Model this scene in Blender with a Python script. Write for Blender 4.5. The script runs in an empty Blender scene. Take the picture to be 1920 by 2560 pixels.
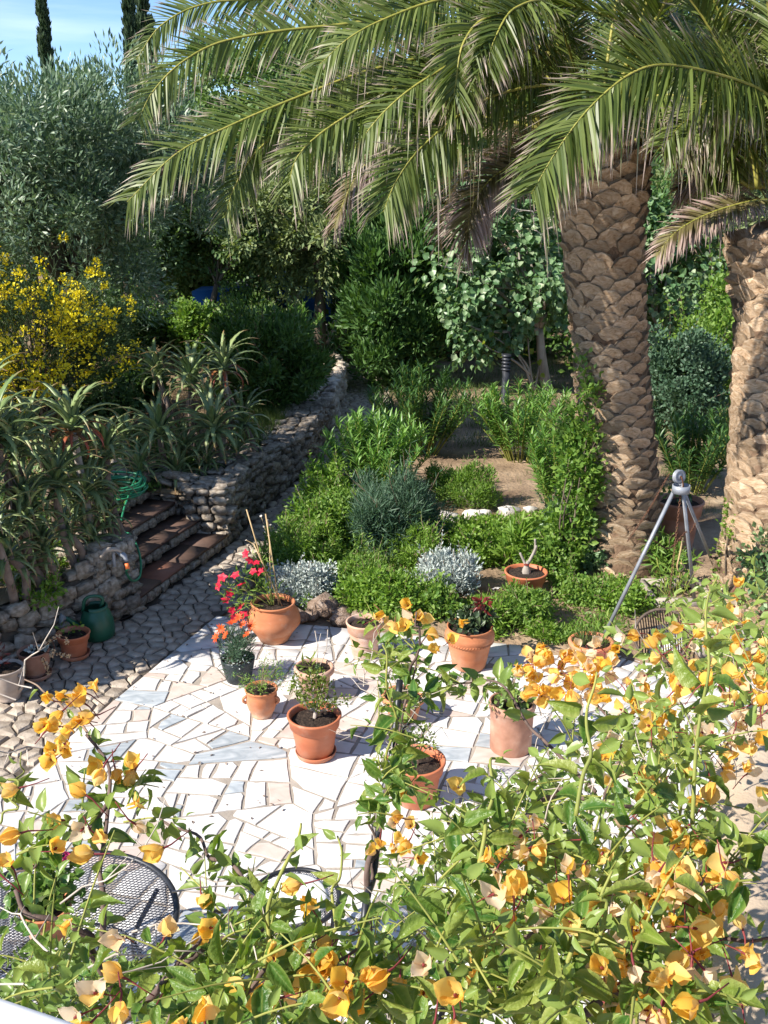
import bpy, math, random
import numpy as np
from mathutils import Vector, Matrix, Quaternion, Euler

S = bpy.context.scene
COL = S.collection
R = math.radians

# ------------------------------------------------------------------ camera, sky, sun, exposure
PITCH, CAM_H = R(18.5), 4.3
FPX = 2567.0
cam_data = bpy.data.cameras.new("camera")
cam = bpy.data.objects.new("camera", cam_data)
COL.objects.link(cam)
cam.location = (0, 0, CAM_H)
cam.rotation_euler = (math.pi / 2 - PITCH, 0, 0)
cam_data.sensor_fit = 'VERTICAL'
cam_data.sensor_height = 36.0
cam_data.lens = 36.0 * FPX / 2560.0
cam_data.clip_start, cam_data.clip_end = 0.05, 3000
S.camera = cam

SUN_EL, SUN_AZ = R(39), math.atan2(-0.88, -0.475)      # direction towards the sun, azimuth from +Y towards +X
world = bpy.data.worlds.new("World")
S.world = world
world.use_nodes = True
wn, wl = world.node_tree.nodes, world.node_tree.links
wn.clear()
sky = wn.new("ShaderNodeTexSky")
sky.sky_type = 'NISHITA'
sky.sun_disc = False
sky.sun_elevation = SUN_EL
sky.sun_rotation = SUN_AZ
sky.altitude = 2200
sky.air_density = 1.0
sky.dust_density = 0.1
sky.ozone_density = 5.0
bg = wn.new("ShaderNodeBackground")
bg.inputs[1].default_value = 0.105
# thin high cirrus over the blue
tc = wn.new("ShaderNodeTexCoord")
mp = wn.new("ShaderNodeMapping"); mp.inputs['Scale'].default_value = (2.0, 5.0, 22.0); mp.inputs['Rotation'].default_value = (0.25, 0.3, 0)
ns = wn.new("ShaderNodeTexNoise"); ns.inputs['Scale'].default_value = 1.3; ns.inputs['Detail'].default_value = 6
rp = wn.new("ShaderNodeValToRGB")
rp.color_ramp.elements[0].position = 0.48; rp.color_ramp.elements[0].color = (0, 0, 0, 1)
rp.color_ramp.elements[1].position = 0.85; rp.color_ramp.elements[1].color = (0.5, 0.5, 0.5, 1)
mx = wn.new("ShaderNodeMix"); mx.data_type = 'RGBA'
mx.inputs['B'].default_value = (7.5, 8.2, 9.0, 1)
wo = wn.new("ShaderNodeOutputWorld")
wl.new(tc.outputs['Generated'], mp.inputs[0]); wl.new(mp.outputs[0], ns.inputs['Vector']); wl.new(ns.outputs[0], rp.inputs[0])
wl.new(rp.outputs[0], mx.inputs['Factor']); wl.new(sky.outputs[0], mx.inputs['A']); wl.new(mx.outputs['Result'], bg.inputs[0])
wl.new(bg.outputs[0], wo.inputs[0])

sun_d = bpy.data.lights.new("sun", 'SUN')
sun_d.energy = 4.9
sun_d.angle = R(0.5)
sun_d.color = (1.0, 0.93, 0.83)
sun = bpy.data.objects.new("sun", sun_d)
COL.objects.link(sun)
SUNV = Vector((math.sin(SUN_AZ) * math.cos(SUN_EL), math.cos(SUN_AZ) * math.cos(SUN_EL), math.sin(SUN_EL)))
sun.rotation_euler = (-SUNV).to_track_quat('-Z', 'Y').to_euler()
sun.location = SUNV * 40

S.view_settings.view_transform = 'Standard'
S.view_settings.look = 'None'
S.view_settings.gamma = 1
S.view_settings.use_curve_mapping = False
S.view_settings.exposure = 1.0
S.cycles.max_bounces = 6
S.cycles.diffuse_bounces = 3
S.cycles.transmission_bounces = 4
S.cycles.caustics_reflective = False
S.cycles.caustics_refractive = False

# ------------------------------------------------------------------ surveying helpers
CP, SP = math.cos(PITCH), math.sin(PITCH)
def ray(px, py):
    dx, dy = px - 960.0, py - 1280.0
    return np.array([dx, FPX * CP - dy * SP, -FPX * SP - dy * CP])
def G(px, py, z=0.0):                       # where the sight line through a photo point meets height z
    d = ray(px, py)
    t = (z - CAM_H) / d[2]
    return np.array([d[0] * t, d[1] * t, z])
def D(px, py, Y):                           # where it meets the vertical plane at depth Y
    d = ray(px, py)
    t = Y / d[1]
    return np.array([d[0] * t, Y, CAM_H + d[2] * t])
def PX(p):
    x, y, z = p[0], p[1], p[2] - CAM_H
    f = y * CP - z * SP
    dn = -y * SP - z * CP
    return 960 + FPX * x / f, 1280 + FPX * dn / f, f

# ------------------------------------------------------------------ mesh helpers
def norm(a):
    a = np.asarray(a, float)
    return a / np.maximum(np.linalg.norm(a, axis=-1, keepdims=True), 1e-9)
def mesh_tris(name, V, F, mat, smooth=False, uv=None, origin=None):
    V = np.asarray(V, np.float32)
    F = np.asarray(F, np.int32)
    if origin is not None:
        V = V - np.asarray(origin, np.float32)
    me = bpy.data.meshes.new(name)
    me.vertices.add(len(V)); me.vertices.foreach_set("co", V.astype(np.float32).ravel())
    me.loops.add(F.size); me.loops.foreach_set("vertex_index", F.ravel())
    me.polygons.add(len(F))
    me.polygons.foreach_set("loop_start", np.arange(0, F.size, 3, dtype=np.int32))
    me.polygons.foreach_set("loop_total", np.full(len(F), 3, np.int32))
    if smooth:
        me.polygons.foreach_set("use_smooth", np.ones(len(F), bool))
    if uv is not None:
        lay = me.uv_layers.new(name="UVMap")
        lay.data.foreach_set("uv", np.asarray(uv, np.float32)[F.ravel()].ravel())
    me.update(calc_edges=True)
    if mat is not None:
        me.materials.append(mat)
    return me
def mesh_poly(name, V, F, mat, smooth=False):
    me = bpy.data.meshes.new(name)
    me.from_pydata([tuple(v) for v in V], [], [tuple(f) for f in F])
    if smooth:
        me.polygons.foreach_set("use_smooth", [True] * len(me.polygons))
    me.update()
    if mat is not None:
        me.materials.append(mat)
    return me
def link(name, me, parent=None, loc=(0, 0, 0), rot=None, scale=None, kind=None):
    o = bpy.data.objects.new(name, me)
    COL.objects.link(o)
    if parent is not None:
        o.parent = parent
    o.location = loc
    if rot is not None:
        if isinstance(rot, Quaternion):
            o.rotation_mode = 'QUATERNION'; o.rotation_quaternion = rot
        else:
            o.rotation_euler = rot
    if scale is not None:
        o.scale = scale
    if kind:
        o["kind"] = kind
    return o
def tag(o, label, cat, group=None):
    o["label"] = label; o["category"] = cat
    if group:
        o["group"] = group
    return o
def thing(name, label, cat, loc=(0, 0, 0), rotz=0.0, group=None, scale=None):
    o = bpy.data.objects.new(name, None)
    COL.objects.link(o)
    o.location = loc; o.rotation_euler = (0, 0, rotz)
    o.empty_display_size = 0.2
    if scale:
        o.scale = (scale,) * 3
    return tag(o, label, cat, group)
def structure(name, me):
    return link(name, me, kind='structure')
def dup(root, loc, rotz=0.0, label=None, scale=None):
    r = root.copy(); COL.objects.link(r)
    r.location = loc; r.rotation_euler = (0, 0, rotz)
    if scale:
        r.scale = (scale,) * 3
    if label:
        r['label'] = label
    for ch in list(root.children):
        c = ch.copy(); COL.objects.link(c); c.parent = r
        for g in ch.children:
            d = g.copy(); COL.objects.link(d); d.parent = c
    return r

class Soup:                                  # collects triangles (and uv) of ONE part
    def __init__(s):
        s.V, s.F, s.U, s.n = [], [], [], 0
    def add(s, V, F, U=None):
        V = np.asarray(V, float).reshape(-1, 3); F = np.asarray(F, int).reshape(-1, 3)
        s.V.append(V); s.F.append(F + s.n); s.n += len(V)
        s.U.append(np.zeros((len(V), 2)) if U is None else np.asarray(U, float))
        return s
    def mesh(s, name, mat, smooth=False, origin=None, uv=False):
        V = np.concatenate(s.V); F = np.concatenate(s.F)
        return mesh_tris(name, V, F, mat, smooth, np.concatenate(s.U) if uv else None, origin)

def catmull(P, n):
    P = np.asarray(P, float)
    if len(P) == 2:
        t = np.linspace(0, 1, n)[:, None]
        return P[0] * (1 - t) + P[1] * t
    Q = np.vstack([2 * P[0] - P[1], P, 2 * P[-1] - P[-2]])
    m = len(P) - 1
    out = []
    for k in np.linspace(0, m - 1e-6, n):
        i = int(k); t = k - i
        a, b, c, d = Q[i], Q[i + 1], Q[i + 2], Q[i + 3]
        out.append(0.5 * (2 * b + (c - a) * t + (2 * a - 5 * b + 4 * c - d) * t * t + (3 * b - a - 3 * c + d) * t ** 3))
    return np.array(out)
def tube(P, rad, sides=6, cap=True):
    P = np.asarray(P, float); n = len(P)
    rad = np.broadcast_to(np.asarray(rad, float), (n,))
    T = norm(np.gradient(P, axis=0))
    u = np.cross(T[0], [0, 0, 1.0])
    if np.linalg.norm(u) < 1e-3:
        u = np.array([1.0, 0, 0])
    u = u / np.linalg.norm(u)
    V = []
    a = np.linspace(0, 2 * math.pi, sides, endpoint=False)
    for i in range(n):
        u = u - T[i] * np.dot(u, T[i]); u = u / max(np.linalg.norm(u), 1e-9)
        w = np.cross(T[i], u)
        V.append(P[i] + rad[i] * (np.cos(a)[:, None] * u + np.sin(a)[:, None] * w))
    V = np.concatenate(V)
    F = []
    for i in range(n - 1):
        for k in range(sides):
            A, B = i * sides + k, i * sides + (k + 1) % sides
            C, E = A + sides, B + sides
            F += [(A, B, E), (A, E, C)]
    if cap:
        V = np.vstack([V, P[0], P[-1]]); i0, i1 = n * sides, n * sides + 1
        for k in range(sides):
            F.append((i0, (k + 1) % sides, k))
            F.append((i1, (n - 1) * sides + k, (n - 1) * sides + (k + 1) % sides))
    return V, np.array(F)
def lathe(prof, segs=40, wob=0.0, rng=None):
    n = len(prof); V = []; F = []
    a = np.linspace(0, 2 * math.pi, segs, endpoint=False)
    for r, z in prof:
        V.append(np.stack([r * np.cos(a), r * np.sin(a), np.full(segs, z)], 1))
    V = np.concatenate(V)
    for i in range(n - 1):
        for k in range(segs):
            A, B = i * segs + k, i * segs + (k + 1) % segs
            F += [(A, B, B + segs), (A, B + segs, A + segs)]
    return V, np.array(F)
def box(c, s, rz=0.0):
    x, y, z = [q / 2 for q in s]
    V = np.array([(-x, -y, -z), (x, -y, -z), (x, y, -z), (-x, y, -z), (-x, -y, z), (x, -y, z), (x, y, z), (-x, y, z)])
    c0, s0 = math.cos(rz), math.sin(rz)
    V = V @ np.array([[c0, s0, 0], [-s0, c0, 0], [0, 0, 1]]) + np.asarray(c, float)
    q = [(0, 3, 2, 1), (4, 5, 6, 7), (0, 1, 5, 4), (1, 2, 6, 5), (2, 3, 7, 6), (3, 0, 4, 7)]
    F = []
    for a, b, d, e in q:
        F += [(a, b, d), (a, d, e)]
    return V, np.array(F)
def frames(axis, nrm):
    y = norm(axis); x = norm(np.cross(y, nrm)); z = np.cross(x, y)
    return np.stack([x, y, z], axis=-1)
def inst(T, pos, M, sc):
    tv, tf, tu = T
    pos = np.asarray(pos, float); N = len(pos)
    sc = np.asarray(sc, float)
    if sc.ndim == 1:
        sc = sc[:, None]
    if sc.shape[1] == 1:
        sc = np.repeat(sc, 3, 1)
    V = np.einsum('nij,nkj->nki', M, tv[None] * sc[:, None, :]) + pos[:, None, :]
    F = tf[None] + (np.arange(N) * len(tv))[:, None, None]
    return V.reshape(-1, 3), F.reshape(-1, 3), np.tile(tu, (N, 1))
def rdir(rng, n):
    return norm(rng.normal(size=(n, 3)))

# leaf templates: x = width, y = length (0..1), z = leaf normal
def T_diamond(w, fold=0.15, mid=0.45):
    v = np.array([(0, 0, 0), (w / 2, mid, fold * w), (0, 1, 0), (-w / 2, mid, fold * w)])
    return v, np.array([(0, 1, 2), (0, 2, 3)]), np.array([(0, 0), (0, mid), (0, 1), (0, mid)], float)
def T_blade(w, segs=3, droop=0.25, prof=None, fold=0.2):
    V, F, U = [], [], []
    for i in range(segs + 1):
        t = i / segs
        wd = w * (prof(t) if prof else (1 - t) ** 0.7)
        z = -droop * t * t
        V += [(-wd / 2, t, z + fold * wd), (0, t, z), (wd / 2, t, z + fold * wd)]; U += [(0, t), (.5, t), (1, t)]
    for i in range(segs):
        a = i * 3
        for k in (0, 1):
            F += [(a + k, a + k + 1, a + k + 4), (a + k, a + k + 4, a + k + 3)]
    return np.array(V, float), np.array(F), np.array(U, float)
def p_ovate(t):
    return max(0.02, math.sin(math.pi * min(1, t ** 0.72)) ** 0.85) if 0 < t < 1 else 0.02
def p_lance(t):
    return max(0.05, math.sin(math.pi * (t * 0.92 + 0.06)) ** 0.8)
def T_ovate(w, segs=6, droop=0.2, curl=0.25, wave=0.0, ph=0.0):
    V, F, U = [], [], []
    for i in range(segs + 1):
        t = i / segs
        wd = w * p_ovate(t) * 0.5
        z = -droop * t * t
        wv = wave * math.sin(t * 14 + ph)
        wv2 = wave * math.sin(t * 13 + ph + 2.2)
        V += [(-wd, t, z + curl * wd + wv * w), (-wd * .5, t, z + curl * .25 * wd), (0, t, z - 0.03 * w), (wd * .5, t, z + curl * .25 * wd), (wd, t, z + curl * wd + wv2 * w)]
        U += [(0, t), (.25, t), (.5, t), (.75, t), (1, t)]
    for i in range(segs):
        a = i * 5
        for k in range(4):
            F += [(a + k, a + k + 1, a + k + 6), (a + k, a + k + 6, a + k + 5)]
    return np.array(V, float), np.array(F), np.array(U, float)

# ------------------------------------------------------------------ materials
def nodes(name):
    m = bpy.data.materials.new(name); m.use_nodes = True
    nt = m.node_tree; nt.nodes.clear()
    out = nt.nodes.new("ShaderNodeOutputMaterial")
    return m, nt, nt.nodes, nt.links, out
def ramp(N, stops):
    r = N.new("ShaderNodeValToRGB")
    e = r.color_ramp.elements
    e[0].position, e[0].color = stops[0][0], (*stops[0][1], 1)
    e[1].position, e[1].color = stops[-1][0], (*stops[-1][1], 1)
    for p, c in stops[1:-1]:
        x = e.new(p); x.color = (*c, 1)
    return r
def mat_leaf(name, c1, c2, c3=None, trans=0.35, rough=0.45, tcol=None, tip=None, spec=0.4, tips_at=0.7, midrib_edge_light=None):
    m, nt, N, L, out = nodes(name)
    geo = N.new("ShaderNodeNewGeometry")
    st = [(0, c1), (1, c2)] if c3 is None else [(0, c1), (0.86, c2), (1, c3)]
    r = ramp(N, st)
    oi = N.new("ShaderNodeObjectInfo"); ra = N.new("ShaderNodeMath"); ra.operation = 'ADD'; rf = N.new("ShaderNodeMath"); rf.operation = 'FRACT'
    L.new(geo.outputs['Random Per Island'], ra.inputs[0]); L.new(oi.outputs['Random'], ra.inputs[1]); L.new(ra.outputs[0], rf.inputs[0])
    L.new(rf.outputs[0], r.inputs[0])
    col = r.outputs[0]
    if tip is not None:
        uv = N.new("ShaderNodeUVMap"); sep = N.new("ShaderNodeSeparateXYZ")
        L.new(uv.outputs[0], sep.inputs[0])
        rr = ramp(N, [(tips_at, (0, 0, 0)), (min(.99, tips_at + .3), (1, 1, 1))])
        ad = N.new("ShaderNodeMath"); ad.operation = 'MULTIPLY_ADD'
        ad.inputs[1].default_value = 0.5; 
        ma = N.new("ShaderNodeMath"); ma.operation = 'MULTIPLY_ADD'; ma.inputs[1].default_value = 0.5; ma.inputs[2].default_value = -0.25
        L.new(geo.outputs['Random Per Island'], ma.inputs[0])
        a2 = N.new("ShaderNodeMath"); a2.operation = 'ADD'
        L.new(sep.outputs['Y'], a2.inputs[0]); L.new(ma.outputs[0], a2.inputs[1]); L.new(a2.outputs[0], rr.inputs[0])
        N.remove(ad)
        mm = N.new("ShaderNodeMix"); mm.data_type = 'RGBA'; mm.inputs['B'].default_value = (*tip, 1)
        L.new(rr.outputs[0], mm.inputs['Factor']); L.new(col, mm.inputs['A'])
        col = mm.outputs['Result']
    if midrib_edge_light is not None:                                    # paler midrib; edge tint paints in the light caught by curled rims
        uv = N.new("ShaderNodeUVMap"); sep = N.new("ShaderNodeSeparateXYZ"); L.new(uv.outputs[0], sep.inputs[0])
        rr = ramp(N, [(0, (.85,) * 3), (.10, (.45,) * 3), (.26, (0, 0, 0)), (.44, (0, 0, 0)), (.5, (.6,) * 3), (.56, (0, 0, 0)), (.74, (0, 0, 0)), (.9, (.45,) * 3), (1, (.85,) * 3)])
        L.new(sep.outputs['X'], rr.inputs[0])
        mm = N.new("ShaderNodeMix"); mm.data_type = 'RGBA'; mm.inputs['B'].default_value = (*midrib_edge_light, 1)
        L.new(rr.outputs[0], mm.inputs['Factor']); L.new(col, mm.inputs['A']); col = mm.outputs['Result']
    b = N.new("ShaderNodeBsdfPrincipled")
    b.inputs['Roughness'].default_value = rough
    b.inputs['Specular IOR Level'].default_value = spec
    L.new(col, b.inputs['Base Color'])
    if midrib_edge_light is not None:
        tc_ = N.new("ShaderNodeTexCoord"); nz = N.new("ShaderNodeTexNoise"); nz.inputs['Scale'].default_value = 7; nz.inputs['Detail'].default_value = 4
        bp = N.new("ShaderNodeBump"); bp.inputs['Strength'].default_value = .22; bp.inputs['Distance'].default_value = .05
        L.new(tc_.outputs['Object'], nz.inputs['Vector']); L.new(nz.outputs[0], bp.inputs['Height']); L.new(bp.outputs[0], b.inputs['Normal'])
    t = N.new("ShaderNodeBsdfTranslucent")
    hs = N.new("ShaderNodeMix"); hs.data_type = 'RGBA'; hs.blend_type = 'MULTIPLY'; hs.inputs['Factor'].default_value = 1
    hs.inputs['B'].default_value = (*(tcol or (1.25, 1.3, 0.55)), 1)
    L.new(col, hs.inputs['A']); L.new(hs.outputs['Result'], t.inputs[0])
    mix = N.new("ShaderNodeMixShader"); mix.inputs[0].default_value = trans
    L.new(b.outputs[0], mix.inputs[1]); L.new(t.outputs[0], mix.inputs[2]); L.new(mix.outputs[0], out.inputs[0])
    return m
def mat_noise(name, stops, scale=6.0, detail=6, rough=0.8, bump=0.3, bscale=None, bdist=0.02, metallic=0.0, spec=0.3, objvar=0.0, coords='Object', stretch=None, distort=0.0):
    m, nt, N, L, out = nodes(name)
    tcn = N.new("ShaderNodeTexCoord")
    src = tcn.outputs[coords]
    if stretch:
        mpn = N.new("ShaderNodeMapping"); mpn.inputs['Scale'].default_value = stretch
        L.new(src, mpn.inputs[0]); src = mpn.outputs[0]
    n1 = N.new("ShaderNodeTexNoise"); n1.inputs['Scale'].default_value = scale; n1.inputs['Detail'].default_value = detail
    n1.inputs['Distortion'].default_value = distort
    L.new(src, n1.inputs['Vector'])
    r = ramp(N, stops); L.new(n1.outputs[0], r.inputs[0])
    col = r.outputs[0]
    if objvar:
        oi = N.new("ShaderNodeObjectInfo")
        hsv = N.new("ShaderNodeHueSaturation")
        mr = N.new("ShaderNodeMapRange"); mr.inputs['To Min'].default_value = 1 - objvar; mr.inputs['To Max'].default_value = 1 + objvar
        L.new(oi.outputs['Random'], mr.inputs['Value']); L.new(mr.outputs[0], hsv.inputs['Value']); L.new(col, hsv.inputs['Color'])
        col = hsv.outputs[0]
    b = N.new("ShaderNodeBsdfPrincipled")
    b.inputs['Roughness'].default_value = rough; b.inputs['Metallic'].default_value = metallic
    b.inputs['Specular IOR Level'].default_value = spec
    L.new(col, b.inputs['Base Color'])
    if bump:
        n2 = N.new("ShaderNodeTexNoise"); n2.inputs['Scale'].default_value = bscale or scale * 4; n2.inputs['Detail'].default_value = 8
        L.new(src, n2.inputs['Vector'])
        bp = N.new("ShaderNodeBump"); bp.inputs['Strength'].default_value = bump; bp.inputs['Distance'].default_value = bdist
        L.new(n2.outputs[0], bp.inputs['Height']); L.new(bp.outputs[0], b.inputs['Normal'])
    L.new(b.outputs[0], out.inputs[0])
    return m

def mat_clay(name, stops, scale, rough, bloom, amt, bump=.15):
    m = mat_noise(name, stops, scale, 9, rough, bump, 40, .004, objvar=.12, stretch=(1, 1, 2.5))
    nt = m.node_tree; N, L = nt.nodes, nt.links
    b = [n for n in N if n.type == 'BSDF_PRINCIPLED'][0]; src = b.inputs['Base Color'].links[0].from_socket
    tcn = N.new("ShaderNodeTexCoord"); oi = N.new("ShaderNodeObjectInfo")
    off = N.new("ShaderNodeVectorMath"); off.operation = 'ADD'; L.new(tcn.outputs['Object'], off.inputs[0]); L.new(oi.outputs['Location'], off.inputs[1])
    sp = N.new("ShaderNodeSeparateXYZ"); L.new(tcn.outputs['Object'], sp.inputs[0])
    r1 = ramp(N, [(0, (.85,) * 3), (.10, (.45,) * 3), (.26, (.08,) * 3), (1, (0, 0, 0))]); L.new(sp.outputs['Z'], r1.inputs[0])
    n1 = N.new("ShaderNodeTexNoise"); n1.inputs['Scale'].default_value = 7; n1.inputs['Detail'].default_value = 8; L.new(off.outputs[0], n1.inputs['Vector'])
    r2 = ramp(N, [(.40, (.15,) * 3), (.62, (1, 1, 1))]); L.new(n1.outputs[0], r2.inputs[0])
    r3 = ramp(N, [(.60, (0, 0, 0)), (.76, (.55,) * 3)]); L.new(n1.outputs[0], r3.inputs[0])
    mu = N.new("ShaderNodeMath"); mu.operation = 'MULTIPLY_ADD'; L.new(r1.outputs[0], mu.inputs[0]); L.new(r2.outputs[0], mu.inputs[1]); L.new(r3.outputs[0], mu.inputs[2])
    mv = N.new("ShaderNodeMath"); mv.operation = 'MULTIPLY'; mv.use_clamp = True; mv.inputs[1].default_value = amt; L.new(mu.outputs[0], mv.inputs[0])
    mm = N.new("ShaderNodeMix"); mm.data_type = 'RGBA'; mm.inputs['B'].default_value = (*bloom, 1)
    L.new(mv.outputs[0], mm.inputs['Factor']); L.new(src, mm.inputs['A']); L.new(mm.outputs['Result'], b.inputs['Base Color'])
    return m
M = {}
M['soil'] = mat_noise('soil', [(0.3, (.15, .10, .062)), (0.55, (.30, .215, .14)), (0.75, (.42, .325, .225))], 1.6, 10, .95, .8, 14, .05)
M['dry_ground'] = mat_noise('dry_ground', [(0.3, (.10, .075, .04)), (0.55, (.20, .145, .085)), (0.75, (.30, .215, .13))], 1.1, 10, .95, .7, 12, .05)
M['mortar'] = mat_noise('mortar', [(0.3, (.26, .225, .19)), (0.7, (.38, .335, .285))], 5, 8, .95, .5, 40, .01)
M['path_bed'] = mat_noise('path_bed', [(0.3, (.06, .05, .04)), (0.7, (.12, .10, .078))], 5, 8, .95, .6, 30, .02)
M['marble_white'] = mat_noise('marble_white', [(0.28, (.45, .44, .43)), (0.42, (.61, .59, .57)), (0.6, (.67, .655, .635)), (0.75, (.57, .53, .48))], 2.2, 9, .42, .08, 60, .004, objvar=.08, stretch=(1, 2.6, 1), distort=1.6)
M['marble_pink'] = mat_noise('marble_pink', [(0.3, (.46, .345, .29)), (0.5, (.55, .455, .40)), (0.72, (.61, .55, .50))], 2.6, 9, .45, .08, 60, .004, objvar=.08, stretch=(1, 2.2, 1), distort=1.4)
M['marble_grey'] = mat_noise('marble_grey', [(0.3, (.24, .275, .305)), (0.5, (.38, .415, .44)), (0.72, (.53, .55, .56))], 2.4, 9, .42, .08, 60, .004, objvar=.12, stretch=(1, 3.2, 1), distort=2.0)
M['cobble'] = mat_noise('cobble', [(0.3, (.19, .15, .115)), (0.5, (.33, .275, .22)), (0.72, (.46, .40, .33))], 7, 10, .85, .6, 45, .012, objvar=.22)
M['stone'] = mat_noise('stone', [(0.28, (.16, .13, .10)), (0.48, (.34, .285, .225)), (0.64, (.47, .415, .345)), (0.8, (.36, .35, .30)), (.92, (.56, .52, .46))], 4, 10, .9, .8, 22, .025, objvar=.25)
M['rock'] = mat_noise('rock', [(0.28, (.13, .085, .06)), (0.5, (.28, .20, .15)), (0.75, (.42, .35, .30))], 5, 10, .9, .9, 20, .03, objvar=.2)
M['white_rock'] = mat_noise('white_rock', [(0.3, (.50, .46, .41)), (0.7, (.74, .71, .67))], 5, 10, .85, .7, 22, .02, objvar=.1)
M['wall_core'] = mat_noise('wall_core', [(0.3, (.05, .042, .034)), (0.7, (.11, .092, .072))], 6, 8, .95, .8, 20, .03)
M['tread'] = mat_noise('tread', [(0.3, (.075, .048, .038)), (0.6, (.14, .085, .063)), (0.8, (.20, .13, .095))], 3.5, 9, .8, .3, 40, .006, objvar=.25)
M['tread_red'] = mat_noise('tread_red', [(0.3, (.20, .085, .055)), (0.7, (.30, .14, .095))], 4, 9, .75, .3, 40, .006)
M['terracotta'] = mat_clay('terracotta', [(0.3, (.38, .125, .052)), (0.52, (.47, .17, .072)), (0.7, (.52, .225, .11))], 3.6, .8, (.60, .44, .33), .75)
M['terracotta_pale'] = mat_clay('terracotta_pale', [(0.3, (.42, .21, .13)), (0.5, (.54, .31, .21)), (0.7, (.60, .42, .33))], 5, .88, (.66, .58, .52), .95, .2)
M['plastic_terracotta'] = mat_clay('plastic_terracotta', [(0.3, (.40, .115, .052)), (0.6, (.47, .15, .068)), (0.8, (.50, .19, .10))], 4, .55, (.56, .40, .31), .55, .06)
M['old_clay'] = mat_noise('old_clay', [(0.3, (.26, .13, .085)), (0.55, (.40, .215, .15)), (0.75, (.50, .33, .25))], 6, 9, .85, .3, 40, .006, objvar=.1)
M['glazed_pale'] = mat_noise('glazed_pale', [(0.3, (.30, .235, .19)), (0.7, (.48, .40, .34))], 7, 8, .5, .1, 50, .003)
M['dark_plastic'] = mat_noise('dark_plastic', [(0.3, (.022, .032, .035)), (0.7, (.035, .045, .05))], 5, 4, .4, .05, 50, .002)
M['green_plastic'] = mat_noise('green_plastic', [(0.3, (.012, .085, .045)), (0.7, (.018, .11, .06))], 4, 4, .38, .05, 50, .002, spec=.5)
M['hose'] = mat_noise('hose', [(0.3, (.015, .16, .075)), (0.7, (.03, .22, .105))], 6, 3, .35, .0, spec=.5)
M['orange_plastic'] = mat_noise('orange_plastic', [(0.3, (.75, .16, .04)), (0.7, (.80, .20, .06))], 6, 3, .4, 0)
M['grey_plastic'] = mat_noise('grey_plastic', [(0.3, (.20, .21, .22)), (0.7, (.30, .31, .32))], 6, 3, .4, 0)
M['potting_soil'] = mat_noise('potting_soil', [(0.35, (.018, .012, .009)), (0.6, (.045, .030, .021)), (0.8, (.10, .07, .05))], 40, 6, .95, 1, 60, .02)
M['palm_core'] = mat_noise('palm_core', [(0.3, (.09, .055, .033)), (0.7, (.19, .125, .08))], 8, 8, .95, .8, 30, .03)
M['palm_base'] = mat_noise('palm_base', [(0.25, (.26, .15, .08)), (0.40, (.48, .32, .19)), (0.56, (.62, .46, .31)), (0.73, (.72, .60, .45)), (.88, (.52, .46, .38))], 4, 10, .9, .9, 26, .025, objvar=.32, stretch=(1, 1, 2.5))
M['bark'] = mat_noise('bark', [(0.3, (.05, .038, .028)), (0.7, (.16, .125, .095))], 9, 9, .95, .8, 30, .02, stretch=(1, 1, .3))
M['bark_pale'] = mat_noise('bark_pale', [(0.3, (.20, .17, .14)), (0.7, (.42, .38, .33))], 9, 9, .9, .5, 30, .01, stretch=(1, 1, .3))
M['twig'] = mat_noise('twig', [(0.3, (.16, .10, .07)), (0.7, (.30, .22, .16))], 30, 5, .85, .2, 60, .004)
M['twig_pale'] = mat_noise('twig_pale', [(0.3, (.38, .32, .27)), (0.7, (.55, .50, .44))], 30, 5, .85, .1, 60, .004)
M['woody'] = mat_noise('woody', [(0.3, (.07, .045, .038)), (0.7, (.17, .12, .10))], 25, 8, .9, .6, 60, .006, stretch=(1, 1, .4))
M['green_stem'] = mat_noise('green_stem', [(0.3, (.16, .19, .04)), (0.7, (.30, .30, .07))], 8, 4, .6, 0)
M['cane'] = mat_noise('cane', [(0.3, (.36, .25, .12)), (0.7, (.50, .37, .2))], 8, 4, .6, 0)
M['steel'] = mat_noise('steel', [(0.3, (.20, .215, .245)), (0.6, (.28, .30, .335)), (0.82, (.22, .165, .13))], 9, 8, .5, .1, 40, .003, metallic=.25)
M['rust'] = mat_noise('rust', [(0.3, (.09, .04, .025)), (0.7, (.20, .10, .06))], 20, 8, .9, .4, 60, .004, metallic=.2)
M['dark_metal'] = mat_noise('dark_metal', [(0.3, (.018, .02, .024)), (0.7, (.035, .038, .045))], 12, 4, .42, .05, 60, .002, metallic=.3, spec=.5)
M['lamp_metal'] = mat_noise('lamp_metal', [(0.3, (.025, .028, .035)), (0.7, (.045, .05, .06))], 12, 4, .45, .05, 60, .002, metallic=.3, spec=.5)
M['mesh_metal'] = mat_noise('mesh_metal', [(0.3, (.06, .065, .085)), (0.7, (.11, .12, .15))], 12, 4, .35, 0, metallic=.5, spec=.6)
M['white_paint'] = mat_noise('white_paint', [(0.3, (.76, .77, .78)), (0.7, (.82, .82, .82))], 3, 5, .35, .03, 50, .002, spec=.5)
M['whitewash'] = mat_noise('whitewash', [(0.3, (.70, .69, .67)), (0.7, (.80, .79, .77))], 2, 7, .85, .2, 30, .006)
M['stucco'] = mat_noise('stucco', [(0.3, (.36, .275, .19)), (0.55, (.47, .375, .275)), (0.78, (.54, .45, .35))], 2.5, 10, .92, .5, 60, .008)
M['ochre'] = mat_noise('ochre', [(0.3, (.42, .24, .07)), (0.7, (.52, .31, .10))], 2, 6, .85, .2, 30, .006)
M['blue_tarp'] = mat_noise('blue_tarp', [(0.3, (.015, .10, .34)), (0.7, (.03, .16, .46))], 1.5, 5, .5, .5, 5, .05)
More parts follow.
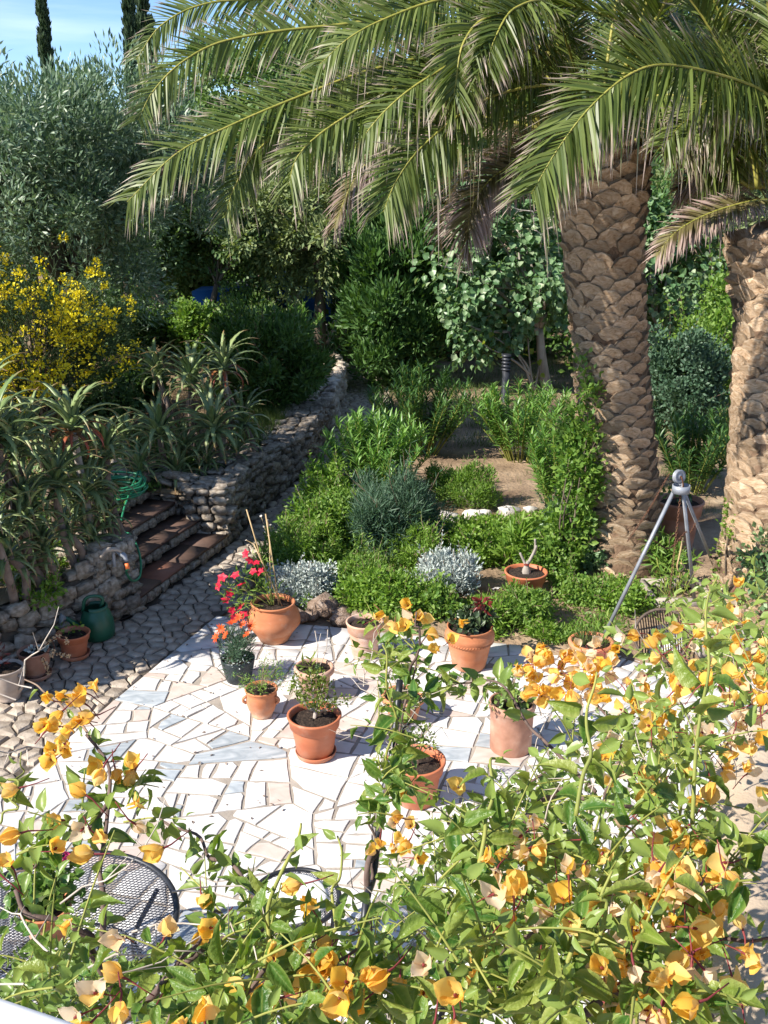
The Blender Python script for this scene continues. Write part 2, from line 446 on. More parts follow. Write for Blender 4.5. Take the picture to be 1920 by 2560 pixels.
M['roof_tile'] = mat_noise('roof_tile', [(0.3, (.30, .16, .10)), (0.7, (.42, .25, .16))], 3, 6, .85, .4, 20, .01)
M['ceramic'] = mat_noise('ceramic', [(0.3, (.10, .15, .15)), (0.7, (.34, .36, .34))], 14, 4, .3, .05, 40, .002, spec=.5)
M['wicker'] = mat_noise('wicker', [(0.3, (.05, .035, .028)), (0.7, (.12, .09, .07))], 20, 6, .7, .3, 60, .003)
M['dead_leaf'] = mat_noise('dead_leaf', [(0.3, (.13, .09, .07)), (0.7, (.27, .21, .17))], 12, 6, .9, .2, 40, .004)

M['palm_leaf'] = mat_leaf('palm_leaf', (.07, .11, .02), (.165, .21, .05), trans=.30, rough=.44, tip=(.42, .33, .28), spec=.45, tips_at=.74)
M['palm_dry'] = mat_leaf('palm_dry', (.10, .08, .03), (.17, .15, .06), trans=.2, rough=.5, tip=(.34, .25, .22), spec=.4, tips_at=.35)
M['rachis'] = mat_noise('rachis', [(0.3, (.20, .21, .035)), (0.7, (.33, .30, .07))], 6, 4, .5, 0)
M['olive'] = mat_leaf('olive', (.07, .135, .07), (.20, .285, .18), (.40, .47, .38), trans=.25, rough=.42, tcol=(1.1, 1.2, .7), spec=.5)  # palest stop paints gloss highlights onto some leaves
M['broom_stem'] = mat_leaf('broom_stem', (.03, .065, .025), (.07, .12, .045), trans=.15, rough=.55)
M['yellow'] = mat_leaf('yellow', (.86, .72, .02), (.91, .82, .06), trans=.4, rough=.55, tcol=(1, .95, .4))
M['aloe'] = mat_leaf('aloe', (.14, .215, .075), (.30, .36, .155), trans=.12, rough=.42, tip=(.30, .16, .07), spec=.5, tips_at=.80)
M['aloe_red'] = mat_leaf('aloe_red', (.22, .07, .03), (.26, .17, .06), trans=.08, rough=.42, tip=(.34, .07, .03), spec=.5, tips_at=.35)
M['shrub_dark'] = mat_leaf('shrub_dark', (.045, .105, .024), (.105, .19, .045), trans=.30, rough=.42)
M['evergreen'] = mat_leaf('evergreen', (.05, .11, .035), (.13, .21, .07), trans=.26, rough=.5)
M['juniper'] = mat_leaf('juniper', (.13, .19, .075), (.28, .33, .14), trans=.25, rough=.6)
M['conifer'] = mat_leaf('conifer', (.04, .105, .028), (.105, .20, .05), trans=.25, rough=.5)
M['cypress'] = mat_leaf('cypress', (.02, .045, .018), (.045, .08, .03), trans=.12, rough=.6)
M['midgreen'] = mat_leaf('midgreen', (.07, .145, .04), (.17, .26, .08), trans=.3, rough=.45)
M['fig'] = mat_leaf('fig', (.085, .18, .07), (.19, .30, .14), (.36, .43, .27), trans=.3, rough=.42, spec=.5)
M['figlight'] = mat_leaf('figlight', (.22, .30, .05), (.34, .40, .08), trans=.45, rough=.45)
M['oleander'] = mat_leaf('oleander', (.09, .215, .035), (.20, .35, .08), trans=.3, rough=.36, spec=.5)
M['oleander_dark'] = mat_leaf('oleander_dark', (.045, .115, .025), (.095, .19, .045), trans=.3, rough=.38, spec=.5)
M['bluegreen'] = mat_leaf('bluegreen', (.05, .11, .06), (.10, .17, .105), trans=.2, rough=.5)
M['lime'] = mat_leaf('lime', (.115, .235, .028), (.235, .36, .06), trans=.4, rough=.45)
M['herb'] = mat_leaf('herb', (.10, .215, .035), (.225, .34, .065), trans=.40, rough=.5)
M['silver'] = mat_leaf('silver', (.34, .40, .37), (.56, .61, .58), trans=.15, rough=.8, tcol=(1, 1, 1), spec=.2)
M['dry_grass'] = mat_leaf('dry_grass', (.22, .15, .07), (.38, .28, .15), trans=.3, rough=.7, tcol=(1, .95, .7))
M['grass'] = mat_leaf('grass', (.05, .10, .02), (.13, .19, .045), (.26, .22, .09), trans=.35, rough=.55)
M['pot_leaf'] = mat_leaf('pot_leaf', (.09, .15, .02), (.20, .25, .045), trans=.35, rough=.4)
M['succulent'] = mat_leaf('succulent', (.035, .07, .03), (.08, .115, .05), trans=.1, rough=.4)
M['dark_red'] = mat_leaf('dark_red', (.10, .018, .015), (.20, .035, .03), trans=.25, rough=.4, tcol=(1.3, .6, .6))
M['red'] = mat_leaf('red', (.55, .012, .045), (.72, .035, .08), trans=.35, rough=.5, tcol=(1.2, .6, .8))
M['crimson'] = mat_leaf('crimson', (.15, .008, .02), (.28, .015, .035), trans=.3, rough=.5, tcol=(1.2, .6, .8))
M['orange_red'] = mat_leaf('orange_red', (.62, .07, .015), (.75, .16, .03), trans=.35, rough=.5, tcol=(1.2, .9, .6))
M['pink'] = mat_leaf('pink', (.70, .05, .22), (.80, .13, .32), trans=.4, rough=.5, tcol=(1.1, .8, 1))
M['white_petal'] = mat_leaf('white_petal', (.72, .70, .68), (.80, .79, .77), trans=.3, rough=.6, tcol=(1, 1, 1))
M['boug_leaf'] = mat_leaf('boug_leaf', (.045, .125, .018), (.135, .225, .032), (.23, .29, .06), trans=.34, rough=.36, spec=.42, tcol=(1.3, 1.3, .45), midrib_edge_light=(.24, .32, .08))
M['boug_young'] = mat_leaf('boug_young', (.15, .23, .028), (.25, .30, .06), trans=.34, rough=.38, spec=.42, tcol=(1.2, 1.2, .5), midrib_edge_light=(.34, .38, .11))
M['boug_shade'] = mat_leaf('boug_shade', (.04, .115, .018), (.095, .185, .03), trans=.26, rough=.36, spec=.42, midrib_edge_light=(.17, .25, .06))
M['bract'] = mat_leaf('bract', (.88, .58, .085), (.93, .74, .29), trans=.55, rough=.55, tcol=(1.1, .95, .6))
M['bract_pale'] = mat_leaf('bract_pale', (.86, .64, .36), (.91, .80, .64), trans=.55, rough=.6, tcol=(1.05, .95, .75))
M['maroon'] = mat_leaf('maroon', (.20, .03, .04), (.30, .06, .06), trans=.3, rough=.6, tcol=(1.1, .8, .8))
# ------------------------------------------------------------------ lie of the land
A0 = G(541, 1538)[:2]                                   # far left corner of the marble patio
EL = norm(np.array([-0.327, -0.945]))                   # along its left edge, towards the house
EB = norm(np.array([3.14, -0.71]))                      # along its far edge
PATIO = [A0 + EL * 7.1, A0 + EB * 6.2 + EL * 6.4, A0 + EB * 6.2, A0]
PATIO = [np.array(p) for p in PATIO]
WALL_L = [(-4.75, 6.2), (-4.05, 7.4), (-3.46, 8.35), (-2.95, 9.05), (-2.68, 9.42)]
STEP0, STEP1 = np.array([-2.50, 9.62]), np.array([-1.86, 11.55])
WALL_R = [(-1.86, 11.6), (-1.80, 12.2), (-1.47, 13.55), (-1.02, 15.3), (-0.88, 17.0), (-0.84, 18.6), (-0.78, 20.6), (-1.0, 21.6), (-1.6, 22.4)]
PATH_RIGHT = [tuple(A0 + EL * 7.1), tuple(A0), (-1.15, 10.6), (-0.80, 11.9), (-0.42, 13.4), (-0.05, 15.2), (0.12, 17.0), (0.1, 19.0), (0.12, 21.0), (-0.3, 22.8), (-1.4, 24.2), (-3.0, 25.0)]
PATH_LEFT = [(-4.75, 6.2), (-4.05, 7.4), (-3.46, 8.35), (-2.95, 9.05), (-2.50, 9.62), (-1.86, 11.55), (-1.80, 12.2), (-1.47, 13.55), (-1.02, 15.3), (-0.88, 17.0), (-0.84, 18.6), (-0.78, 20.6), (-1.0, 21.6), (-1.6, 22.4), (-3.0, 23.4)]
PATH_POLY = [(-5.6, 4.8)] + PATH_LEFT + PATH_RIGHT[::-1][:-1] + [tuple(A0 + EL * 5.4)]

def in_poly(pts, poly):
    pts = np.atleast_2d(pts); x, y = pts[:, 0], pts[:, 1]
    c = np.zeros(len(pts), bool); n = len(poly); j = n - 1
    for i in range(n):
        xi, yi = poly[i][0], poly[i][1]; xj, yj = poly[j][0], poly[j][1]
        k = ((yi > y) != (yj > y)) & (x < (xj - xi) * (y - yi) / (yj - yi + 1e-12) + xi)
        c ^= k; j = i
    return c
def lerp_line(L, y):
    L = sorted(L, key=lambda q: q[1])
    return np.interp(y, [q[1] for q in L], [q[0] for q in L])
def hn(x, y):                                            # soft bumps
    return (np.sin(x * 1.7 + 0.6 * y) * np.sin(y * 1.3 - 0.4 * x + 1.1) + 0.5 * np.sin(x * 3.9 + 2) * np.sin(y * 4.3 + x)) * 0.5
def sstep(a, b, v):
    t = np.clip((v - a) / (b - a), 0, 1)
    return t * t * (3 - 2 * t)
def gz(x, y):
    x = np.asarray(x, float); y = np.asarray(y, float)
    back = (x - A0[0]) * EL[0] + (y - A0[1]) * EL[1]     # > 0 over the patio
    bed = sstep(-0.05, -0.45, back) * sstep(0.0, 0.35, x - lerp_line(PATH_RIGHT, y))
    z = -0.05 + bed * (0.09 + 0.04 * hn(x, y))
    far = sstep(24, 60, y) * 2.2
    return z + far
xs = np.concatenate([[-600, -200, -80, -40, -24], np.arange(-16, 18.1, 0.4), [24, 40, 80, 200, 600]])
ys = np.concatenate([[-300, -60, -10], np.arange(0, 34.1, 0.4), [38, 44, 52, 62, 80, 120, 200, 400, 900]])
XX, YY = np.meshgrid(xs, ys)
ZZ = gz(XX, YY)
V = np.stack([XX.ravel(), YY.ravel(), ZZ.ravel()], 1)
nx_, ny_ = len(xs), len(ys)
I = np.arange(nx_ * ny_).reshape(ny_, nx_)
Fg = np.concatenate([np.stack([I[:-1, :-1], I[:-1, 1:], I[1:, 1:]], -1).reshape(-1, 3), np.stack([I[:-1, :-1], I[1:, 1:], I[1:, :-1]], -1).reshape(-1, 3)])
structure('garden_ground', mesh_tris('garden_ground', V, Fg, M['soil'], True))

# wooded hill on the skyline
rng = np.random.default_rng(5)
th = np.linspace(-1.3, 1.3, 90); rr_ = np.array([80, 95, 115, 150])
hh = np.array([0.0, 0.75, 1.0, 0.9])
prof = 9 + 2.2 * np.sin(th * 3.1 + 1) + 1.1 * np.sin(th * 9) + 0.5 * np.sin(th * 31)
V = np.array([[r * math.sin(t), r * math.cos(t), 1.5 + h * prof[i]] for h, r in zip(hh, rr_) for i, t in enumerate(th)])
I = np.arange(4 * 90).reshape(4, 90)
Fh = np.concatenate([np.stack([I[:-1, :-1], I[:-1, 1:], I[1:, 1:]], -1).reshape(-1, 3), np.stack([I[:-1, :-1], I[1:, 1:], I[1:, :-1]], -1).reshape(-1, 3)])
M['hill'] = mat_noise('hill', [(0.3, (.02, .035, .015)), (0.7, (.06, .085, .04))], .8, 10, .95, .8, 2, .6)
structure('hills', mesh_tris('hills', V, Fh, M['hill'], True))

# raised terrace left of the path, open where the steps come up
ASC = norm(np.array([-0.95, 0.315]))
def tz(x, y):
    return 0.60 + 0.05 * hn(x, y) + 0.035 * np.clip(lerp_line(WALL_R + WALL_L, y) - x, 0, 14) + sstep(26, 60, y) * 2.0
rows = [((-6.4, 3.2), .1), ((-5.5, 4.8), .1)] + [(p, .1) for p in WALL_L] + [((-2.62, 9.5), .1), ((-2.52, 9.6), 1.42)] + [(tuple(STEP0 * (1 - t) + STEP1 * t), 1.42) for t in (.25, .5, .75, .99)] + [((-1.86, 11.58), .1)] + [(p, .1) for p in WALL_R[1:]] + [((-2.6, 23.2), .1), ((-4.0, 24.2), .1), ((-6, 27), .1), ((-8, 34), .1), ((-8, 60), .1)]
offs = np.array([0, .25, .6, 1.1, 1.8, 2.7, 4, 6, 9, 14, 24, 60])
V = []
for (p, o0) in rows:
    for o in offs:
        q = np.array(p) + ASC * (o0 + o)
        V.append((q[0], q[1], float(tz(q[0], q[1])) + (0 if o > 0 else -0.03)))
I = np.arange(len(V)).reshape(len(rows), len(offs))
Ft = np.concatenate([np.stack([I[:-1, :-1], I[1:, 1:], I[:-1, 1:]], -1).reshape(-1, 3), np.stack([I[:-1, :-1], I[1:, :-1], I[1:, 1:]], -1).reshape(-1, 3)])
structure('terrace_ground', mesh_tris('terrace_ground', V, Ft, M['dry_ground'], True))

# ------------------------------------------------------------------ stone pieces
def clip_poly(poly, p, n):                               # keep the side where (q-p).n <= 0
    out = []; m = len(poly)
    for i in range(m):
        a, b = poly[i], poly[(i + 1) % m]
        da, db = float(np.dot(a - p, n)), float(np.dot(b - p, n))
        if da <= 0:
            out.append(a)
        if (da < 0 < db) or (db < 0 < da):
            out.append(a + (b - a) * (da / (da - db)))
    return out
def area(poly):
    P = np.array(poly); x, y = P[:, 0], P[:, 1]
    return 0.5 * float(np.sum(x * np.roll(y, -1) - y * np.roll(x, -1)))
def shrink(poly, d):
    P = [np.array(p) for p in poly]; res = P
    for i in range(len(P)):
        a, b = P[i], P[(i + 1) % len(P)]
        t = b - a; l = np.linalg.norm(t)
        if l < 1e-6:
            continue
        nn = np.array([t[1], -t[0]]) / l
        res = clip_poly(res, a - nn * d, nn)
        if len(res) < 3:
            return None
    return res
def slab_mesh(name, poly, top, bot, bev, mat, dome=0.0, rng=None):
    c = np.mean(poly, 0)
    P = [np.array(p) - c for p in poly]; n = len(P)
    ins = [p * (1 - bev / max(np.linalg.norm(p), .03)) for p in P]
    j = (lambda: rng.normal(0, dome * .35)) if rng is not None and dome else (lambda: 0.0)
    V = [(p[0], p[1], bot) for p in P] + [(p[0], p[1], top - bev * .6 - dome) for p in P] + [(p[0], p[1], top - dome * .4 + j()) for p in ins]
    F = []
    for i in range(n):
        k = (i + 1) % n
        F += [(i, k, n + k, n + i), (n + i, n + k, 2 * n + k, 2 * n + i)]
    if dome:
        V.append((0, 0, top + j())); F += [(2 * n + i, 2 * n + (i + 1) % n, 3 * n) for i in range(n)]
    else:
        F.append(tuple(range(2 * n, 3 * n)))
    return mesh_poly(name, V, F, mat), c
def join_as_stuff(name, items, parent, mat):
    """items: (mesh, location, rotz) -> one part of kind stuff"""
    s = Soup()
    for me, loc, rz in items:
        me.calc_loop_triangles()
        n = len(me.vertices); co = np.empty(n * 3, np.float32); me.vertices.foreach_get("co", co)
        t = np.empty(len(me.loop_triangles) * 3, np.int32); me.loop_triangles.foreach_get("vertices", t)
        c, k = math.cos(rz), math.sin(rz)
        V = co.reshape(-1, 3) @ np.array([[c, k, 0], [-k, c, 0], [0, 0, 1]]) + np.array(loc)
        s.add(V, t.reshape(-1, 3))
        bpy.data.meshes.remove(me)
    return link(name, s.mesh(name, mat), parent, kind='stuff')
def in_view(x, y, z=0.0, m=60):
    if y < 1: return False
    u, v, f = PX((x, y, z))
    return -m < u < 1920 + m and -m < v < 2560 + m

# marble crazy paving: each slab its own piece
rng = np.random.default_rng(11)
patio = structure('patio', mesh_poly('patio', [(p[0], p[1], -.12) for p in PATIO] + [(p[0], p[1], -.009) for p in PATIO],
                  [(3, 2, 1, 0), (4, 5, 6, 7), (0, 1, 5, 4), (1, 2, 6, 5), (2, 3, 7, 6), (3, 0, 4, 7)], M['mortar']))
cells = []
def split(poly, th, depth=0):
    ar = area(poly); P = np.array(poly); c = P.mean(0)
    ax = [np.array([math.cos(th), math.sin(th)]), np.array([-math.sin(th), math.cos(th)])]
    ext = [np.ptp((P - c) @ q) for q in ax]
    goal = float(np.clip(rng.lognormal(math.log(.075), .6), .014, .19))
    if (ar < goal and max(ext) / min(ext) < rng.uniform(1.5, 3.0)) or ar < .011 or depth > 12:
        cells.append(poly); return
    k = 0 if ext[0] > ext[1] else 1
    ang = math.atan2(ax[k][1], ax[k][0]) + rng.normal(0, .13)
    n = np.array([math.cos(ang), math.sin(ang)])
    p = c + ax[k] * rng.uniform(-.22, .22) * ext[k]
    for sg in (1, -1):
        q = clip_poly([np.array(t) for t in poly], p, n * sg)
        if len(q) >= 3 and area(q) > .0012:
            split(q, th, depth + 1)
def voronoi_cells(poly, seeds):
    out = []
    for i, c in enumerate(seeds):
        q = [np.array(p) for p in poly]
        for j in np.argsort(np.sum((seeds - c) ** 2, 1))[1:26]:
            q = clip_poly(q, (seeds[j] + c) / 2, seeds[j] - c)
            if len(q) < 3: break
        if len(q) >= 3: out.append(q)
    return out
pa_, pb_ = np.min(PATIO, 0), np.max(PATIO, 0)
sd = []
while len(sd) < 66:
    q = rng.uniform(pa_, pb_)
    if in_poly(q, PATIO)[0] and all(np.linalg.norm(q - s_) > .56 for s_ in sd): sd.append(q)
for q in voronoi_cells(PATIO, np.array(sd)):
    split(q, math.atan2(EB[1], EB[0]) + (rng.normal(0, .16) if rng.random() < .8 else rng.uniform(-.7, .7)))
todo = []
for poly in cells:
    if len(poly) > 3 and rng.random() < .35:              # broken corner
        i = rng.integers(len(poly)); a, b, c = poly[i - 1], poly[i], poly[(i + 1) % len(poly)]
        k1, k2 = rng.uniform(.15, .4, 2)
        poly = poly[:i] + [b + (a - b) * k1, b + (c - b) * k2] + poly[i + 1:]
    q = shrink(poly, rng.uniform(.0065, .013))
    if q is None or len(q) < 3 or area(q) < .002:
        continue
    r_ = []
    for i in range(len(q)):                               # chipped, slightly wandering edges
        p0, p1 = q[i], q[(i + 1) % len(q)]; l_ = float(np.linalg.norm(p1 - p0)); r_.append(p0 + rng.normal(0, .004, 2))
        if l_ > .12:
            for f_ in ((.5,) if l_ < .3 else (.33, .68)):
                n_ = np.array([-(p1 - p0)[1], (p1 - p0)[0]]) / l_
                r_.append(p0 + (p1 - p0) * (f_ + rng.normal(0, .05)) + n_ * abs(rng.normal(0, .0045)))
    q = r_
    c = np.mean(q, 0); u, v_, f = PX((c[0], c[1], 0))
    hid = (u > 1180 and v_ > 1900) or v_ > 2480 or (u > 980 and v_ > 2250) or (u > 1350 and v_ > 1650) or (u < 400 and v_ > 2150)
    todo.append((0 if in_view(c[0], c[1]) and not hid else 1, f, q))
todo.sort(key=lambda t: (t[0], t[1]))
rest = []
for i, (hid, f, q) in enumerate(todo):
    k = rng.random()
    mt = M['marble_white'] if k < .78 else M['marble_pink'] if k < .92 else M['marble_grey']
    me, c = slab_mesh('paving_stone', q, rng.normal(0, .0012), -.03, .004, mt)
    if i < 300:
        link('paving_stone', me, patio, (c[0], c[1], 0))
    else:
        rest.append((me, (c[0], c[1], 0), 0))
if rest:
    join_as_stuff('paving_stones', rest, patio, M['marble_white'])

# cobbled path
pb = []
Lp = [(-5.6, 4.8)] + PATH_LEFT
Rp = [tuple(A0 + EL * 5.4), tuple(A0 + EL * 3)] + PATH_RIGHT[1:]
tt = np.linspace(0, 1, 60)
LL, RR = catmull([(*p, 0) for p in Lp], 60), catmull([(*p, 0) for p in Rp], 60)
sp = Soup()
V = np.concatenate([LL + [-.1, 0, -.022], RR + [.02, 0, -.022]])
V[60:, 2] -= 0.004
F = []
for i in range(59):
    F += [(i, 60 + i, 61 + i), (i, 61 + i, i + 1)]
path = structure('path', mesh_tris('path', V, F, M['path_bed'], True))
rng = np.random.default_rng(12)
sp_ = .145
gx = np.arange(-6.2, 1.2, sp_); gy = np.arange(4.6, 25.2, sp_ * .92)
SG = np.array([[(x + (sp_ * .5 if j % 2 else 0), y) for x in gx] for j, y in enumerate(gy)])
SG = SG + rng.uniform(-.40, .40, SG.shape) * sp_
todo = []
nP = np.array([-EL[1], EL[0]])
if np.dot(np.array([3.0, 6.0]) - A0, nP) < 0:
    nP = -nP
for j in range(len(gy)):
    for i in range(len(gx)):
        c = SG[j, i]
        if not in_poly(c, PATH_POLY)[0]:
            continue
        poly = [c + np.array(q) * sp_ * 1.1 for q in ((-1, -1), (1, -1), (1, 1), (-1, 1))]
        for b in range(max(0, j - 2), min(len(gy), j + 3)):
            for a in range(max(0, i - 2), min(len(gx), i + 3)):
                if (a, b) == (i, j): continue
                d = SG[b, a] - c
                poly = clip_poly(poly, (SG[b, a] + c) / 2, d)
        if c[1] < A0[1] + .1:
            poly = clip_poly(poly, A0 - nP * .012, nP)
        if len(poly) < 3: continue
        q = shrink(poly, rng.uniform(.003, .009))
        if q is None or len(q) < 3 or area(q) < .003: continue
        u, v_, f = PX((c[0], c[1], 0))
        todo.append((0 if in_view(c[0], c[1]) else 1, f, q))
todo.sort(key=lambda t: (t[0], t[1]))
rest = []
for i, (hid, f, q) in enumerate(todo):
    me, c = slab_mesh('cobble', q, rng.normal(0, .005), -.05, .016, M['cobble'], dome=.010, rng=rng)
    if i < 300:
        link('cobble', me, path, (c[0], c[1], 0))
    else:
        rest.append((me, (c[0], c[1], 0), 0))
if rest:
    join_as_stuff('cobbles', rest, path, M['cobble'])

# rough stones for the dry walls: eight shapes, reused
def stone_mesh(name, seed, mat, boxy=.6, rough=.13, smooth=False):
    rg = np.random.default_rng(seed)
    n = 3; V = {}; F = []
    def vid(p):
        k = tuple(np.round(p, 4))
        if k not in V: V[k] = len(V)
        return V[k]
    g = np.linspace(-1, 1, n)
    for ax in range(3):
        for sgn in (-1, 1):
            for i in range(n - 1):
                for j in range(n - 1):
                    q = []
                    for a, b in ((i, j), (i + 1, j), (i + 1, j + 1), (i, j + 1)):
                        p = [0, 0, 0]; p[ax] = sgn; p[(ax + 1) % 3] = g[a]; p[(ax + 2) % 3] = g[b]
                        q.append(vid(p))
                    if sgn < 0: q = q[::-1]
                    F += [(q[0], q[1], q[2]), (q[0], q[2], q[3])]
    P = np.array(list(V.keys()), float)
    sph = P / np.linalg.norm(P, axis=1, keepdims=True)
    P = P * boxy * .86 + sph * (1 - boxy) * 1.1
    P = P + rg.normal(0, rough, P.shape)
    P = P / np.abs(P).max(0)
    return mesh_tris(name, P * .5, F, mat, smooth)
STONES = [stone_mesh('stone', 100 + i, M['stone'], rng_b, rng_r) for i, (rng_b, rng_r) in enumerate([(.8, .15), (.5, .2), (.7, .2), (.85, .18), (.6, .24), (.75, .2), (.9, .16), (.55, .22), (.7, .24), (.8, .2)])]
ROCKS = [stone_mesh('rock', 200 + i, M['rock'], .45, .17) for i in range(5)]
WROCKS = [stone_mesh('white_rock', 300 + i, M['white_rock'], .4, .15) for i in range(4)]

def stone_wall(label, line, hfun, thick, seed, cat='wall', cap=True, course=.105, wid=(.08, .27), max_parts=300, name='stone_wall', ends=()):
    rg = np.random.default_rng(seed)
    P = catmull([(*p, 0) for p in line], max(12, int(8 * len(line))))[:, :2]
    d = np.concatenate([[0], np.cumsum(np.linalg.norm(np.diff(P, axis=0), axis=1))])
    def at(s):
        s = np.clip(s, 0, d[-1])
        x = np.interp(s, d, P[:, 0]); y = np.interp(s, d, P[:, 1])
        x2 = np.interp(min(s + .05, d[-1]), d, P[:, 0]) - np.interp(max(s - .05, 0), d, P[:, 0])
        y2 = np.interp(min(s + .05, d[-1]), d, P[:, 1]) - np.interp(max(s - .05, 0), d, P[:, 1])
        t = norm(np.array([x2, y2])); return np.array([x, y]), t, np.array([t[1], -t[0]])
    root = thing(name, label, cat, (P[0][0], P[0][1], 0))
    o = np.array([P[0][0], P[0][1], 0])
    V = []; n = len(P)
    for i in range(n):
        p, t, nn = at(d[i]); h = hfun(d[i] / d[-1])
        for off, z in ((-.05, -.06), (-.05, h - .05), (-thick, h - .05), (-thick, -.06)):
            V.append((*(p + nn * off), z))
    F = []
    for i in range(n - 1):
        for k in range(4):
            a, b = i * 4 + k, i * 4 + (k + 1) % 4
            F += [(a, b, b + 4), (a, b + 4, a + 4)]
    F += [(0, 2, 1), (0, 3, 2)]; e = (n - 1) * 4; F += [(e, e + 1, e + 2), (e, e + 2, e + 3)]
    link('wall_core', mesh_tris('wall_core', np.array(V) - o, F, M['wall_core']), root)
    items = []
    def put(p, z, ang, s, tilt=.12):
        items.append((p, z, ang + rg.normal(0, tilt * .5), rg.normal(0, tilt), rg.normal(0, tilt * .6), s))
    z = -.02
    while True:
        ch = course * rg.uniform(.65, 1.3)
        if z + ch * .4 > max(hfun(t) for t in np.linspace(0, 1, 12)): break
        s = -rg.uniform(0, .1)
        while s < d[-1]:
            w = rg.uniform(*wid); p, t, nn = at(s + w / 2)
            if z + ch * .5 < hfun(np.clip((s + w / 2) / d[-1], 0, 1)):
                put(p + nn * (-.055 + rg.normal(0, .020)), z + ch / 2 + rg.normal(0, .018), math.atan2(t[1], t[0]), (w * 1.10, .17 * rg.uniform(.85, 1.3), ch * rg.uniform(.95, 1.6)), .2)
            s += w
        z += ch
    for s_end in ends:                                     # stones on a free end
        p0, t, nn = at(0 if s_end == 0 else d[-1]); z = 0; hh_ = hfun(float(s_end))
        while z < hh_ - .05:
            ch = course * rg.uniform(.8, 1.2); q = 0.0
            while q < thick - .05:
                w = rg.uniform(.14, .24)
                put(p0 + nn * -(q + w / 2) + t * (-.04 if s_end == 0 else .04) * .3, z + ch / 2, math.atan2(nn[1], nn[0]), (w * 1.1, .16, ch * 1.2)); q += w
            z += ch
    if cap:
        s = 0.0
        while s < d[-1]:
            w = rg.uniform(.16, .32); p, t, nn = at(s + w / 2); q = .02; h = hfun(np.clip((s + w / 2) / d[-1], 0, 1))
            while q < thick + .02:
                dp = rg.uniform(.15, .26)
                put(p + nn * -(q + dp / 2) + t * rg.normal(0, .03), h - .025 + rg.normal(0, .012), math.atan2(t[1], t[0]), (w * 1.1, dp * 1.12, .10), .07); q += dp
            s += w
    items.sort(key=lambda it: PX((it[0][0], it[0][1], it[1]))[2])
    js = Soup()
    for i, (p, z, a, rx, ry, s) in enumerate(items):
        me = STONES[rg.integers(len(STONES))]
        loc = (p[0] - o[0], p[1] - o[1], z)
        if i < max_parts:
            link('stone', me, root, loc, (rx, ry, a), s)
        else:
            co = np.empty(len(me.vertices) * 3, np.float32); me.vertices.foreach_get("co", co)
            f = np.empty(len(me.polygons) * 3, np.int32); me.polygons.foreach_get("vertices", f)
            Rm = np.array(Euler((rx, ry, a)).to_matrix())
            js.add((co.reshape(-1, 3) * np.array(s)) @ Rm.T + np.array(loc), f.reshape(-1, 3))
    if js.n:
        link('stones', js.mesh('stones', M['stone']), root, kind='stuff')
    return root
stone_wall("low rough dry-stone wall beside the clay pots and green watering can", WALL_L, lambda t: .52 + .05 * math.sin(9 * t) + .10 * sstep(.8, 1, t), .42, 21)
stone_wall("stone pillar holding the tap at the foot of the garden steps", [(-2.76, 9.30), (-2.53, 9.66)], lambda t: .78, .50, 22, cat='pillar', course=.11, wid=(.12, .2), name='stone_pillar', ends=(0, 1))
stone_wall("long curving dry-stone retaining wall along the winding cobbled path", WALL_R, lambda t: .70 - .10 * t + .03 * math.sin(20 * t), .44, 23, ends=(0,))
ck = STEP1 + np.array([.02, .06])
stone_wall("short dry-stone side wall at the upper end of the garden steps", [tuple(ck + ASC * 1.75), tuple(ck + ASC * .44)], lambda t: .82 - .08 * t, .3, 24, course=.11, wid=(.14, .26))

# garden steps: four risers of small stones with tile treads
rng = np.random.default_rng(31)
steps = thing('garden_steps', "four garden steps of dark tile treads over small stone risers beside the tap", 'steps', (STEP0[0], STEP0[1], 0))
so = np.array([*STEP0, 0.0])
ed = norm(STEP1 - STEP0); LW = float(np.linalg.norm(STEP1 - STEP0)); ang = math.atan2(ed[1], ed[0])
RIS, TRD = .165, .34
for k in range(4):
    f0 = STEP0 + ASC * (TRD * k + .05); z0 = RIS * k
    c = f0 + ed * LW / 2 + ASC * (TRD * .5 + .2)
    link('step_core', mesh_tris('step_core', *box((c[0] - so[0], c[1] - so[1], z0 + RIS / 2 - .02), (LW, TRD + .4, RIS - .04), ang), M['wall_core']), steps)
    s = 0.0; n = 4
    while s < LW - .04:
        w = min(rng.uniform(.11, .22), LW - s)
        p = f0 + ed * (s + w / 2) - ASC * rng.uniform(-.01, .012)
        link('stone', STONES[rng.integers(10)], steps, (p[0] - so[0], p[1] - so[1], z0 + .062), (rng.normal(0, .05), rng.normal(0, .08), ang + rng.normal(0, .04)), (w * 1.04, .10, .135 * rng.uniform(.9, 1.15)))
        s += w
    cuts = np.concatenate([[0], np.sort((np.arange(1, 4) + rng.uniform(-.12, .12, 3)) / 4), [1]]) * LW
    for a, b in zip(cuts[:-1], cuts[1:]):
        c = f0 + ed * (a + b) / 2 + ASC * (TRD / 2 - .025)
        mt = M['tread_red'] if (k == 0 and abs((a + b) / 2 - LW * .40) < .25) else M['tread']
        link('tread_tile', mesh_tris('tread_tile', *box((0, 0, 0), (b - a - .007, TRD + .03, .035), 0), mt), steps, (c[0] - so[0], c[1] - so[1], z0 + RIS - .018 + rng.normal(0, .0015)), (0, 0, ang))

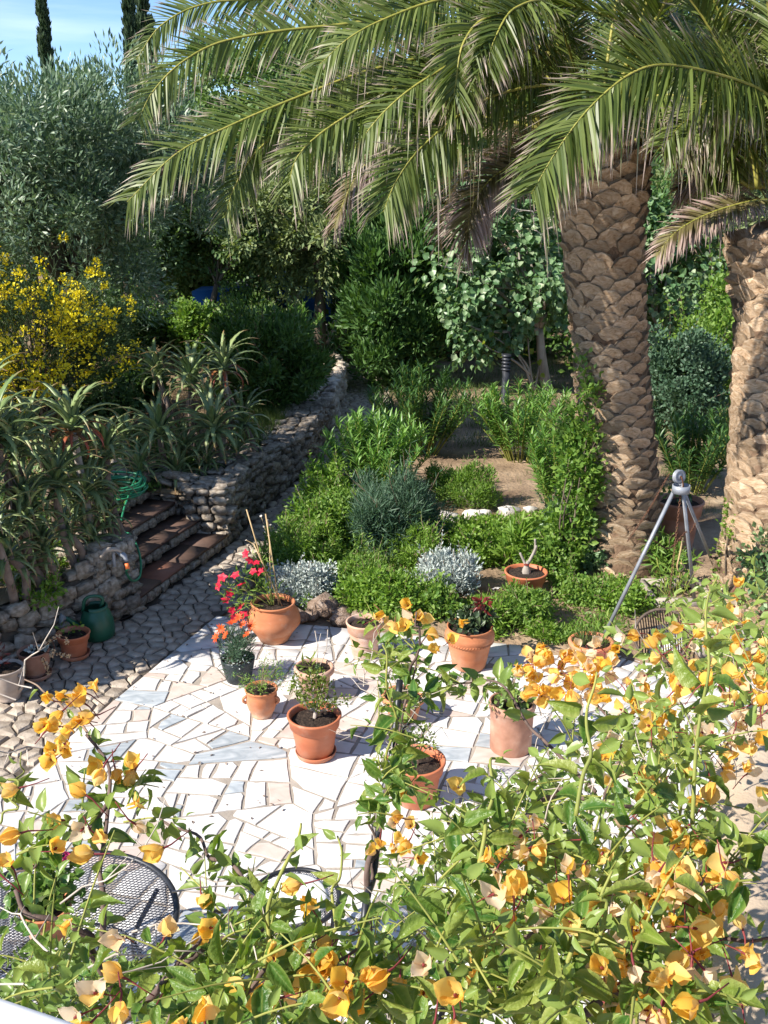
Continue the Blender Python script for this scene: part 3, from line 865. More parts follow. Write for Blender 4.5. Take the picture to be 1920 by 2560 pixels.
# edging rocks of the flower bed
rng = np.random.default_rng(41)
edge_rocks = [(705, 1545, .30), (745, 1560, .22), (780, 1552, .20), (812, 1548, .40), (858, 1566, .26), (905, 1568, .28), (955, 1572, .18), (1010, 1560, .20), (1058, 1548, .16), (620, 1478, .2), (650, 1510, .22), (1085, 1530, .2)]
where = ["behind the round-bellied pot", "small and squat behind the round-bellied pot", "between the two larger bed edging rocks", "largest of them, tall and tan under the silver plant", "under the green fern-like leaves", "beside the pale clay pot", "small one behind the pale clay pot", "left of the rope-banded pot", "small one at the foot of the rose pot's plant", "at the path corner under the pink flowers", "under the dusty silver carpet by the path", "partly buried behind the rope-banded pot"]
for (px, py, s), w in zip(edge_rocks, where):
    p = G(px, py)
    o = link('rock', ROCKS[rng.integers(5)], None, (p[0], p[1] + .06, s * .22), (rng.normal(0, .15), rng.normal(0, .15), rng.uniform(0, 6)), (s, s * .8, s * .85))
    tag(o, "rough brown edging rock " + w, 'rock', 'rocks edging the flower bed')
white_rocks = [(1082, 1322, .22, "leftmost at the end of the row"), (1128, 1314, .34, "long and low beside the bluish bush"), (1180, 1306, .30, "in the middle of the row"), (1212, 1300, .24, "small and upright beside the tallest one"), (1272, 1296, .30, "largest, near the palm"), (1325, 1288, .2, "small one beside the magenta flower")]
for px, py, s, w in white_rocks:
    p = G(px, py)
    o = link('white_rock', WROCKS[rng.integers(4)], None, (p[0], p[1], s * .2 + .03), (rng.normal(0, .15), rng.normal(0, .15), rng.uniform(-.5, .5)), (s, s * .7, s * .6))
    tag(o, "whitish stone across the flower bed, " + w, 'rock', 'white stones across the bed')

rng = np.random.default_rng(46)
q = np.vstack([rng.uniform([-5, 6], [.2, 22], (1500, 2)), rng.uniform([-3.6, 4.5], [3, 9.5], (170, 2))])
q = q[in_poly(q, PATH_POLY) | in_poly(q, PATIO)][:420]
zl = np.where(in_poly(q, PATIO), .004, -.008)
T_ = T_diamond(.5, .3, .5)
V, F, U = inst(T_, np.column_stack([q, zl]), frames(np.column_stack([rng.normal(size=(len(q), 2)), rng.normal(0, .15, len(q))]), np.tile([0, 0, 1.0], (len(q), 1)) + rng.normal(0, .25, (len(q), 3))), rng.uniform(.015, .045, len(q)))
link('leaf_litter', mesh_tris('leaf_litter', V, F, M['dead_leaf'], False, U), kind='stuff')
# ------------------------------------------------------------------ foliage builders
def clump_leaves(rng, C, Rc, n, T, size, center=None, out=.5, rand=.6, up=.15, var=.25, fill=.55, flat=1.0, nup=.3):
    """n leaves in each ball (C,Rc); returns V,F,U"""
    C = np.asarray(C, float); m = len(C)
    Rc = np.broadcast_to(np.asarray(Rc, float), (m,))
    c = np.repeat(C, n, 0); r = np.repeat(Rc, n)
    d = rdir(rng, m * n); d[:, 2] *= flat
    p = c + d * (r * rng.random(m * n) ** fill)[:, None]
    ctr = C.mean(0) if center is None else np.asarray(center, float)
    o = norm(p - ctr)
    ax = norm(d * out + o * out * .6 + rdir(rng, m * n) * rand + np.array([0, 0, up]))
    nr = norm(o * .6 + rdir(rng, m * n) * .7 + np.array([0, 0, nup]))
    s = size * rng.uniform(1 - var, 1 + var, m * n)
    return inst(T, p, frames(ax, nr), s)
def crown_points(rng, n, center, radii, shell=.45, lump=.25, bottom=-1.0):
    d = rdir(rng, n * 3); d = d[d[:, 2] > bottom][:n]
    k = (shell + (1 - shell) * rng.random(len(d)) ** .6)
    lumps = 1 + lump * np.sin(d[:, 0] * 5 + d[:, 2] * 4 + rng.uniform(0, 6)) * np.cos(d[:, 1] * 4 - d[:, 2] * 5)
    return np.asarray(center) + d * (k * lumps)[:, None] * np.asarray(radii)
def limbs(rng, fork, tips, r0=.06, sag=.12, sides=5):
    s = Soup()
    for t in tips:
        m = (fork + t) / 2 + rng.normal(0, .12, 3) * np.linalg.norm(t - fork) * .7 + np.array([0, 0, sag])
        P = catmull([fork, m, t], 8)
        s.add(*tube(P, np.linspace(r0, r0 * .18, 8), sides))
    return s
def make_tree(name, label, cat, base, fork_h, center, radii, seed, mat, T, size, clumps, per, clump_r, bark='bark', r0=.12, lean=(0, 0), group=None, n_limbs=12, shell=.45, lump=.25, bottom=-1.0, **kw):
    rng = np.random.default_rng(seed)
    base = np.asarray(base, float); root = thing(name, label, cat, tuple(base), group=group)
    fork = base + np.array([lean[0], lean[1], fork_h])
    C = crown_points(rng, clumps, center, radii, shell, lump, bottom)
    Rc = clump_r * rng.uniform(.6, 1.35, len(C))
    P = catmull([base - [0, 0, .1], base + [lean[0] * .3 + rng.normal(0, .05), lean[1] * .3, fork_h * .5], fork], 12)
    link('trunk', mesh_tris('trunk', *tube(P, np.linspace(r0 * 1.35, r0 * .8, 12), 10), M[bark], True, origin=base), root)
    if n_limbs:
        tips = C[rng.permutation(len(C))[:n_limbs]]
        link('branches', limbs(rng, fork, tips, r0 * .5).mesh('branches', M[bark], True, base), root)
    V, F, U = clump_leaves(rng, C, Rc, per, T, size, center, **kw)
    link('crown', mesh_tris('crown', V, F, M[mat], False, U, base), root)
    return root
def make_bush(name, label, base, w, h, seed, mat, T, size, clumps, per, clump_r, depth=None, cat='shrub', group=None, stem='bark', stems=7, r0=.018, shell=.4, lump=.3, low=.15, kind_part='foliage', shoots=26, **kw):
    rng = np.random.default_rng(seed)
    base = np.asarray(base, float); root = thing(name, label, cat, tuple(base), group=group)
    d = depth or w
    ctr = base + [0, 0, h * .48]
    C = crown_points(rng, clumps, ctr, (w / 2 * .88, d / 2 * .88, h * .46), shell, lump)
    C[:, 2] = np.maximum(C[:, 2], base[2] + h * low * rng.uniform(.3, 1.2, len(C)))
    if stems:
        tips = C[rng.permutation(len(C))[:stems]]
        link('branches', limbs(rng, base - [0, 0, .05], tips, r0, .05).mesh('branches', M[stem], True, base), root)
    V, F, U = clump_leaves(rng, C, clump_r * rng.uniform(.6, 1.3, len(C)), per, T, size, base + [0, 0, h * .2], **kw)
    if shoots:                                                # loose shoots break the outline
        top = C[C[:, 2] > base[2] + h * .35]; pp, aa, nn, ss = [], [], [], []; sh = Soup()
        for k in range(min(shoots, len(top))):
            s0 = top[rng.integers(len(top))]; dd = norm(norm(s0 - base - [0, 0, h * .2]) * .6 + [0, 0, .55] + rng.normal(0, .35, 3)); Ls = rng.uniform(.16, .42) * min(h, w) + clump_r * .6
            e0 = s0 + dd * Ls + rng.normal(0, .04, 3); P = catmull([s0, (s0 + e0) / 2 + rng.normal(0, .02, 3), e0], 8); sh.add(*tube(P, np.linspace(.004, .002, 8), 4, False))
            nl = int(max(6, Ls / (size * .30)))
            for f in np.linspace(.3, 1, nl):
                q = P[int(f * 7)]; ax = norm(dd * .6 + rng.normal(0, .55, 3)); pp.append(q); aa.append(ax); nn.append(norm(rng.normal(0, .6, 3) + [0, 0, .8])); ss.append(size * rng.uniform(.6, 1.1))
        v2, f2, u2 = inst(T, np.array(pp), frames(np.array(aa), np.array(nn)), np.array(ss))
        F = np.vstack([F, f2 + len(V)]); V = np.vstack([V, v2]); U = np.vstack([U, u2])
        link('shoots', sh.mesh('shoots', M['twig'], True, base), root, kind='stuff')
    link(kind_part, mesh_tris(kind_part, V, F, M[mat], False, U, base), root)
    return root
LEAF_LANCE = T_blade(.2, 2, .12, p_lance, .15)
LEAF_OLIVE = T_diamond(.24, .1)
LEAF_OVAL = T_diamond(.62, .18, .5)
LEAF_ROUND = T_ovate(.95, 3, .2, .25)
SPRAY = T_diamond(.34, .3, .4)
NEEDLE = T_diamond(.09, .2)
BLADE = T_blade(.05, 3, .35, None, .2)

# ------------------------------------------------------------------ palms
def leaf_base_mesh(seed):
    rg = np.random.default_rng(seed)
    out = [(0, -.5, .0), (.32, -.30, .25), (.5, .04, .6), (.34, .36, .95), (0, .5, 1.0), (-.34, .36, .95), (-.5, .04, .6), (-.32, -.30, .25)]
    V = [(x + rg.normal(0, .035), z + rg.normal(0, .03), y + rg.normal(0, .08)) for x, z, y in out]
    V += [(x * .5 + rg.normal(0, .04), z * .5 + rg.normal(0, .04), .55 + z * .55 + rg.normal(0, .12)) for x, z, y in out]
    V += [(x * .95, z * .95, -.9) for x, z, y in out] + [(0, 0, .6 + rg.normal(0, .1))]
    F = []
    for i in range(8):
        k = (i + 1) % 8
        F += [(i, k, 8 + k), (i, 8 + k, 8 + i), (8 + i, 8 + k, 24), (16 + i, 16 + k, k), (16 + i, k, i)]
    return mesh_tris('leaf_base', V, F, M['palm_base'])       # x wide, y up, z out
LB = [leaf_base_mesh(400 + i) for i in range(7)]
def palm_trunk(root, base, axis_pts, radf, seed, dz=.0105, maxp=300):
    rng = np.random.default_rng(seed)
    P = catmull(axis_pts, 30); H = P[-1, 2] - P[0, 2]
    rad = np.array([radf((p[2] - P[0, 2]) / H) for p in P])
    tr = link('trunk', mesh_tris('trunk', *tube(P, rad * .97, 28), M['palm_core'], True, origin=base), root)
    N = int(H / dz); items = []
    for i in range(N):
        f = (i + .5) / N; z = P[0, 2] + f * H
        c = np.array([np.interp(z, P[:, 2], P[:, 0]), np.interp(z, P[:, 2], P[:, 1]), z]); r = radf(f)
        a = i * 2.39996 + rng.normal(0, .06)
        o = np.array([math.cos(a), math.sin(a), 0]); 
        vis = np.dot(o, norm(np.array([0, 0, CAM_H]) - c))
        if rng.random() < .035: continue
        items.append((vis, c, o, r, f))
    items.sort(key=lambda t: -t[0])
    js = Soup()
    for i, (vis, c, o, r, f) in enumerate(items):
        w = math.sqrt(2 * math.pi * r * dz) * 1.85 * rng.uniform(.85, 1.15)
        h = w * (.60 + .26 * sstep(.45, .95, f)) * rng.uniform(.85, 1.15)
        th = .030 + .062 * sstep(.72, 1, f) + rng.uniform(0, .014)
        tilt = .10 + .22 * sstep(.6, 1, f) + rng.normal(0, .05)
        if rng.random() < .08: tilt += rng.uniform(.15, .4); th *= 1.4; w *= .8
        up = np.array([0, 0, 1.0]); s = np.cross(up, o); Rm = np.stack([s, up, o], -1)
        Rm = Rm @ np.array(Euler((tilt, 0, rng.normal(0, .10))).to_matrix())
        loc = c + o * (r * .955) - base; me = LB[rng.integers(7)]; sc = (w, h, th)
        if i < maxp:
            link('leaf_base', me, tr, loc, Matrix(Rm.tolist()).to_quaternion(), sc)
        else:
            co = np.empty(len(me.vertices) * 3, np.float32); me.vertices.foreach_get("co", co)
            fc = np.empty(len(me.polygons) * 3, np.int32); me.polygons.foreach_get("vertices", fc)
            js.add((co.reshape(-1, 3) * np.array(sc)) @ Rm.T + loc, fc.reshape(-1, 3))
    if js.n:
        link('leaf_bases', js.mesh('leaf_bases', M['palm_base']), tr, kind='stuff')
    return tr
def leaflet_strip():
    V = [(-.5, 0, 0), (.5, 0, 0), (-.5, .33, 0), (.5, .33, 0), (-.36, .68, 0), (.36, .68, 0), (0, 1, 0)]
    F = [(0, 1, 3), (0, 3, 2), (2, 3, 5), (2, 5, 4), (4, 5, 6)]
    return V, F
def frond(root, ctrl, seed, origin, n=105, lmax=.52, wid=.026, sag=.30, lift=.35, mat='palm_leaf', roll=0.0, bare=.13):
    rng = np.random.default_rng(seed)
    P = catmull(ctrl, 44)
    dl = np.concatenate([[0], np.cumsum(np.linalg.norm(np.diff(P, axis=0), axis=1))]); L = dl[-1]
    T = norm(np.gradient(P, axis=0))
    rt = tube(P, np.linspace(.022, .004, 44) * (1 if L > 2 else .7), 5)
    link('rachis', mesh_tris('rachis', *rt, M['rachis'], True, origin=origin), root) if False else None
    s = Soup()
    Vs, Fs, Us = [], [], []
    tt = np.linspace(bare, .995, n)
    for side in (-1, 1):
        t = np.clip(tt + rng.normal(0, .002, n), 0, 1)
        p = np.stack([np.interp(t * L, dl, P[:, k]) for k in range(3)], 1)
        Tn = norm(np.stack([np.interp(t * L, dl, T[:, k]) for k in range(3)], 1))
        up = np.array([0, 0, 1.0]) + 0 * Tn
        S_ = norm(np.cross(Tn, up))
        # near-vertical pieces keep a steady sideways direction
        Uv = np.cross(S_, Tn)
        cr, sr = math.cos(roll), math.sin(roll)
        S2 = S_ * cr + Uv * sr; U2 = Uv * cr - S_ * sr
        fw = .50 + .55 * t
        lf = lift + rng.normal(0, .16, n)
        ld = norm(S2 * side + Tn * (fw + rng.normal(0, .08, n))[:, None] + U2 * lf[:, None])
        prof = np.sin(np.pi * np.clip((t - bare + .10) / (1.16 - bare), 0, 1)) ** .6
        ln = lmax * (.30 + .70 * prof) * rng.uniform(.82, 1.08, n)
        wv = norm(Tn * .9 + U2 * rng.normal(.25, .35, n)[:, None] * 1.0 + rng.normal(0, .15, (n, 3)))
        wv = norm(wv - ld * np.sum(wv * ld, 1, keepdims=True))
        w = wid * rng.uniform(.8, 1.15, n) * (.55 + .45 * prof)
        sg = sag * rng.uniform(.6, 1.5, n) * np.where(ld[:, 2] > .15, .35, 1.0)
        lv = [(-.5, 0), (.5, 0), (-.5, .3), (.5, .3), (-.38, .66), (.38, .66), (0, 1)]
        bent = rng.random(n) < .10; sg = np.where(bent, sg * rng.uniform(1.5, 3.5, n), sg); ln = np.where(rng.random(n) < .07, ln * rng.uniform(0, .5, n), ln)
        V = []
        for a, y in lv:
            q = p + ld * (ln * y)[:, None] + wv * (w * a)[:, None]
            q = q + np.array([0, 0, -1.0]) * (sg * ln * y * y)[:, None]
            V.append(q)
        V = np.stack(V, 1)
        F = np.array([(0, 1, 3), (0, 3, 2), (2, 3, 5), (2, 5, 4), (4, 5, 6)])
        U = np.tile(np.array([(a + .5, y) for a, y in lv]), (n, 1))
        s.add(V.reshape(-1, 3), (F[None] + (np.arange(n) * 7)[:, None, None]).reshape(-1, 3), U)
    o = link('frond', s.mesh('frond', M[mat], False, origin, True), root)
    link('rachis', mesh_tris('rachis', *rt, M['rachis'], True, origin=origin), o)
    return o
def arc_frond(C, az, el, L, droop, rng):
    n = 9; p = np.array(C, float); pts = [p.copy()]; e = el
    for i in range(n):
        d = np.array([math.sin(az) * math.cos(e), math.cos(az) * math.cos(e), math.sin(e)])
        p = p + d * L / n; pts.append(p.copy()); e -= droop / n * (.55 + .9 * i / n); az += rng.normal(0, .03)
    return pts

B1 = np.array([2.78, 11.1, 0.0]); 
ax1 = [G(1558, 1420), D(1548, 1250, 11.08), D(1530, 960, 11.05), D(1510, 680, 11.0), D(1494, 440, 11.0), D(1490, 350, 11.0)]
B1 = np.array(ax1[0]); ax1[0] = ax1[0] - [0, 0, .15]
def rad1(f):
    return .355 + .13 * math.exp(-f * 9) + .05 * math.exp(-((f - .27) / .22) ** 2) + .03 * sstep(.45, .75, f) + .07 * sstep(.80, .92, f) - .12 * sstep(.95, 1, f)
palm1 = thing('palm_tree', "big date palm with thick scaly trunk standing left of the pulley tripod", 'palm tree', tuple(B1), group='date palms in the garden')
palm_trunk(palm1, B1, ax1, rad1, 51)
C1 = D(1490, 330, 11.0)
hero1 = [  # photo sight points with depth, from crown to tip
    [(1440, 230, 11), (1080, 60, 11.3), (810, 66, 11.2), (579, 98, 11.0), (463, 150, 10.8), (385, 225, 10.7), (345, 300, 10.6)],
    [(1440, 180, 11.3), (1080, -40, 12), (723, -6, 12), (521, 8, 11.8), (405, 62, 11.6), (340, 150, 11.5)],
    [(1440, 260, 10.9), (1180, 140, 10.6), (955, 168, 10.3), (752, 240, 10.0), (580, 312, 9.8), (440, 385, 9.6), (318, 505, 9.5)],
    [(1440, 270, 10.8), (1240, 165, 10.3), (1100, 170, 10.0), (955, 240, 9.7), (820, 320, 9.5), (745, 390, 9.4), (722, 462, 9.4)],
    [(1440, 270, 10.8), (1180, 170, 10.5), (960, 225, 10.2), (770, 290, 10.0), (650, 370, 9.9), (590, 460, 9.8), (562, 545, 9.8)],
    [(1440, 300, 10.7), (1423, 217, 10.4), (1272, 228, 9.9), (1157, 282, 9.6), (1050, 372, 9.4), (992, 450, 9.3), (958, 530, 9.3)],
    [(1440, 250, 10.8), (1330, 130, 10.3), (1200, 130, 9.9), (1060, 200, 9.6), (960, 280, 9.5), (880, 380, 9.5)],
    [(1440, 240, 10.7), (1330, 60, 10), (1220, 45, 9.6), (1160, 105, 9.4), (1140, 200, 9.3), (1132, 290, 9.3)],
    [(1440, 200, 10.9), (1260, -20, 10.4), (1100, 0, 10.0), (980, 40, 9.8), (880, 90, 9.7), (800, 160, 9.7)],
    [(1450, 200, 10.8), (1380, 20, 10.2), (1290, 20, 9.7), (1400, 70, 9.3), (1460, 150, 9.1), (1480, 230, 9.0)][:3] + [(1240, 90, 9.4), (1215, 170, 9.3)],
    [(1440, 360, 10.9), (1360, 360, 10.6), (1290, 405, 10.4), (1220, 455, 10.3), (1178, 525, 10.2), (1166, 630, 10.2)],
    [(1440, 340, 11.3), (1180, 290, 11.6), (1020, 320, 11.7), (935, 385, 11.8), (875, 470, 11.8), (835, 570, 11.8)],
    [(1540, 300, 10.8), (1640, 240, 10.4), (1740, 255, 10.2), (1810, 320, 10.1), (1850, 440, 10.1)],
    [(1560, 330, 10.8), (1640, 290, 10.5), (1720, 320, 10.4), (1770, 390, 10.4), (1800, 470, 10.4)],
    [(1540, 300, 11.1), (1660, 200, 11.3), (1780, 180, 11.5), (1900, 230, 11.6), (1980, 330, 11.7)],
]
for i, h in enumerate(hero1):
    low = i in (10, 11)
    frond(palm1, [D(*q) for q in h], 600 + i, B1, n=225, lmax=(.44, .42, .52, .50, .44, .54, .48, .46, .5, .42, .42, .42, .46, .46, .46)[i], wid=.0235, sag=.25, lift=.10, roll=(1 if i != 12 and i != 13 and i != 14 else -1) * R((62, 55, 52, 60, 58, 64, 50, 45, 50, 40, 40, 35, 50, 45, 50)[i]), mat='palm_dry' if low else 'palm_leaf', bare=.10)
rng = np.random.default_rng(61)
for i in range(27):
    az = i * 2.39996 + rng.normal(0, .2); el = R(rng.uniform(15, 82))
    dr = R(95) + rng.uniform(-.3, .4)
    d = np.array([math.sin(az), math.cos(az)])
    if d[0] < .25 and d[1] < -.2: continue
    if d[0] < -.15 and d[1] < .85:
        if rng.random() < .5: continue
        el = R(rng.uniform(70, 86))
    if d[1] < -.25 and el < R(62): el = R(rng.uniform(66, 84))
    frond(palm1, arc_frond(C1 + np.array([d[0] * .25, d[1] * .25, .15]), az, el, rng.uniform(3.2, 4.2), dr * (.75 if el > 1.1 else 1), rng), 640 + i, B1, n=165, lmax=.5, wid=.0225, sag=.3)
for i in range(9):                                          # cut stalk stubs and young stalks round the crown base
    az = R(200 + 40 * i + rng.uniform(-12, 12)); dd = np.array([math.sin(az), math.cos(az), 0])
    P = catmull([C1 + dd * .25 - [0, 0, .35], C1 + dd * .50 + [0, 0, .0], C1 + dd * .85 + [0, 0, .22 + .1 * (i % 3)]], 8)
    link('stalk', mesh_tris('stalk', *tube(P, np.linspace(.055, .03, 8), 6), M['rachis'], True, origin=B1), palm1)
for i in range(3):                                          # old grey fronds hanging against the trunk
    az = R((50, 105, 300)[i])
    frond(palm1, arc_frond(C1 + np.array([math.sin(az) * .3, math.cos(az) * .3, -.1]), az, R(5), 2.1, R(115), rng), 690 + i, B1, n=60, lmax=.38, sag=.2, mat='palm_dry')

ax2 = [G(1925, 1505), D(1928, 1300, 9.85), D(1938, 980, 10.0), D(1945, 720, 10.1), D(1946, 590, 10.1)]
B2 = np.array(ax2[0]); ax2[0] = ax2[0] - [0, 0, .15]
def rad2(f):
    return .375 + .30 * math.exp(-f * 5) + .03 * sstep(.82, .97, f)
palm2 = thing('palm_tree', "second date palm at the edge of the view, its swollen trunk base beside the tripod", 'palm tree', tuple(B2), group='date palms in the garden')
palm_trunk(palm2, B2, ax2, rad2, 52)
C2 = D(1948, 500, 10.1)
hero2 = [
    [(1945, 430, 10.4), (1950, 300, 10.0), (1915, 236, 9.6), (1828, 196, 9.2), (1683, 163, 8.8), (1585, 180, 8.6), (1481, 262, 8.5), (1395, 372, 8.45), (1328, 485, 8.4)],
    [(1930, 500, 10.3), (1870, 505, 10.0), (1770, 535, 9.8), (1690, 580, 9.7), (1640, 640, 9.7)],
    [(1930, 480, 10.3), (1880, 380, 9.9), (1800, 300, 9.6), (1720, 300, 9.4), (1660, 360, 9.3)],
    [(1935, 480, 10.6), (1870, 420, 10.9), (1780, 420, 11.0), (1700, 470, 11.1)],
    [(1940, 460, 10.3), (1900, 330, 9.8), (1850, 250, 9.5), (1790, 240, 9.3), (1720, 290, 9.2)],
]
for i, h in enumerate(hero2):
    frond(palm2, [D(*q) for q in h], 700 + i, B2, n=290 if i == 0 else 150, lmax=.60 if i == 0 else (.30 if i == 1 else .40), wid=.026, sag=.28, lift=.10, roll=R((62, 30, 50, 30, 50)[i]), mat='palm_dry' if i in (1, 3) else 'palm_leaf', bare=.12)
rng = np.random.default_rng(62)
for i in range(22):
    az = i * 2.39996 + rng.normal(0, .2); el = R(rng.uniform(20, 82)); d = np.array([math.sin(az), math.cos(az)])
    if d[1] < .1 and el < R(66): el = R(rng.uniform(68, 85))
    frond(palm2, arc_frond(C2 + np.array([d[0] * .25, d[1] * .25, .1]), az, el, rng.uniform(2.8, 3.8), R(80), rng), 720 + i, B2, n=160, lmax=.52, wid=.0235, sag=.4)

# ------------------------------------------------------------------ trees
oc = D(165, 432, 15)
make_tree('olive_tree', "silvery olive tree spreading above the yellow broom", 'tree', (oc[0] - .2, 15.2, .8), 1.9, oc + [0, .2, 0], (2.1, 1.9, 1.52), 71, 'olive', T_diamond(.27, .12), .105, 140, 430, .44, r0=.16, shell=.4, lump=.3, out=.5, rand=.5, up=.3, bottom=-.9)
for i, (px, py, z, s, lab) in enumerate([(325, 835, .95, 1.0, "dark evergreen tree with a thin trunk, nearest the yellow broom"), (392, 845, .95, .95, "dark slender evergreen with a straight trunk, second from the broom"), (428, 855, .9, .9, "dark evergreen with a leaning trunk above dry grass"), (525, 845, .95, 1.05, "dark evergreen with a forked trunk beside the big rounded shrub")]):
    b = G(px, py, z)
    make_tree('evergreen_tree', lab, 'tree', b, 1.1, b + [(-.1, .2, -.3, .3)[i], .3, 2.15], ((1.15, .7, .6, 1.0)[i] * s, 1.0, (1.15, .8, .7, 1.0)[i]), 80 + i, 'evergreen', LEAF_OVAL, .09, 60, 150, .32, r0=.07, n_limbs=9, lean=((0, .1, -.25, .2)[i], 0), group='dark trees behind the broom')
jb = G(797, 862, .75)
make_tree('juniper_tree', "big shaggy juniper with a dark straight trunk at the far end of the wall", 'tree', jb, 2.0, D(750, 560, jb[1]) + [0, .2, 0], (1.5, 1.4, 1.6), 85, 'juniper', SPRAY, .15, 95, 170, .36, r0=.11, shell=.4, lump=.3, up=.0, out=.6)
jb2 = D(735, 800, 25)
make_tree('juniper_tree', "pale-trunked twisted tree behind the juniper", 'tree', jb2, 1.6, D(690, 560, 25), (1.5, 1.4, 1.4), 86, 'juniper', SPRAY, .16, 60, 140, .4, bark='bark_pale', r0=.13, lean=(.35, 0))
cb = np.array([*G(1000, 965)[:2], 0.0])
make_tree('conifer_tree', "dense feathery green conifer between the juniper and the round-leaved tree", 'tree', cb, 1.2, D(985, 735, cb[1]), (.98, 1.0, 1.95), 87, 'conifer', SPRAY, .17, 130, 150, .32, r0=.09, shell=.45, lump=.22, up=.55, out=.4, rand=.4)
fb = G(1372, 985)
make_tree('fig_tree', "round-leaved tree with pale bare branches left of the big palm trunk", 'tree', fb, 1.3, D(1262, 655, fb[1]), (1.5, 1.25, 1.62), 88, 'fig', LEAF_ROUND, .135, 85, 62, .36, bark='bark_pale', r0=.09, lean=(-.25, 0), n_limbs=26, shell=.5, lump=.25, up=-.25, nup=.8)
figt = [o for o in COL.objects if o.name == 'fig_tree'][0]
rng = np.random.default_rng(91); s = Soup(); fc = D(1262, 655, fb[1])
for i in range(22):
    p0 = fc + np.array([rng.uniform(-1.0, 1.1), rng.uniform(-1.1, -.5), rng.uniform(.2, 1.2)]); q = p0; dd = norm(np.array([rng.normal(0, .6), -.3, .7])); pts = [q]
    for k in range(5): dd = norm(dd + rng.normal(0, .4, 3)); q = q + dd * rng.uniform(.10, .17); pts.append(q)
    s.add(*tube(np.array(pts), np.linspace(.012, .004, 6), 4))
    for k in (2, 3, 4): s.add(*tube([pts[k], pts[k] + norm(dd + rng.normal(0, .8, 3)) * .16], [.006, .002], 3))
link('bare_twigs', s.mesh('bare_twigs', M['twig_pale'], origin=fb), figt, kind='stuff')
fb2 = G(1660, 975)
make_tree('fig_tree', "round-leaved tree showing between the two palm trunks", 'tree', fb2 + [0, 1.0, 0], 1.2, D(1665, 640, fb2[1] + 1), (1.1, 1.0, 1.3), 89, 'fig', LEAF_ROUND, .135, 50, 55, .36, bark='bark_pale', r0=.07, n_limbs=14, up=-.25, nup=.8)
# bare pale fig shoots with a few light leaves, left of the lamp bollard
ff = thing('fig_sapling', "pale bare fig shoots with a few lime leaves beside the lamp bollard", 'sapling', tuple(G(1335, 985)))
o_ = G(1335, 985); s = Soup(); lv = []
for pts in ([(1335, 985), (1325, 930), (1300, 890), (1262, 860), (1232, 840)], [(1335, 985), (1328, 940), (1322, 880), (1318, 820)], [(1335, 985), (1315, 925), (1290, 880), (1275, 840), (1266, 805)], [(1325, 935), (1290, 905), (1255, 885), (1225, 872), (1195, 850)], [(1335, 985), (1345, 930), (1352, 890)]):
    P = catmull([D(u, v, o_[1] - .1 + .004 * (u - 1335)) for u, v in pts], 14)
    s.add(*tube(P, np.linspace(.028, .008, 14), 6)); lv += list(P[7:])
link('branches', s.mesh('branches', M['bark_pale'], True, o_), ff)
rng = np.random.default_rng(90)
lv = np.array(lv)[::2]; lv = lv + rng.normal(0, .05, lv.shape)
link('foliage', mesh_tris('foliage', *inst(T_ovate(.9, 3, .2, .3), lv, frames(rdir(rng, len(lv)) + [0, -.3, -.2], rdir(rng, len(lv)) + [0, -.6, .8]), .15 * rng.uniform(.7, 1.2, len(lv)))[:2], M['figlight'], origin=o_), ff)

# farther trees
far = [  # px, py (crown centre), depth, rx, rz, material, template, size, clumps, per, label
    (640, 300, 30, 2.3, 2.3, 'midgreen', LEAF_OVAL, .17, 80, 110, "broad mid-green tree rising behind the juniper under the palm fronds"),
    (535, 270, 34, 1.1, 1.9, 'midgreen', SPRAY, .22, 40, 110, "light green pine beside the twin cypresses"),
    (800, 260, 33, 2.2, 2.2, 'midgreen', LEAF_OVAL, .18, 70, 100, "tree of small light leaves behind the middle palm fronds"),
    (485, 700, 24, .8, .7, 'midgreen', LEAF_OVAL, .12, 40, 110, "low leafy tree in front of the ochre shed"),
    (520, 590, 24.5, 1.0, 1.1, 'herb', LEAF_OVAL, .11, 45, 110, "light green young tree between the shed and the juniper"),
    (1000, 380, 27, 2.4, 2.6, 'evergreen', SPRAY, .2, 90, 110, "dark spreading evergreen behind the lowest palm fronds"),
    (1250, 330, 29, 2.6, 2.8, 'conifer', SPRAY, .2, 90, 110, "dark conifer rising behind the round-leaved tree"),
    (1480, 160, 31, 3.0, 3.0, 'evergreen', SPRAY, .22, 90, 110, "tall dark evergreen behind the crown of the big palm"),
    (1760, 120, 27, 3.0, 3.2, 'evergreen', LEAF_OVAL, .2, 100, 120, "tall dark tree behind both palm crowns"),
    (1740, 600, 24, 1.8, 1.9, 'juniper', SPRAY, .17, 70, 130, "soft grey-green pine seen between the palm trunks"),
    (1900, 500, 26, 2.2, 2.4, 'evergreen', SPRAY, .2, 70, 110, "dark evergreen behind the second palm"),
    (880, 560, 26, 1.6, 1.8, 'conifer', SPRAY, .18, 60, 120, "dark conifer between the juniper and the feathery conifer"),
    (1130, 700, 25, 1.6, 1.7, 'evergreen', SPRAY, .18, 60, 110, "shadowed evergreen behind the pale fig shoots"),
    (60, 520, 24, 2.2, 1.9, 'evergreen', LEAF_OVAL, .16, 70, 110, "dark tree behind the olive"),
    (350, 410, 27, 2.0, 1.35, 'evergreen', LEAF_OVAL, .17, 80, 110, "dark tree rising over the ochre shed behind the olive"),
    (980, 120, 36, 2.6, 2.2, 'conifer', SPRAY, .24, 60, 110, "distant dark pine showing through the upper palm fronds"),
    (1540, 620, 23, 1.6, 2.0, 'conifer', SPRAY, .18, 60, 110, "dark conifer hidden behind the big palm trunk"),
]
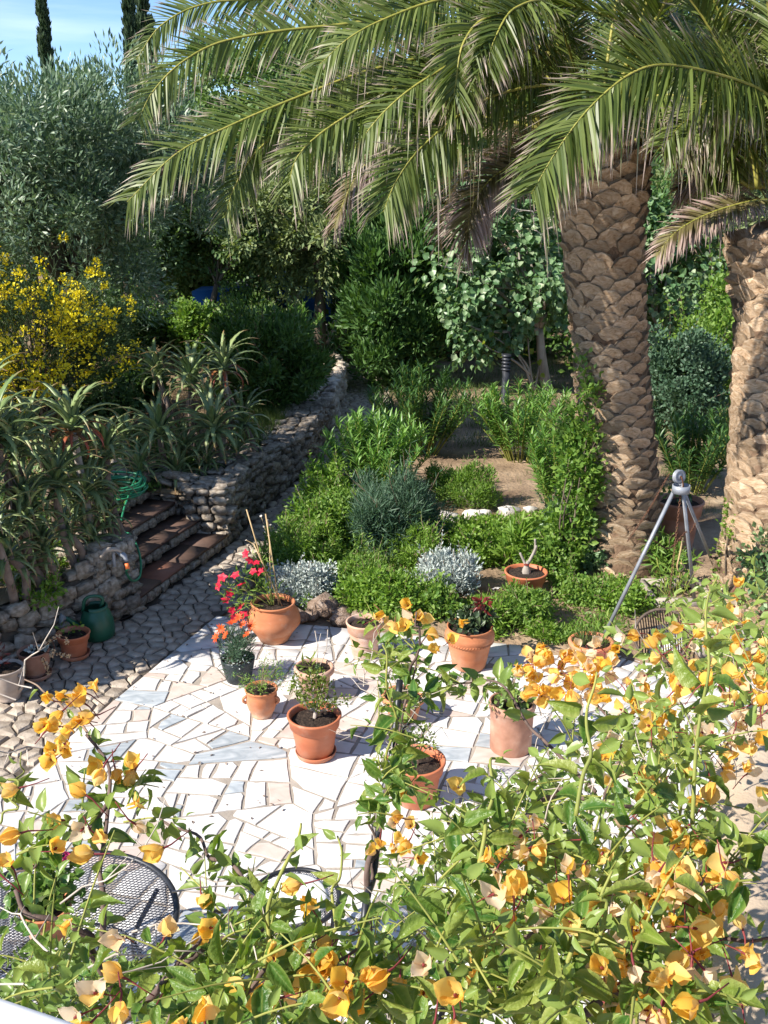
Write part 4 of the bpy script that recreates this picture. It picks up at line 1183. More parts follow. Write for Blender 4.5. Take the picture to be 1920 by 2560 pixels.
for i, (px, py, Y, rx, rz, mt, T, sz, nc, per, lab) in enumerate(far):
    c = D(px, py, Y)
    gb = float(tz(c[0], Y)) if c[0] < -1.5 else float(gz(c[0], Y))
    b = np.array([c[0], Y + .2, gb])
    make_tree('background_tree', lab, 'tree', b, max(.8, c[2] - gb - rz * .6), c, (rx, rx * .9, rz), 120 + i, mt, T, sz, nc, per, .42 if rz < 2 else .6, r0=.1, n_limbs=8, up=.2)
def cypress(name, label, base, h, r, seed, twin=False):
    rng = np.random.default_rng(seed); root = thing(name, label, 'cypress', tuple(base), group='cypresses on the skyline')
    n = 130; z = rng.random(n) ** .8; a = rng.uniform(0, 6.3, n)
    r = r * .62
    rr = r * np.minimum(1, z * 5 + .2) * (1 - z) ** .55
    C = np.array(base) + np.stack([np.cos(a) * rr * .6, np.sin(a) * rr * .6, .4 + z * (h - .5)], 1)
    link('trunk', mesh_tris('trunk', *tube([np.array(base) - [0, 0, .1], np.array(base) + [0, 0, h * .8]], [.12, .03], 8), M['bark'], origin=base), root)
    V, F, U = clump_leaves(rng, C, .30 * r / .55, 90, SPRAY, .24, None, out=.3, rand=.3, up=1.1)
    link('crown', mesh_tris('crown', V, F, M['cypress'], False, U, base), root)
for (px, ytop, Y, r, lab) in [(98, -40, 42, .50, "tall thin cypress alone against the sky above the olive"), (318, -8, 40, .52, "left one of the twin cypresses against the sky"), (352, -30, 41, .62, "taller right one of the twin cypresses"), (108, 95, 41.4, .3, "short slim cypress tip beside the lone tall cypress"), (372, 40, 43, .5, "third cypress just behind the twin pair"), (700, 90, 40, .7, "cypress showing between upper palm fronds"), (765, 110, 41, .6, "second cypress behind the upper palm fronds")]:
    t = D(px, ytop, Y); cypress('cypress_tree', lab, (t[0], Y, 1.4), t[2] - 1.4, r, int(200 + px + ytop))

# shade trees standing on the terrace, beyond the frame
for i, (x, y, zc, rx, rz, lab) in enumerate([(-5.95, 10.7, 4.3, 1.45, 1.0, "leafy tree on the terrace shading the middle aloes and the curving wall")]):
    make_tree('shade_tree', lab, 'tree', (x, y, .6), zc - rz - .6, np.array([x, y, zc]), (rx, rx, rz), 140 + i, 'midgreen', LEAF_OVAL, .13, 46, 80, .40, r0=.1)

make_bush('added_shade_shrub', "unseen leafy shrub added on the terrace to shade the clay pots", (-4.45, 7.75, .6), 1.1, 1.5, 149, 'midgreen', LEAF_OVAL, .10, 60, 110, .28, up=.2)  # added out of view, only to throw shade on the pots
# undergrowth closing the gaps between trunks
rng = np.random.default_rng(150)
pts = []
while len(pts) < 380:
    x, y = rng.uniform(-13, 13), rng.uniform(23.5, 34)
    u, v, f = PX((x, y, 1.2))
    if (850 < u < 960 and 600 < v < 800) or (460 < u < 630 and 600 < v < 830) or (700 < u < 810 and 660 < v < 800) or (320 < u < 470 and 500 < v < 680): continue
    hgt = rng.uniform(.3, 2.0)
    pts.append((x, y, float(gz(x, y)) + hgt * .6))
V, F, U = clump_leaves(rng, pts, rng.uniform(.4, .75, len(pts)), 110, LEAF_OVAL, .17, (0, 28, -4), up=.2)
link('undergrowth', mesh_tris('undergrowth', V, F, M['shrub_dark'], False, U), kind='stuff')

# ------------------------------------------------------------------ garden shrubs
bb = G(672, 1015, .66)
make_bush('rounded_shrub', "large rounded dark green shrub on the terrace above the curving wall", bb, 1.85, 1.55, 160, 'shrub_dark', T_diamond(.3, .15), .12, 90, 170, .25, up=.35)
# broom
brng = np.random.default_rng(161)
bp_ = G(110, 1085, .85); bro = thing('broom_bush', "tall broom bush covered in yellow flowers below the olive", 'shrub', tuple(bp_))
s = Soup(); st = Soup(); fl = []
for i in range(230):
    a = brng.uniform(0, 6.28); sp = brng.uniform(.2, 1.0) ** .7
    tip = bp_ + [math.cos(a) * sp * 1.45, math.sin(a) * sp * 1.1, brng.uniform(.8, 2.75) * (1.08 - .38 * sp)]
    mid = bp_ + (tip - bp_) * [.35, .35, .6]
    P = catmull([bp_, mid, tip], 7)
    if i < 40: st.add(*tube(P[:5], np.linspace(.02, .007, 5), 5))
    for j in range(16):
        q = P[3] + (tip - P[3]) * brng.random() + brng.normal(0, .06, 3)
        d = norm((tip - mid) + brng.normal(0, .45, 3) * np.linalg.norm(tip - mid))
        s.add(*tube([q, q + d * brng.uniform(.15, .4)], [.006, .003], 3, False))
    if brng.random() < .85: fl.append(tip); fl += [P[5] + brng.normal(0, .1, 3) for _ in range(brng.integers(1, 4))]
link('stem', st.mesh('stem', M['bark'], True, bp_), bro)
link('foliage', s.mesh('foliage', M['broom_stem'], False, bp_), bro)
fl = np.array(fl); fl = fl[np.argsort(fl[:, 1] - .6 * fl[:, 2])]; nf = len(fl)
for i in range(min(nf, 298)):
    V, F, U = clump_leaves(brng, [fl[i]], (.075 * brng.uniform(.6, 1.5)), 24, T_diamond(.9, .3, .55), .042, fl[i] - [0, 0, .05], out=.8, rand=.6)
    link('blossom', mesh_tris('blossom', V, F, M['yellow'], origin=fl[i]), bro, fl[i] - bp_)

def oleander(label, base, w, h, seed, stems=30, mat='oleander', size=.135, group='oleanders in the flower bed', top=.72):
    rng = np.random.default_rng(seed); root = thing('oleander', label, 'shrub', tuple(base), group=group)
    st = Soup(); pos, ax, nr, sz = [], [], [], []
    T = T_blade(.17, 3, .18, p_lance, .2)
    for i in range(stems):
        a = rng.uniform(0, 6.28); r = w / 2 * math.sqrt(rng.random()) * .92
        hh_ = h * rng.uniform(.72, 1.0) * (1 - .35 * (r / (w / 2)) ** 2)
        tip = base + [math.cos(a) * r, math.sin(a) * r, hh_]
        b = base + [math.cos(a) * r * .25, math.sin(a) * r * .25, 0]
        P = catmull([b, b + (tip - b) * [.45, .45, .5], tip], 10)
        st.add(*tube(P, np.linspace(.011, .005, 10), 4, False))
        nw = int(hh_ * top / .034)
        for k in range(nw):
            f = 1 - top * k / max(nw, 1)
            q = P[min(9, int(f * 9))] * (1 - (f * 9) % 1) + P[min(9, int(f * 9) + 1)] * ((f * 9) % 1)
            a0 = rng.uniform(0, 6.28)
            for c in range(3):
                aa = a0 + c * 2.09
                e = .55 + .9 * (f - .5) + rng.normal(0, .2)
                d = np.array([math.cos(aa), math.sin(aa), 0]) * math.cos(e) + np.array([0, 0, math.sin(e)])
                pos.append(q); ax.append(d); nr.append(norm(np.array([-d[0] * d[2], -d[1] * d[2], 1.0]) + rng.normal(0, .2, 3))); sz.append(size * rng.uniform(.7, 1.15))
    link('stems', st.mesh('stems', M['green_stem'], True, base), root, kind='stuff')
    V, F, U = inst(T, np.array(pos), frames(np.array(ax), np.array(nr)), np.array(sz))
    link('foliage', mesh_tris('foliage', V, F, M[mat], False, U, base), root)
oleander("bright green oleander spilling over the path edge opposite the curving wall", G(940, 1262), 1.75, 1.30, 170, 64, size=.165)
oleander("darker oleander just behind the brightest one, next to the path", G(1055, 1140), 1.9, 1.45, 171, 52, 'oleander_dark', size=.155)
oleander("oleander in front of the lamp bollard", G(1300, 1155), 1.9, 1.3, 172, 54, size=.155)
oleander("narrow oleander leaning on the left side of the big palm trunk", G(1395, 1290), .95, 1.45, 173, 36, size=.155)
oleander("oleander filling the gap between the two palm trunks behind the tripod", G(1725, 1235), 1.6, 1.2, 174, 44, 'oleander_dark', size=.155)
oleander("pale green oleander behind the rounded terrace shrub", G(730, 880, .8), 1.7, 1.0, 175, 30, 'oleander')
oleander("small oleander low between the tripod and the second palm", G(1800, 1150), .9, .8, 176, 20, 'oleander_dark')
for i, (px, py, z, w, h, mt, lab) in enumerate([(255, 905, .9, 1.6, 1.3, 'evergreen', "dark bush close behind the right side of the broom"), (345, 880, .9, 1.5, .9, 'shrub_dark', "low dark bush at the feet of the thin evergreen trunks"), (450, 872, .9, 1.6, .8, 'evergreen', "low spreading dark bush between two thin trunks"), (545, 868, .9, 1.4, .75, 'shrub_dark', "dark leafy bush left of the big rounded shrub"), (620, 850, .9, 1.4, 1.0, 'midgreen', "taller green bush behind the big rounded shrub"), (330, 1010, .8, 1.0, .5, 'shrub_dark', "low dark tuft on the dry ground right of the broom"), (250, 1040, .8, 1.1, .6, 'evergreen', "dark low bush under the broom's right side"), (480, 880, .9, .9, 1.0, 'herb', "light bush with small leaves by the leaning trunk"), (20, 1060, .8, 1.6, 1.0, 'shrub_dark', "dark bush under the broom behind the leftmost aloes"), (590, 985, .75, .8, .45, 'herb', "small grassy bush at the left foot of the big rounded shrub")]):
    make_bush('dark_shrub', lab, G(px, py, z), w, h, 300 + i, mt, LEAF_OVAL, .085, 44, 120, .2, up=.3)
for i, (px, py, z, w, h, mt, T_, sz, lab) in enumerate([(705, 1410, .03, .55, .42, 'herb', LEAF_OLIVE, .06, "leafy clump under the dry seed stalks"), (1040, 1420, .05, .6, .5, 'lime', LEAF_OLIVE, .06, "light green clump right of the bluish bush"), (890, 1470, .05, .7, .4, 'herb', LEAF_OLIVE, .06, "green clump in front of the bluish bush"), (1085, 1545, .03, .4, .32, 'herb', LEAF_OVAL, .05, "grey-green clump behind the rope-banded pot"), (1180, 1400, .05, .8, .35, 'lime', LEAF_OVAL, .05, "sprawling light green clump left of the pot in the flower bed"), (1370, 1440, .05, .6, .4, 'herb', LEAF_OVAL, .055, "sprawling green clump at the left foot of the big palm"), (790, 1420, .03, .6, .55, 'lime', LEAF_OLIVE, .06, "twiggy yellow-green clump behind the silvery carpet"), (1110, 1240, .05, .7, .4, 'herb', LEAF_OLIVE, .06, "small clump on bare soil beside the brightest oleander"), (1450, 1500, .03, .5, .2, 'herb', LEAF_OVAL, .045, "low weeds between the flower bed pot and the tripod"), (1560, 1520, .03, .45, .2, 'lime', LEAF_OVAL, .045, "low light weeds between the tripod's front legs"), (1480, 1420, .03, .5, .3, 'fig', LEAF_OVAL, .06, "leafy weeds at the front foot of the big palm"), (1640, 1420, .03, .5, .35, 'herb', LEAF_LANCE, .10, "leafy weeds behind the square planter")]):
    make_bush('bed_plant', lab, G(px, py, z), w, h, 330 + i, mt, T_, sz, 40, 70, .11, up=.35, rand=.9, out=.4, stems=5, stem='twig', cat='plant', lump=.6)
make_bush('rounded_shrub', "dark dense ball-shaped bush between the palm trunks", G(1700, 1085), 1.45, 1.75, 177, 'bluegreen', LEAF_OVAL, .07, 90, 190, .22, up=.3)
make_bush('flowering_shrub', "loose yellow-green shrub behind the dark ball-shaped bush", G(1790, 1015), 2.2, 2.6, 178, 'herb', LEAF_OVAL, .10, 70, 110, .32, up=.2)
make_bush('rounded_shrub', "grey-green soft shrub at the bend of the path", G(935, 915), 1.0, 1.15, 179, 'bluegreen', LEAF_OLIVE, .09, 50, 150, .2, up=.3)
make_bush('rosemary_bush', "tall bluish needle-leaved bush in the flower bed", G(975, 1392), .98, .98, 180, 'bluegreen', NEEDLE, .12, 90, 200, .19, up=.5, out=.4, rand=.7, lump=.5)
make_bush('daisy_bush', "green bush with yellow and white daisies beside the path", G(838, 1375), 1.0, .72, 181, 'herb', T_diamond(.4, .15), .06, 70, 150, .15, up=.15, rand=.9, lump=.5)
make_bush('daisy_bush', "taller light green bush behind the white daisies", G(830, 1320), .85, .75, 182, 'lime', T_diamond(.4, .15), .06, 55, 140, .15, up=.15, rand=.9, lump=.5)
make_bush('silver_carpet', "silvery white-leaved carpet plant behind the edging rocks", G(752, 1498), .78, .36, 183, 'silver', LEAF_OVAL, .035, 110, 120, .085, depth=.6, up=.3, stems=6, cat='plant')
make_bush('silver_bush', "silvery white spreading bush right of the bluish one", G(1115, 1492), .72, .52, 184, 'silver', T_diamond(.3, .1), .05, 75, 95, .10, up=.6, stems=14, stem='twig_pale', cat='plant')
make_bush('fern_leaved_plant', "bright green fern-leaved mound between the two silvery plants", G(965, 1540), .98, .42, 185, 'lime', T_diamond(.45, .15), .055, 90, 150, .14, depth=.6, up=.2, rand=.9, cat='plant')
make_bush('fern_leaved_plant', "fern-leaved green plant left of the pot in the flower bed", G(1225, 1575), .45, .32, 186, 'lime', T_diamond(.3, .1), .06, 40, 110, .1, up=.25, rand=.9, lump=.5, cat='plant')
make_bush('fern_leaved_plant', "low green leafy patch in front of the pot in the flower bed", G(1300, 1560), .62, .36, 187, 'herb', T_diamond(.3, .1), .06, 50, 120, .1, up=.25, rand=.9, lump=.5, cat='plant')
make_bush('fern_leaved_plant', "small fern-leaved tuft beside the rope-banded pot", G(1345, 1590), .4, .2, 188, 'lime', T_diamond(.3, .1), .05, 26, 90, .08, up=.25, rand=.9, lump=.5, cat='plant')
make_bush('leafy_creeper', "leafy green creeper climbing the left side of the big palm trunk", D(1440, 1300, 10.75) * [1, 1, 0] , .55, 2.3, 189, 'herb', LEAF_OVAL, .075, 62, 46, .15, depth=.4, up=.1, cat='creeper', low=.02)
make_bush('leafy_creeper', "sparse leafy creeper against the second palm's swollen base", G(1815, 1500) * [1, 1, 0] + [0, -.1, 0], .3, 1.3, 190, 'lime', LEAF_OVAL, .06, 26, 40, .12, up=.1, cat='creeper', low=.02)
make_bush('leafy_creeper', "dense leafy creeper at the edge of the view on the second palm", G(1905, 1540) + [0, -.05, 0], .45, 1.15, 191, 'fig', LEAF_OVAL, .07, 40, 50, .14, up=.1, cat='creeper', low=.02)
make_bush('weedy_shrub', "straggly light green weed clump on bare soil among the oleanders", G(1185, 1275), .85, .62, 192, 'herb', LEAF_OLIVE, .06, 50, 90, .11, up=.6, stems=14, stem='twig_pale', cat='plant')
make_bush('iris_clump', "clump of upright light green blades at the bend of the path", G(868, 905), .75, .5, 193, 'lime', BLADE, .45, 24, 10, .15, up=1.6, out=.2, rand=.25, cat='plant', stems=0)
make_bush('leafy_shrub', "small fresh green shrub at the foot of the big palm", G(1420, 1370), .55, .55, 194, 'fig', LEAF_OVAL, .06, 40, 70, .12, up=.2)
make_bush('leafy_shrub', "light green sapling leaves beside the pot in the flower bed", G(1290, 1445), .36, .62, 195, 'lime', LEAF_LANCE, .14, 22, 16, .1, up=.5, cat='plant')

# ground cover and grass that nobody could count
def cover(name, poly, n, mat, T, size, seed, zf, up=1.0, hmax=.1, patch=0.0):
    rng = np.random.default_rng(seed); P = np.array(poly)[:, :2]
    a, b = P.min(0), P.max(0); q = rng.uniform(a, b, (n * 4, 2)); q = q[in_poly(q, poly)]
    if patch:
        q = q[(hn(q[:, 0] * 2.1 + seed, q[:, 1] * 2.1) + rng.normal(0, .25, len(q))) > patch]
    q = q[:n]
    if name != 'terrace_grass':
        q = q[~in_poly(q, PATIO)]
    p = np.stack([q[:, 0], q[:, 1], zf(q[:, 0], q[:, 1]) + rng.uniform(0, hmax, len(q)) - .01], 1)
    V, F, U = inst(T, p, frames(rdir(rng, len(p)) * .7 + [0, 0, up], rdir(rng, len(p))), size * rng.uniform(.5, 1.3, len(p)))
    link(name, mesh_tris(name, V, F, M[mat], False, U), kind='stuff')
bedp = [G(*q) for q in ((1060, 1335), (1400, 1320), (1440, 1420), (1300, 1420), (1180, 1440), (1070, 1420))]
cover('ground_cover', bedp, 16000, 'lime', T_diamond(.4, .1), .06, 211, gz, .5, .20)
bedq = [G(*q) for q in ((1100, 1530), (1560, 1440), (1700, 1480), (1640, 1600), (1360, 1640), (1180, 1600))]
cover('ground_cover_plants', [G(*q) for q in ((640, 1400), (740, 1280), (900, 1250), (1060, 1300), (1080, 1480), (1000, 1560), (880, 1560), (700, 1520), (600, 1470))], 9000, 'herb', T_diamond(.45, .15), .055, 219, gz, .4, .14)
cover('weeds', bedq, 9000, 'herb', T_diamond(.3, .1), .05, 212, gz, .8, .06, patch=.15)
cover('bed_weeds', [G(*q) for q in ((870, 1560), (1000, 1480), (1080, 1400), (1100, 1540), (1000, 1570))], 5000, 'herb', T_diamond(.35, .1), .055, 213, gz, .7, .10)
cover('garden_grass', [G(*q) for q in ((1080, 1300), (1500, 1100), (1800, 1100), (1900, 1300), (1450, 1320))], 7000, 'grass', BLADE, .10, 214, gz, 1.2, .0, patch=.2)
cover('far_grass', [G(*q) for q in ((780, 960), (1500, 900), (1900, 880), (1900, 1120), (1050, 1130), (930, 1000))], 16000, 'grass', BLADE, .16, 215, gz, 1.2, .0, patch=-.1)
cover('terrace_grass', [G(640, 1120, .65), G(800, 960, .65), G(840, 905, .65), G(700, 960, .65), G(560, 1080, .65)], 12000, 'grass', BLADE, .17, 216, tz, 1.1, .0)
cover('dry_grass', [G(*q, .75) for q in ((0, 1180), (200, 1120), (560, 1080), (640, 960), (700, 850), (200, 850), (0, 900))], 16000, 'dry_grass', BLADE, .16, 217, tz, .9, .0, patch=-.2)
cover('terrace_weeds', [G(*q, .6) for q in ((0, 1480), (160, 1440), (330, 1250), (560, 1190), (480, 1080), (0, 1150))], 9000, 'shrub_dark', T_diamond(.35, .1), .08, 218, tz, .7, .10, patch=-.1)
# ------------------------------------------------------------------ aloes on the terrace
def aloe_leaf_mesh(name, seed, mat, arch):
    rg = np.random.default_rng(seed); n = 9; V, F, U = [], [], []
    e = R(rg.uniform(60, 75)); p = np.array([0., 0, 0]); h = 0.0
    for i in range(n):
        t = i / (n - 1); w = .074 * (1 - t) ** .75 + .002; th = .32 * w
        d = np.array([0, math.cos(e), math.sin(e)]); nrm = np.array([0, -math.sin(e), math.cos(e)])
        V += [tuple(p + np.array([-w, 0, 0]) + nrm * th * .9), tuple(p), tuple(p + np.array([w, 0, 0]) + nrm * th * .9), tuple(p - nrm * th)]
        U += [(0, t), (.5, t), (1, t), (.5, t)]
        p = p + d / (n - 1); e -= R(arch) / (n - 1) * (.6 + .9 * t)
    for i in range(n - 1):
        a = i * 4
        for k in range(4):
            b = (k + 1) % 4
            F += [(a + k, a + 4 + k, a + 4 + b), (a + k, a + 4 + b, a + b)]
        # teeth on both edges
    m = len(V)
    for i in range(1, n - 2):
        for k in (0, 2):
            q = np.array(V[i * 4 + k]); q2 = np.array(V[(i + 1) * 4 + k]); s = -1 if k == 0 else 1
            V += [tuple(q), tuple(q * .7 + q2 * .3), tuple((q + q2) / 2 + np.array([s * .016, .01, .008]))]; U += [(0, i / n)] * 3
            F.append((m, m + 1, m + 2)); m += 3
    return mesh_tris(name, V, F, mat, False, U)
AL = [aloe_leaf_mesh('leaf', 800 + i, M['aloe'], a) for i, a in enumerate((95, 125, 150, 85, 135, 165))]
ALR = [aloe_leaf_mesh('leaf', 820 + i, M['aloe_red'], a) for i, a in enumerate((135, 155, 175))]
def aloe_bush(label, heads, seed):
    """heads: (tip xyz, foot xyz, size, leaves, red)"""
    rng = np.random.default_rng(seed)
    base = np.array(heads[0][1]); root = thing('aloe_bush', label, 'aloe', tuple(base), group='aloes on the terrace')
    for tip, foot, size, n, red, shag in heads:
        tip, foot = np.array(tip, float), np.array(foot, float)
        mid = (tip + foot) / 2 + rng.normal(0, .05, 3)
        P = catmull([foot, mid, tip], 10)
        s = Soup().add(*tube(P, np.linspace(.042, .036, 10), 8))
        st = link('stem', s.mesh('stem', M['bark_pale'] if red else M['dead_leaf'], True, base), root)
        if shag:                                              # withered leaves hanging round the stem
            k = 46; f = rng.uniform(.25, .97, k); q = np.stack([np.interp(f, np.linspace(0, 1, 10), P[:, c]) for c in range(3)], 1)
            d = rdir(rng, k); d[:, 2] = -1.6; d = norm(d)
            V, F, U = inst(T_blade(.13, 3, -.15, None, .25), q, frames(d, rdir(rng, k)), .30 * size / .5 * rng.uniform(.6, 1.1, k))
            link('dead_leaves', mesh_tris('dead_leaves', V, F, M['dead_leaf'], origin=base), root, kind='stuff')
        tilt = norm(tip - mid + np.array([0, 0, .5]))
        n = int(n * 1.35)
        for i in range(n):
            az = i * 2.39996 + rng.normal(0, .12); f = (i + .5) / n          # low f = inner, upright
            me = (ALR[rng.integers(3)] if red and f > .66 else AL[(0, 3)[rng.integers(2)]] if f < .3 else AL[rng.integers(6)])
            pitch = -R(14) + f * R(72) + rng.normal(0, .08)
            sc = size * 1.12 * (.72 + .38 * math.sin(math.pi * min(1, f + .25))) * rng.uniform(.85, 1.1)
            q = Euler((-pitch, 0, 0)).to_quaternion()
            q = Quaternion((0, 0, 1), az) @ q
            q = Vector((0, 0, 1)).rotation_difference(Vector(tilt)) @ q
            link('leaf', me, st, tip - base + tilt * (.05 - .10 * f), q, (sc, sc, sc))
    return root
def hd(px, py, Y, size=.5, n=24, red=False, shag=False, dz=None):
    t = D(px, py, Y); zt = float(tz(t[0], Y)) if t[0] < -1.9 else .6
    f = np.array([t[0] + .08, Y + .1, zt - .05])
    if t[2] < zt + .06: t[2] = zt + .06
    return (t, f, size, n, red, shag)
aloe_bush("tall green aloes cut by the left edge of the view", [hd(-10, 1090, 8.9, .56, 26, False, True), hd(40, 1130, 9.0, .50, 26), hd(-30, 1010, 9.6, .52, 24), hd(60, 1240, 9.0, .46, 22), hd(-130, 1130, 8.3, .55, 22), hd(-260, 1250, 7.7, .55, 22), hd(-200, 1120, 8.6, .55, 22)], 1)
aloe_bush("aloe with one reddish drooping head on a bare pale stem", [hd(182, 1075, 9.6, .54, 26, True), hd(88, 1085, 9.8, .46, 22), hd(265, 1140, 10.1, .48, 24), hd(215, 1160, 10.0, .42, 20), hd(130, 1150, 9.7, .42, 20)], 2)
aloe_bush("shaggy-stemmed aloes standing highest in the middle of the terrace", [hd(395, 940, 13.4, .52, 24, False, True), hd(478, 960, 13.2, .62, 28, False, True), hd(560, 925, 13.3, .55, 24, True, True), hd(520, 1010, 13.0, .45, 20)], 3)
aloe_bush("low dark green aloes along the top of the curving wall", [hd(400, 1090, 12.2, .58, 26), hd(535, 1080, 12.6, .60, 26), hd(610, 1060, 13.3, .50, 22), hd(352, 1180, 11.9, .5, 22), hd(440, 1190, 12.2, .55, 24), hd(520, 1160, 12.5, .42, 20), hd(318, 1100, 12.5, .45, 20), hd(590, 1130, 12.9, .4, 18), hd(460, 1130, 12.5, .45, 20)], 4)
aloe_bush("aloes crowding the terrace edge above the low wall", [hd(65, 1300, 8.9, .50, 24), hd(140, 1215, 9.2, .54, 26), hd(20, 1390, 8.6, .46, 24), hd(200, 1290, 9.6, .44, 22), hd(110, 1380, 9.0, .40, 20), hd(165, 1330, 9.3, .42, 22), hd(-20, 1320, 8.5, .48, 22), hd(60, 1430, 8.8, .38, 20)], 5)
aloe_bush("aloes with broad low rosettes between the stone pillar and the hose", [hd(250, 1230, 10.0, .46, 24), hd(270, 1300, 10.0, .38, 22), hd(215, 1240, 9.6, .46, 24), hd(235, 1350, 9.6, .36, 20)], 6)
for i, (x, y, lab) in enumerate([(355, 1450, "small lime creeper hanging on the low wall beside the pillar"), (95, 1500, "tuft of lime leaves sprouting from the low wall"), (170, 1400, "leafy trailing weed behind the stone pillar")]):
    q = G(x if i != 0 else 165, y, .5)
    make_bush('wall_plant', lab, q + [0, 0, -.05], .4, .22, 830 + i, 'lime', LEAF_OVAL, .055, 14, 22, .08, stems=0, cat='plant')

# ------------------------------------------------------------------ potted plants
def pot_parts(root, prof, soil_z, soil_r, mat, segs=48):
    V, F = lathe(prof, segs)
    link('pot', mesh_tris('pot', V, F, M[mat], True), root)
    rg = np.random.default_rng(int(soil_z * 1000)); pr = [(soil_r, 0), (soil_r * .7, .008), (soil_r * .35, .014), (0.001, .012)]
    V, F = lathe(pr, 20); V = V + rg.normal(0, .004, V.shape) + [0, 0, soil_z]
    link('soil', mesh_tris('soil', V, F, M['potting_soil'], True), root)
def prof_round(r, h, belly, th=.018):
    return [(r * .62, 0), (r * .70, .004), (r * .92, h * .22), (belly * .99, h * .45), (belly, h * .55), (belly * .96, h * .72), (r * 1.0, h * .88), (r * .99, h * .93), (r * 1.07, h * .955), (r * 1.08, h * .985), (r * 1.03, h), (r * .96, h * .985), (r * .93, h * .9), (r * .93, h * .6)]
def prof_flower(r, h):      # tapered with a broad rim band
    return [(r * .68, 0), (r * .70, .004), (r * .86, h * .66), (r * .87, h * .70), (r * .95, h * .72), (r * 1.0, h * .92), (r * 1.05, h * .955), (r * 1.05, h * .985), (r * 1.0, h), (r * .94, h * .985), (r * .90, h * .85), (r * .84, h * .6)]
def prof_ear(r, h):
    return [(r * .55, 0), (r * .66, .006), (r * .62, h * .06), (r * .82, h * .26), (r * .98, h * .52), (r * .96, h * .80), (r * .97, h * .91), (r * 1.03, h * .94), (r * 1.04, h * .975), (r * 1.0, h), (r * .93, h * .98), (r * .88, h * .8)]
def prof_band(r, h):
    return [(r * .66, 0), (r * .70, .006), (r * .80, h * .3), (r * .92, h * .60), (r * 1.05, h * .74), (r * 1.04, h * .82), (r * .90, h * .92), (r * .90, h * .95), (r * .97, h * .975), (r * .97, h), (r * .90, h * .99), (r * .84, h * .85)]
def prof_cyl(r, h):
    return [(r * .93, 0), (r * .95, .006), (r * .97, h * .5), (r * .99, h * .84), (r * 1.05, h * .86), (r * 1.06, h * .98), (r * 1.02, h), (r * .95, h * .99), (r * .9, h * .8)]
def prof_rim(r, h):         # thick rolled rim
    return [(r * .62, 0), (r * .66, .005), (r * .86, h * .72), (r * .90, h * .78), (r * 1.04, h * .82), (r * 1.06, h * .92), (r * 1.0, h * .99), (r * .92, h), (r * .86, h * .95), (r * .82, h * .8)]
def saucer(label, loc, r, mat):
    o = link('saucer', mesh_tris('saucer', *lathe([(.001, .006), (r * .82, .006), (r * .9, .012), (r * .97, .035), (r * 1.0, .042), (r * 1.03, .038), (r * .95, .004), (r * .9, 0), (.001, 0)], 40), M[mat], True), None, loc)
    return tag(o, label, 'saucer')
def leaves_part(root, rng, C, Rc, per, T, size, mat, name='foliage', **kw):
    V, F, U = clump_leaves(rng, C, Rc, per, T, size, **kw)
    link(name, mesh_tris(name, V, F, M[mat], False, U), root)
def stems_part(root, tubes, mat, name='stem'):
    s = Soup()
    for P, r in tubes: s.add(*tube(P, r, 5))
    link(name, s.mesh(name, M[mat], True), root)
def petal_flower(name, seed, n, size, mat, cup=.4, w=.6, centre=None):
    rg = np.random.default_rng(seed); a = np.arange(n) * 6.283 / n + rg.normal(0, .08, n)
    d = np.stack([np.cos(a), np.sin(a), np.full(n, cup)], 1)
    V, F, U = inst(T_ovate(w, 3, .25, .2), np.zeros((n, 3)), frames(norm(d), np.tile([0, 0, 1.0], (n, 1))), size * rg.uniform(.88, 1.1, n))
    return mesh_tris(name, V, F, M[mat])
FL_RED = petal_flower('flower', 1, 5, .042, 'red', .35, .8)
FL_ORANGE = petal_flower('flower', 2, 10, .042, 'orange_red', .5, .34)
FL_WHITE = petal_flower('flower', 3, 9, .030, 'white_petal', .12, .4)
FL_YELLOW = petal_flower('flower', 4, 7, .030, 'yellow', .2, .5)
FL_CRIM = petal_flower('flower', 5, 8, .034, 'crimson', .5, .5)
FL_PINK = petal_flower('flower', 6, 6, .030, 'pink', .5, .8)
def flowers(root, pts, me, rng, face=(-.3, -.6, .8), sc=1.0, spread=.5):
    for p in pts:
        d = Vector(norm(np.array(face) + rng.normal(0, spread, 3)))
        link('flower', me, root, p, Quaternion(d, rng.uniform(0, 6)) @ Vector((0, 0, 1)).rotation_difference(d), (sc * rng.uniform(.8, 1.2),) * 3)
def pot_at(label, px, py, scale_r, cat='potted plant', z=0.0, group='potted plants'):
    p = G(px, py, z)
    return thing('potted_plant', label, cat, tuple(p), group=group), p
# A: big round pot with red flowers on canes
rng = np.random.default_rng(901)
t, p = pot_at("large round-bellied terracotta pot with red trumpet flowers and cane stakes", 686, 1598, .3)
pot_parts(t, prof_round(.198, .395, .256), .345, .18, 'terracotta', 56)
stk = [([(.02, .02, .32), (-.22 + .0, .05, 1.30)], [.007, .005]), ([(.06, 0, .32), (-.05, .10, 1.24)], [.007, .005]), ([(.10, -.02, .32), (-.16, .0, .98)], [.006, .005]), ([(-.03, .05, .32), (-.02, .08, .95)], [.006, .005])]
for q in stk: link('cane', mesh_tris('cane', *tube(catmull(q[0], 3), q[1][0], 5), M['cane'], True), t)
C = np.array([(-.10, .0, .55), (-.17, -.03, .52), (-.28, -.06, .50), (-.36, -.05, .42), (-.08, .04, .68), (-.12, .04, .8), (-.22, -.10, .40), (-.42, -.05, .56), (-.30, .02, .64), (.02, .03, .5)])
leaves_part(t, rng, C, .11, 34, LEAF_LANCE, .06, 'herb', up=.4)
stems_part(t, [(catmull([(0, 0, .32), c * [.5, .5, .9], c], 6), np.linspace(.006, .003, 6)) for c in C], 'green_stem', 'stems')
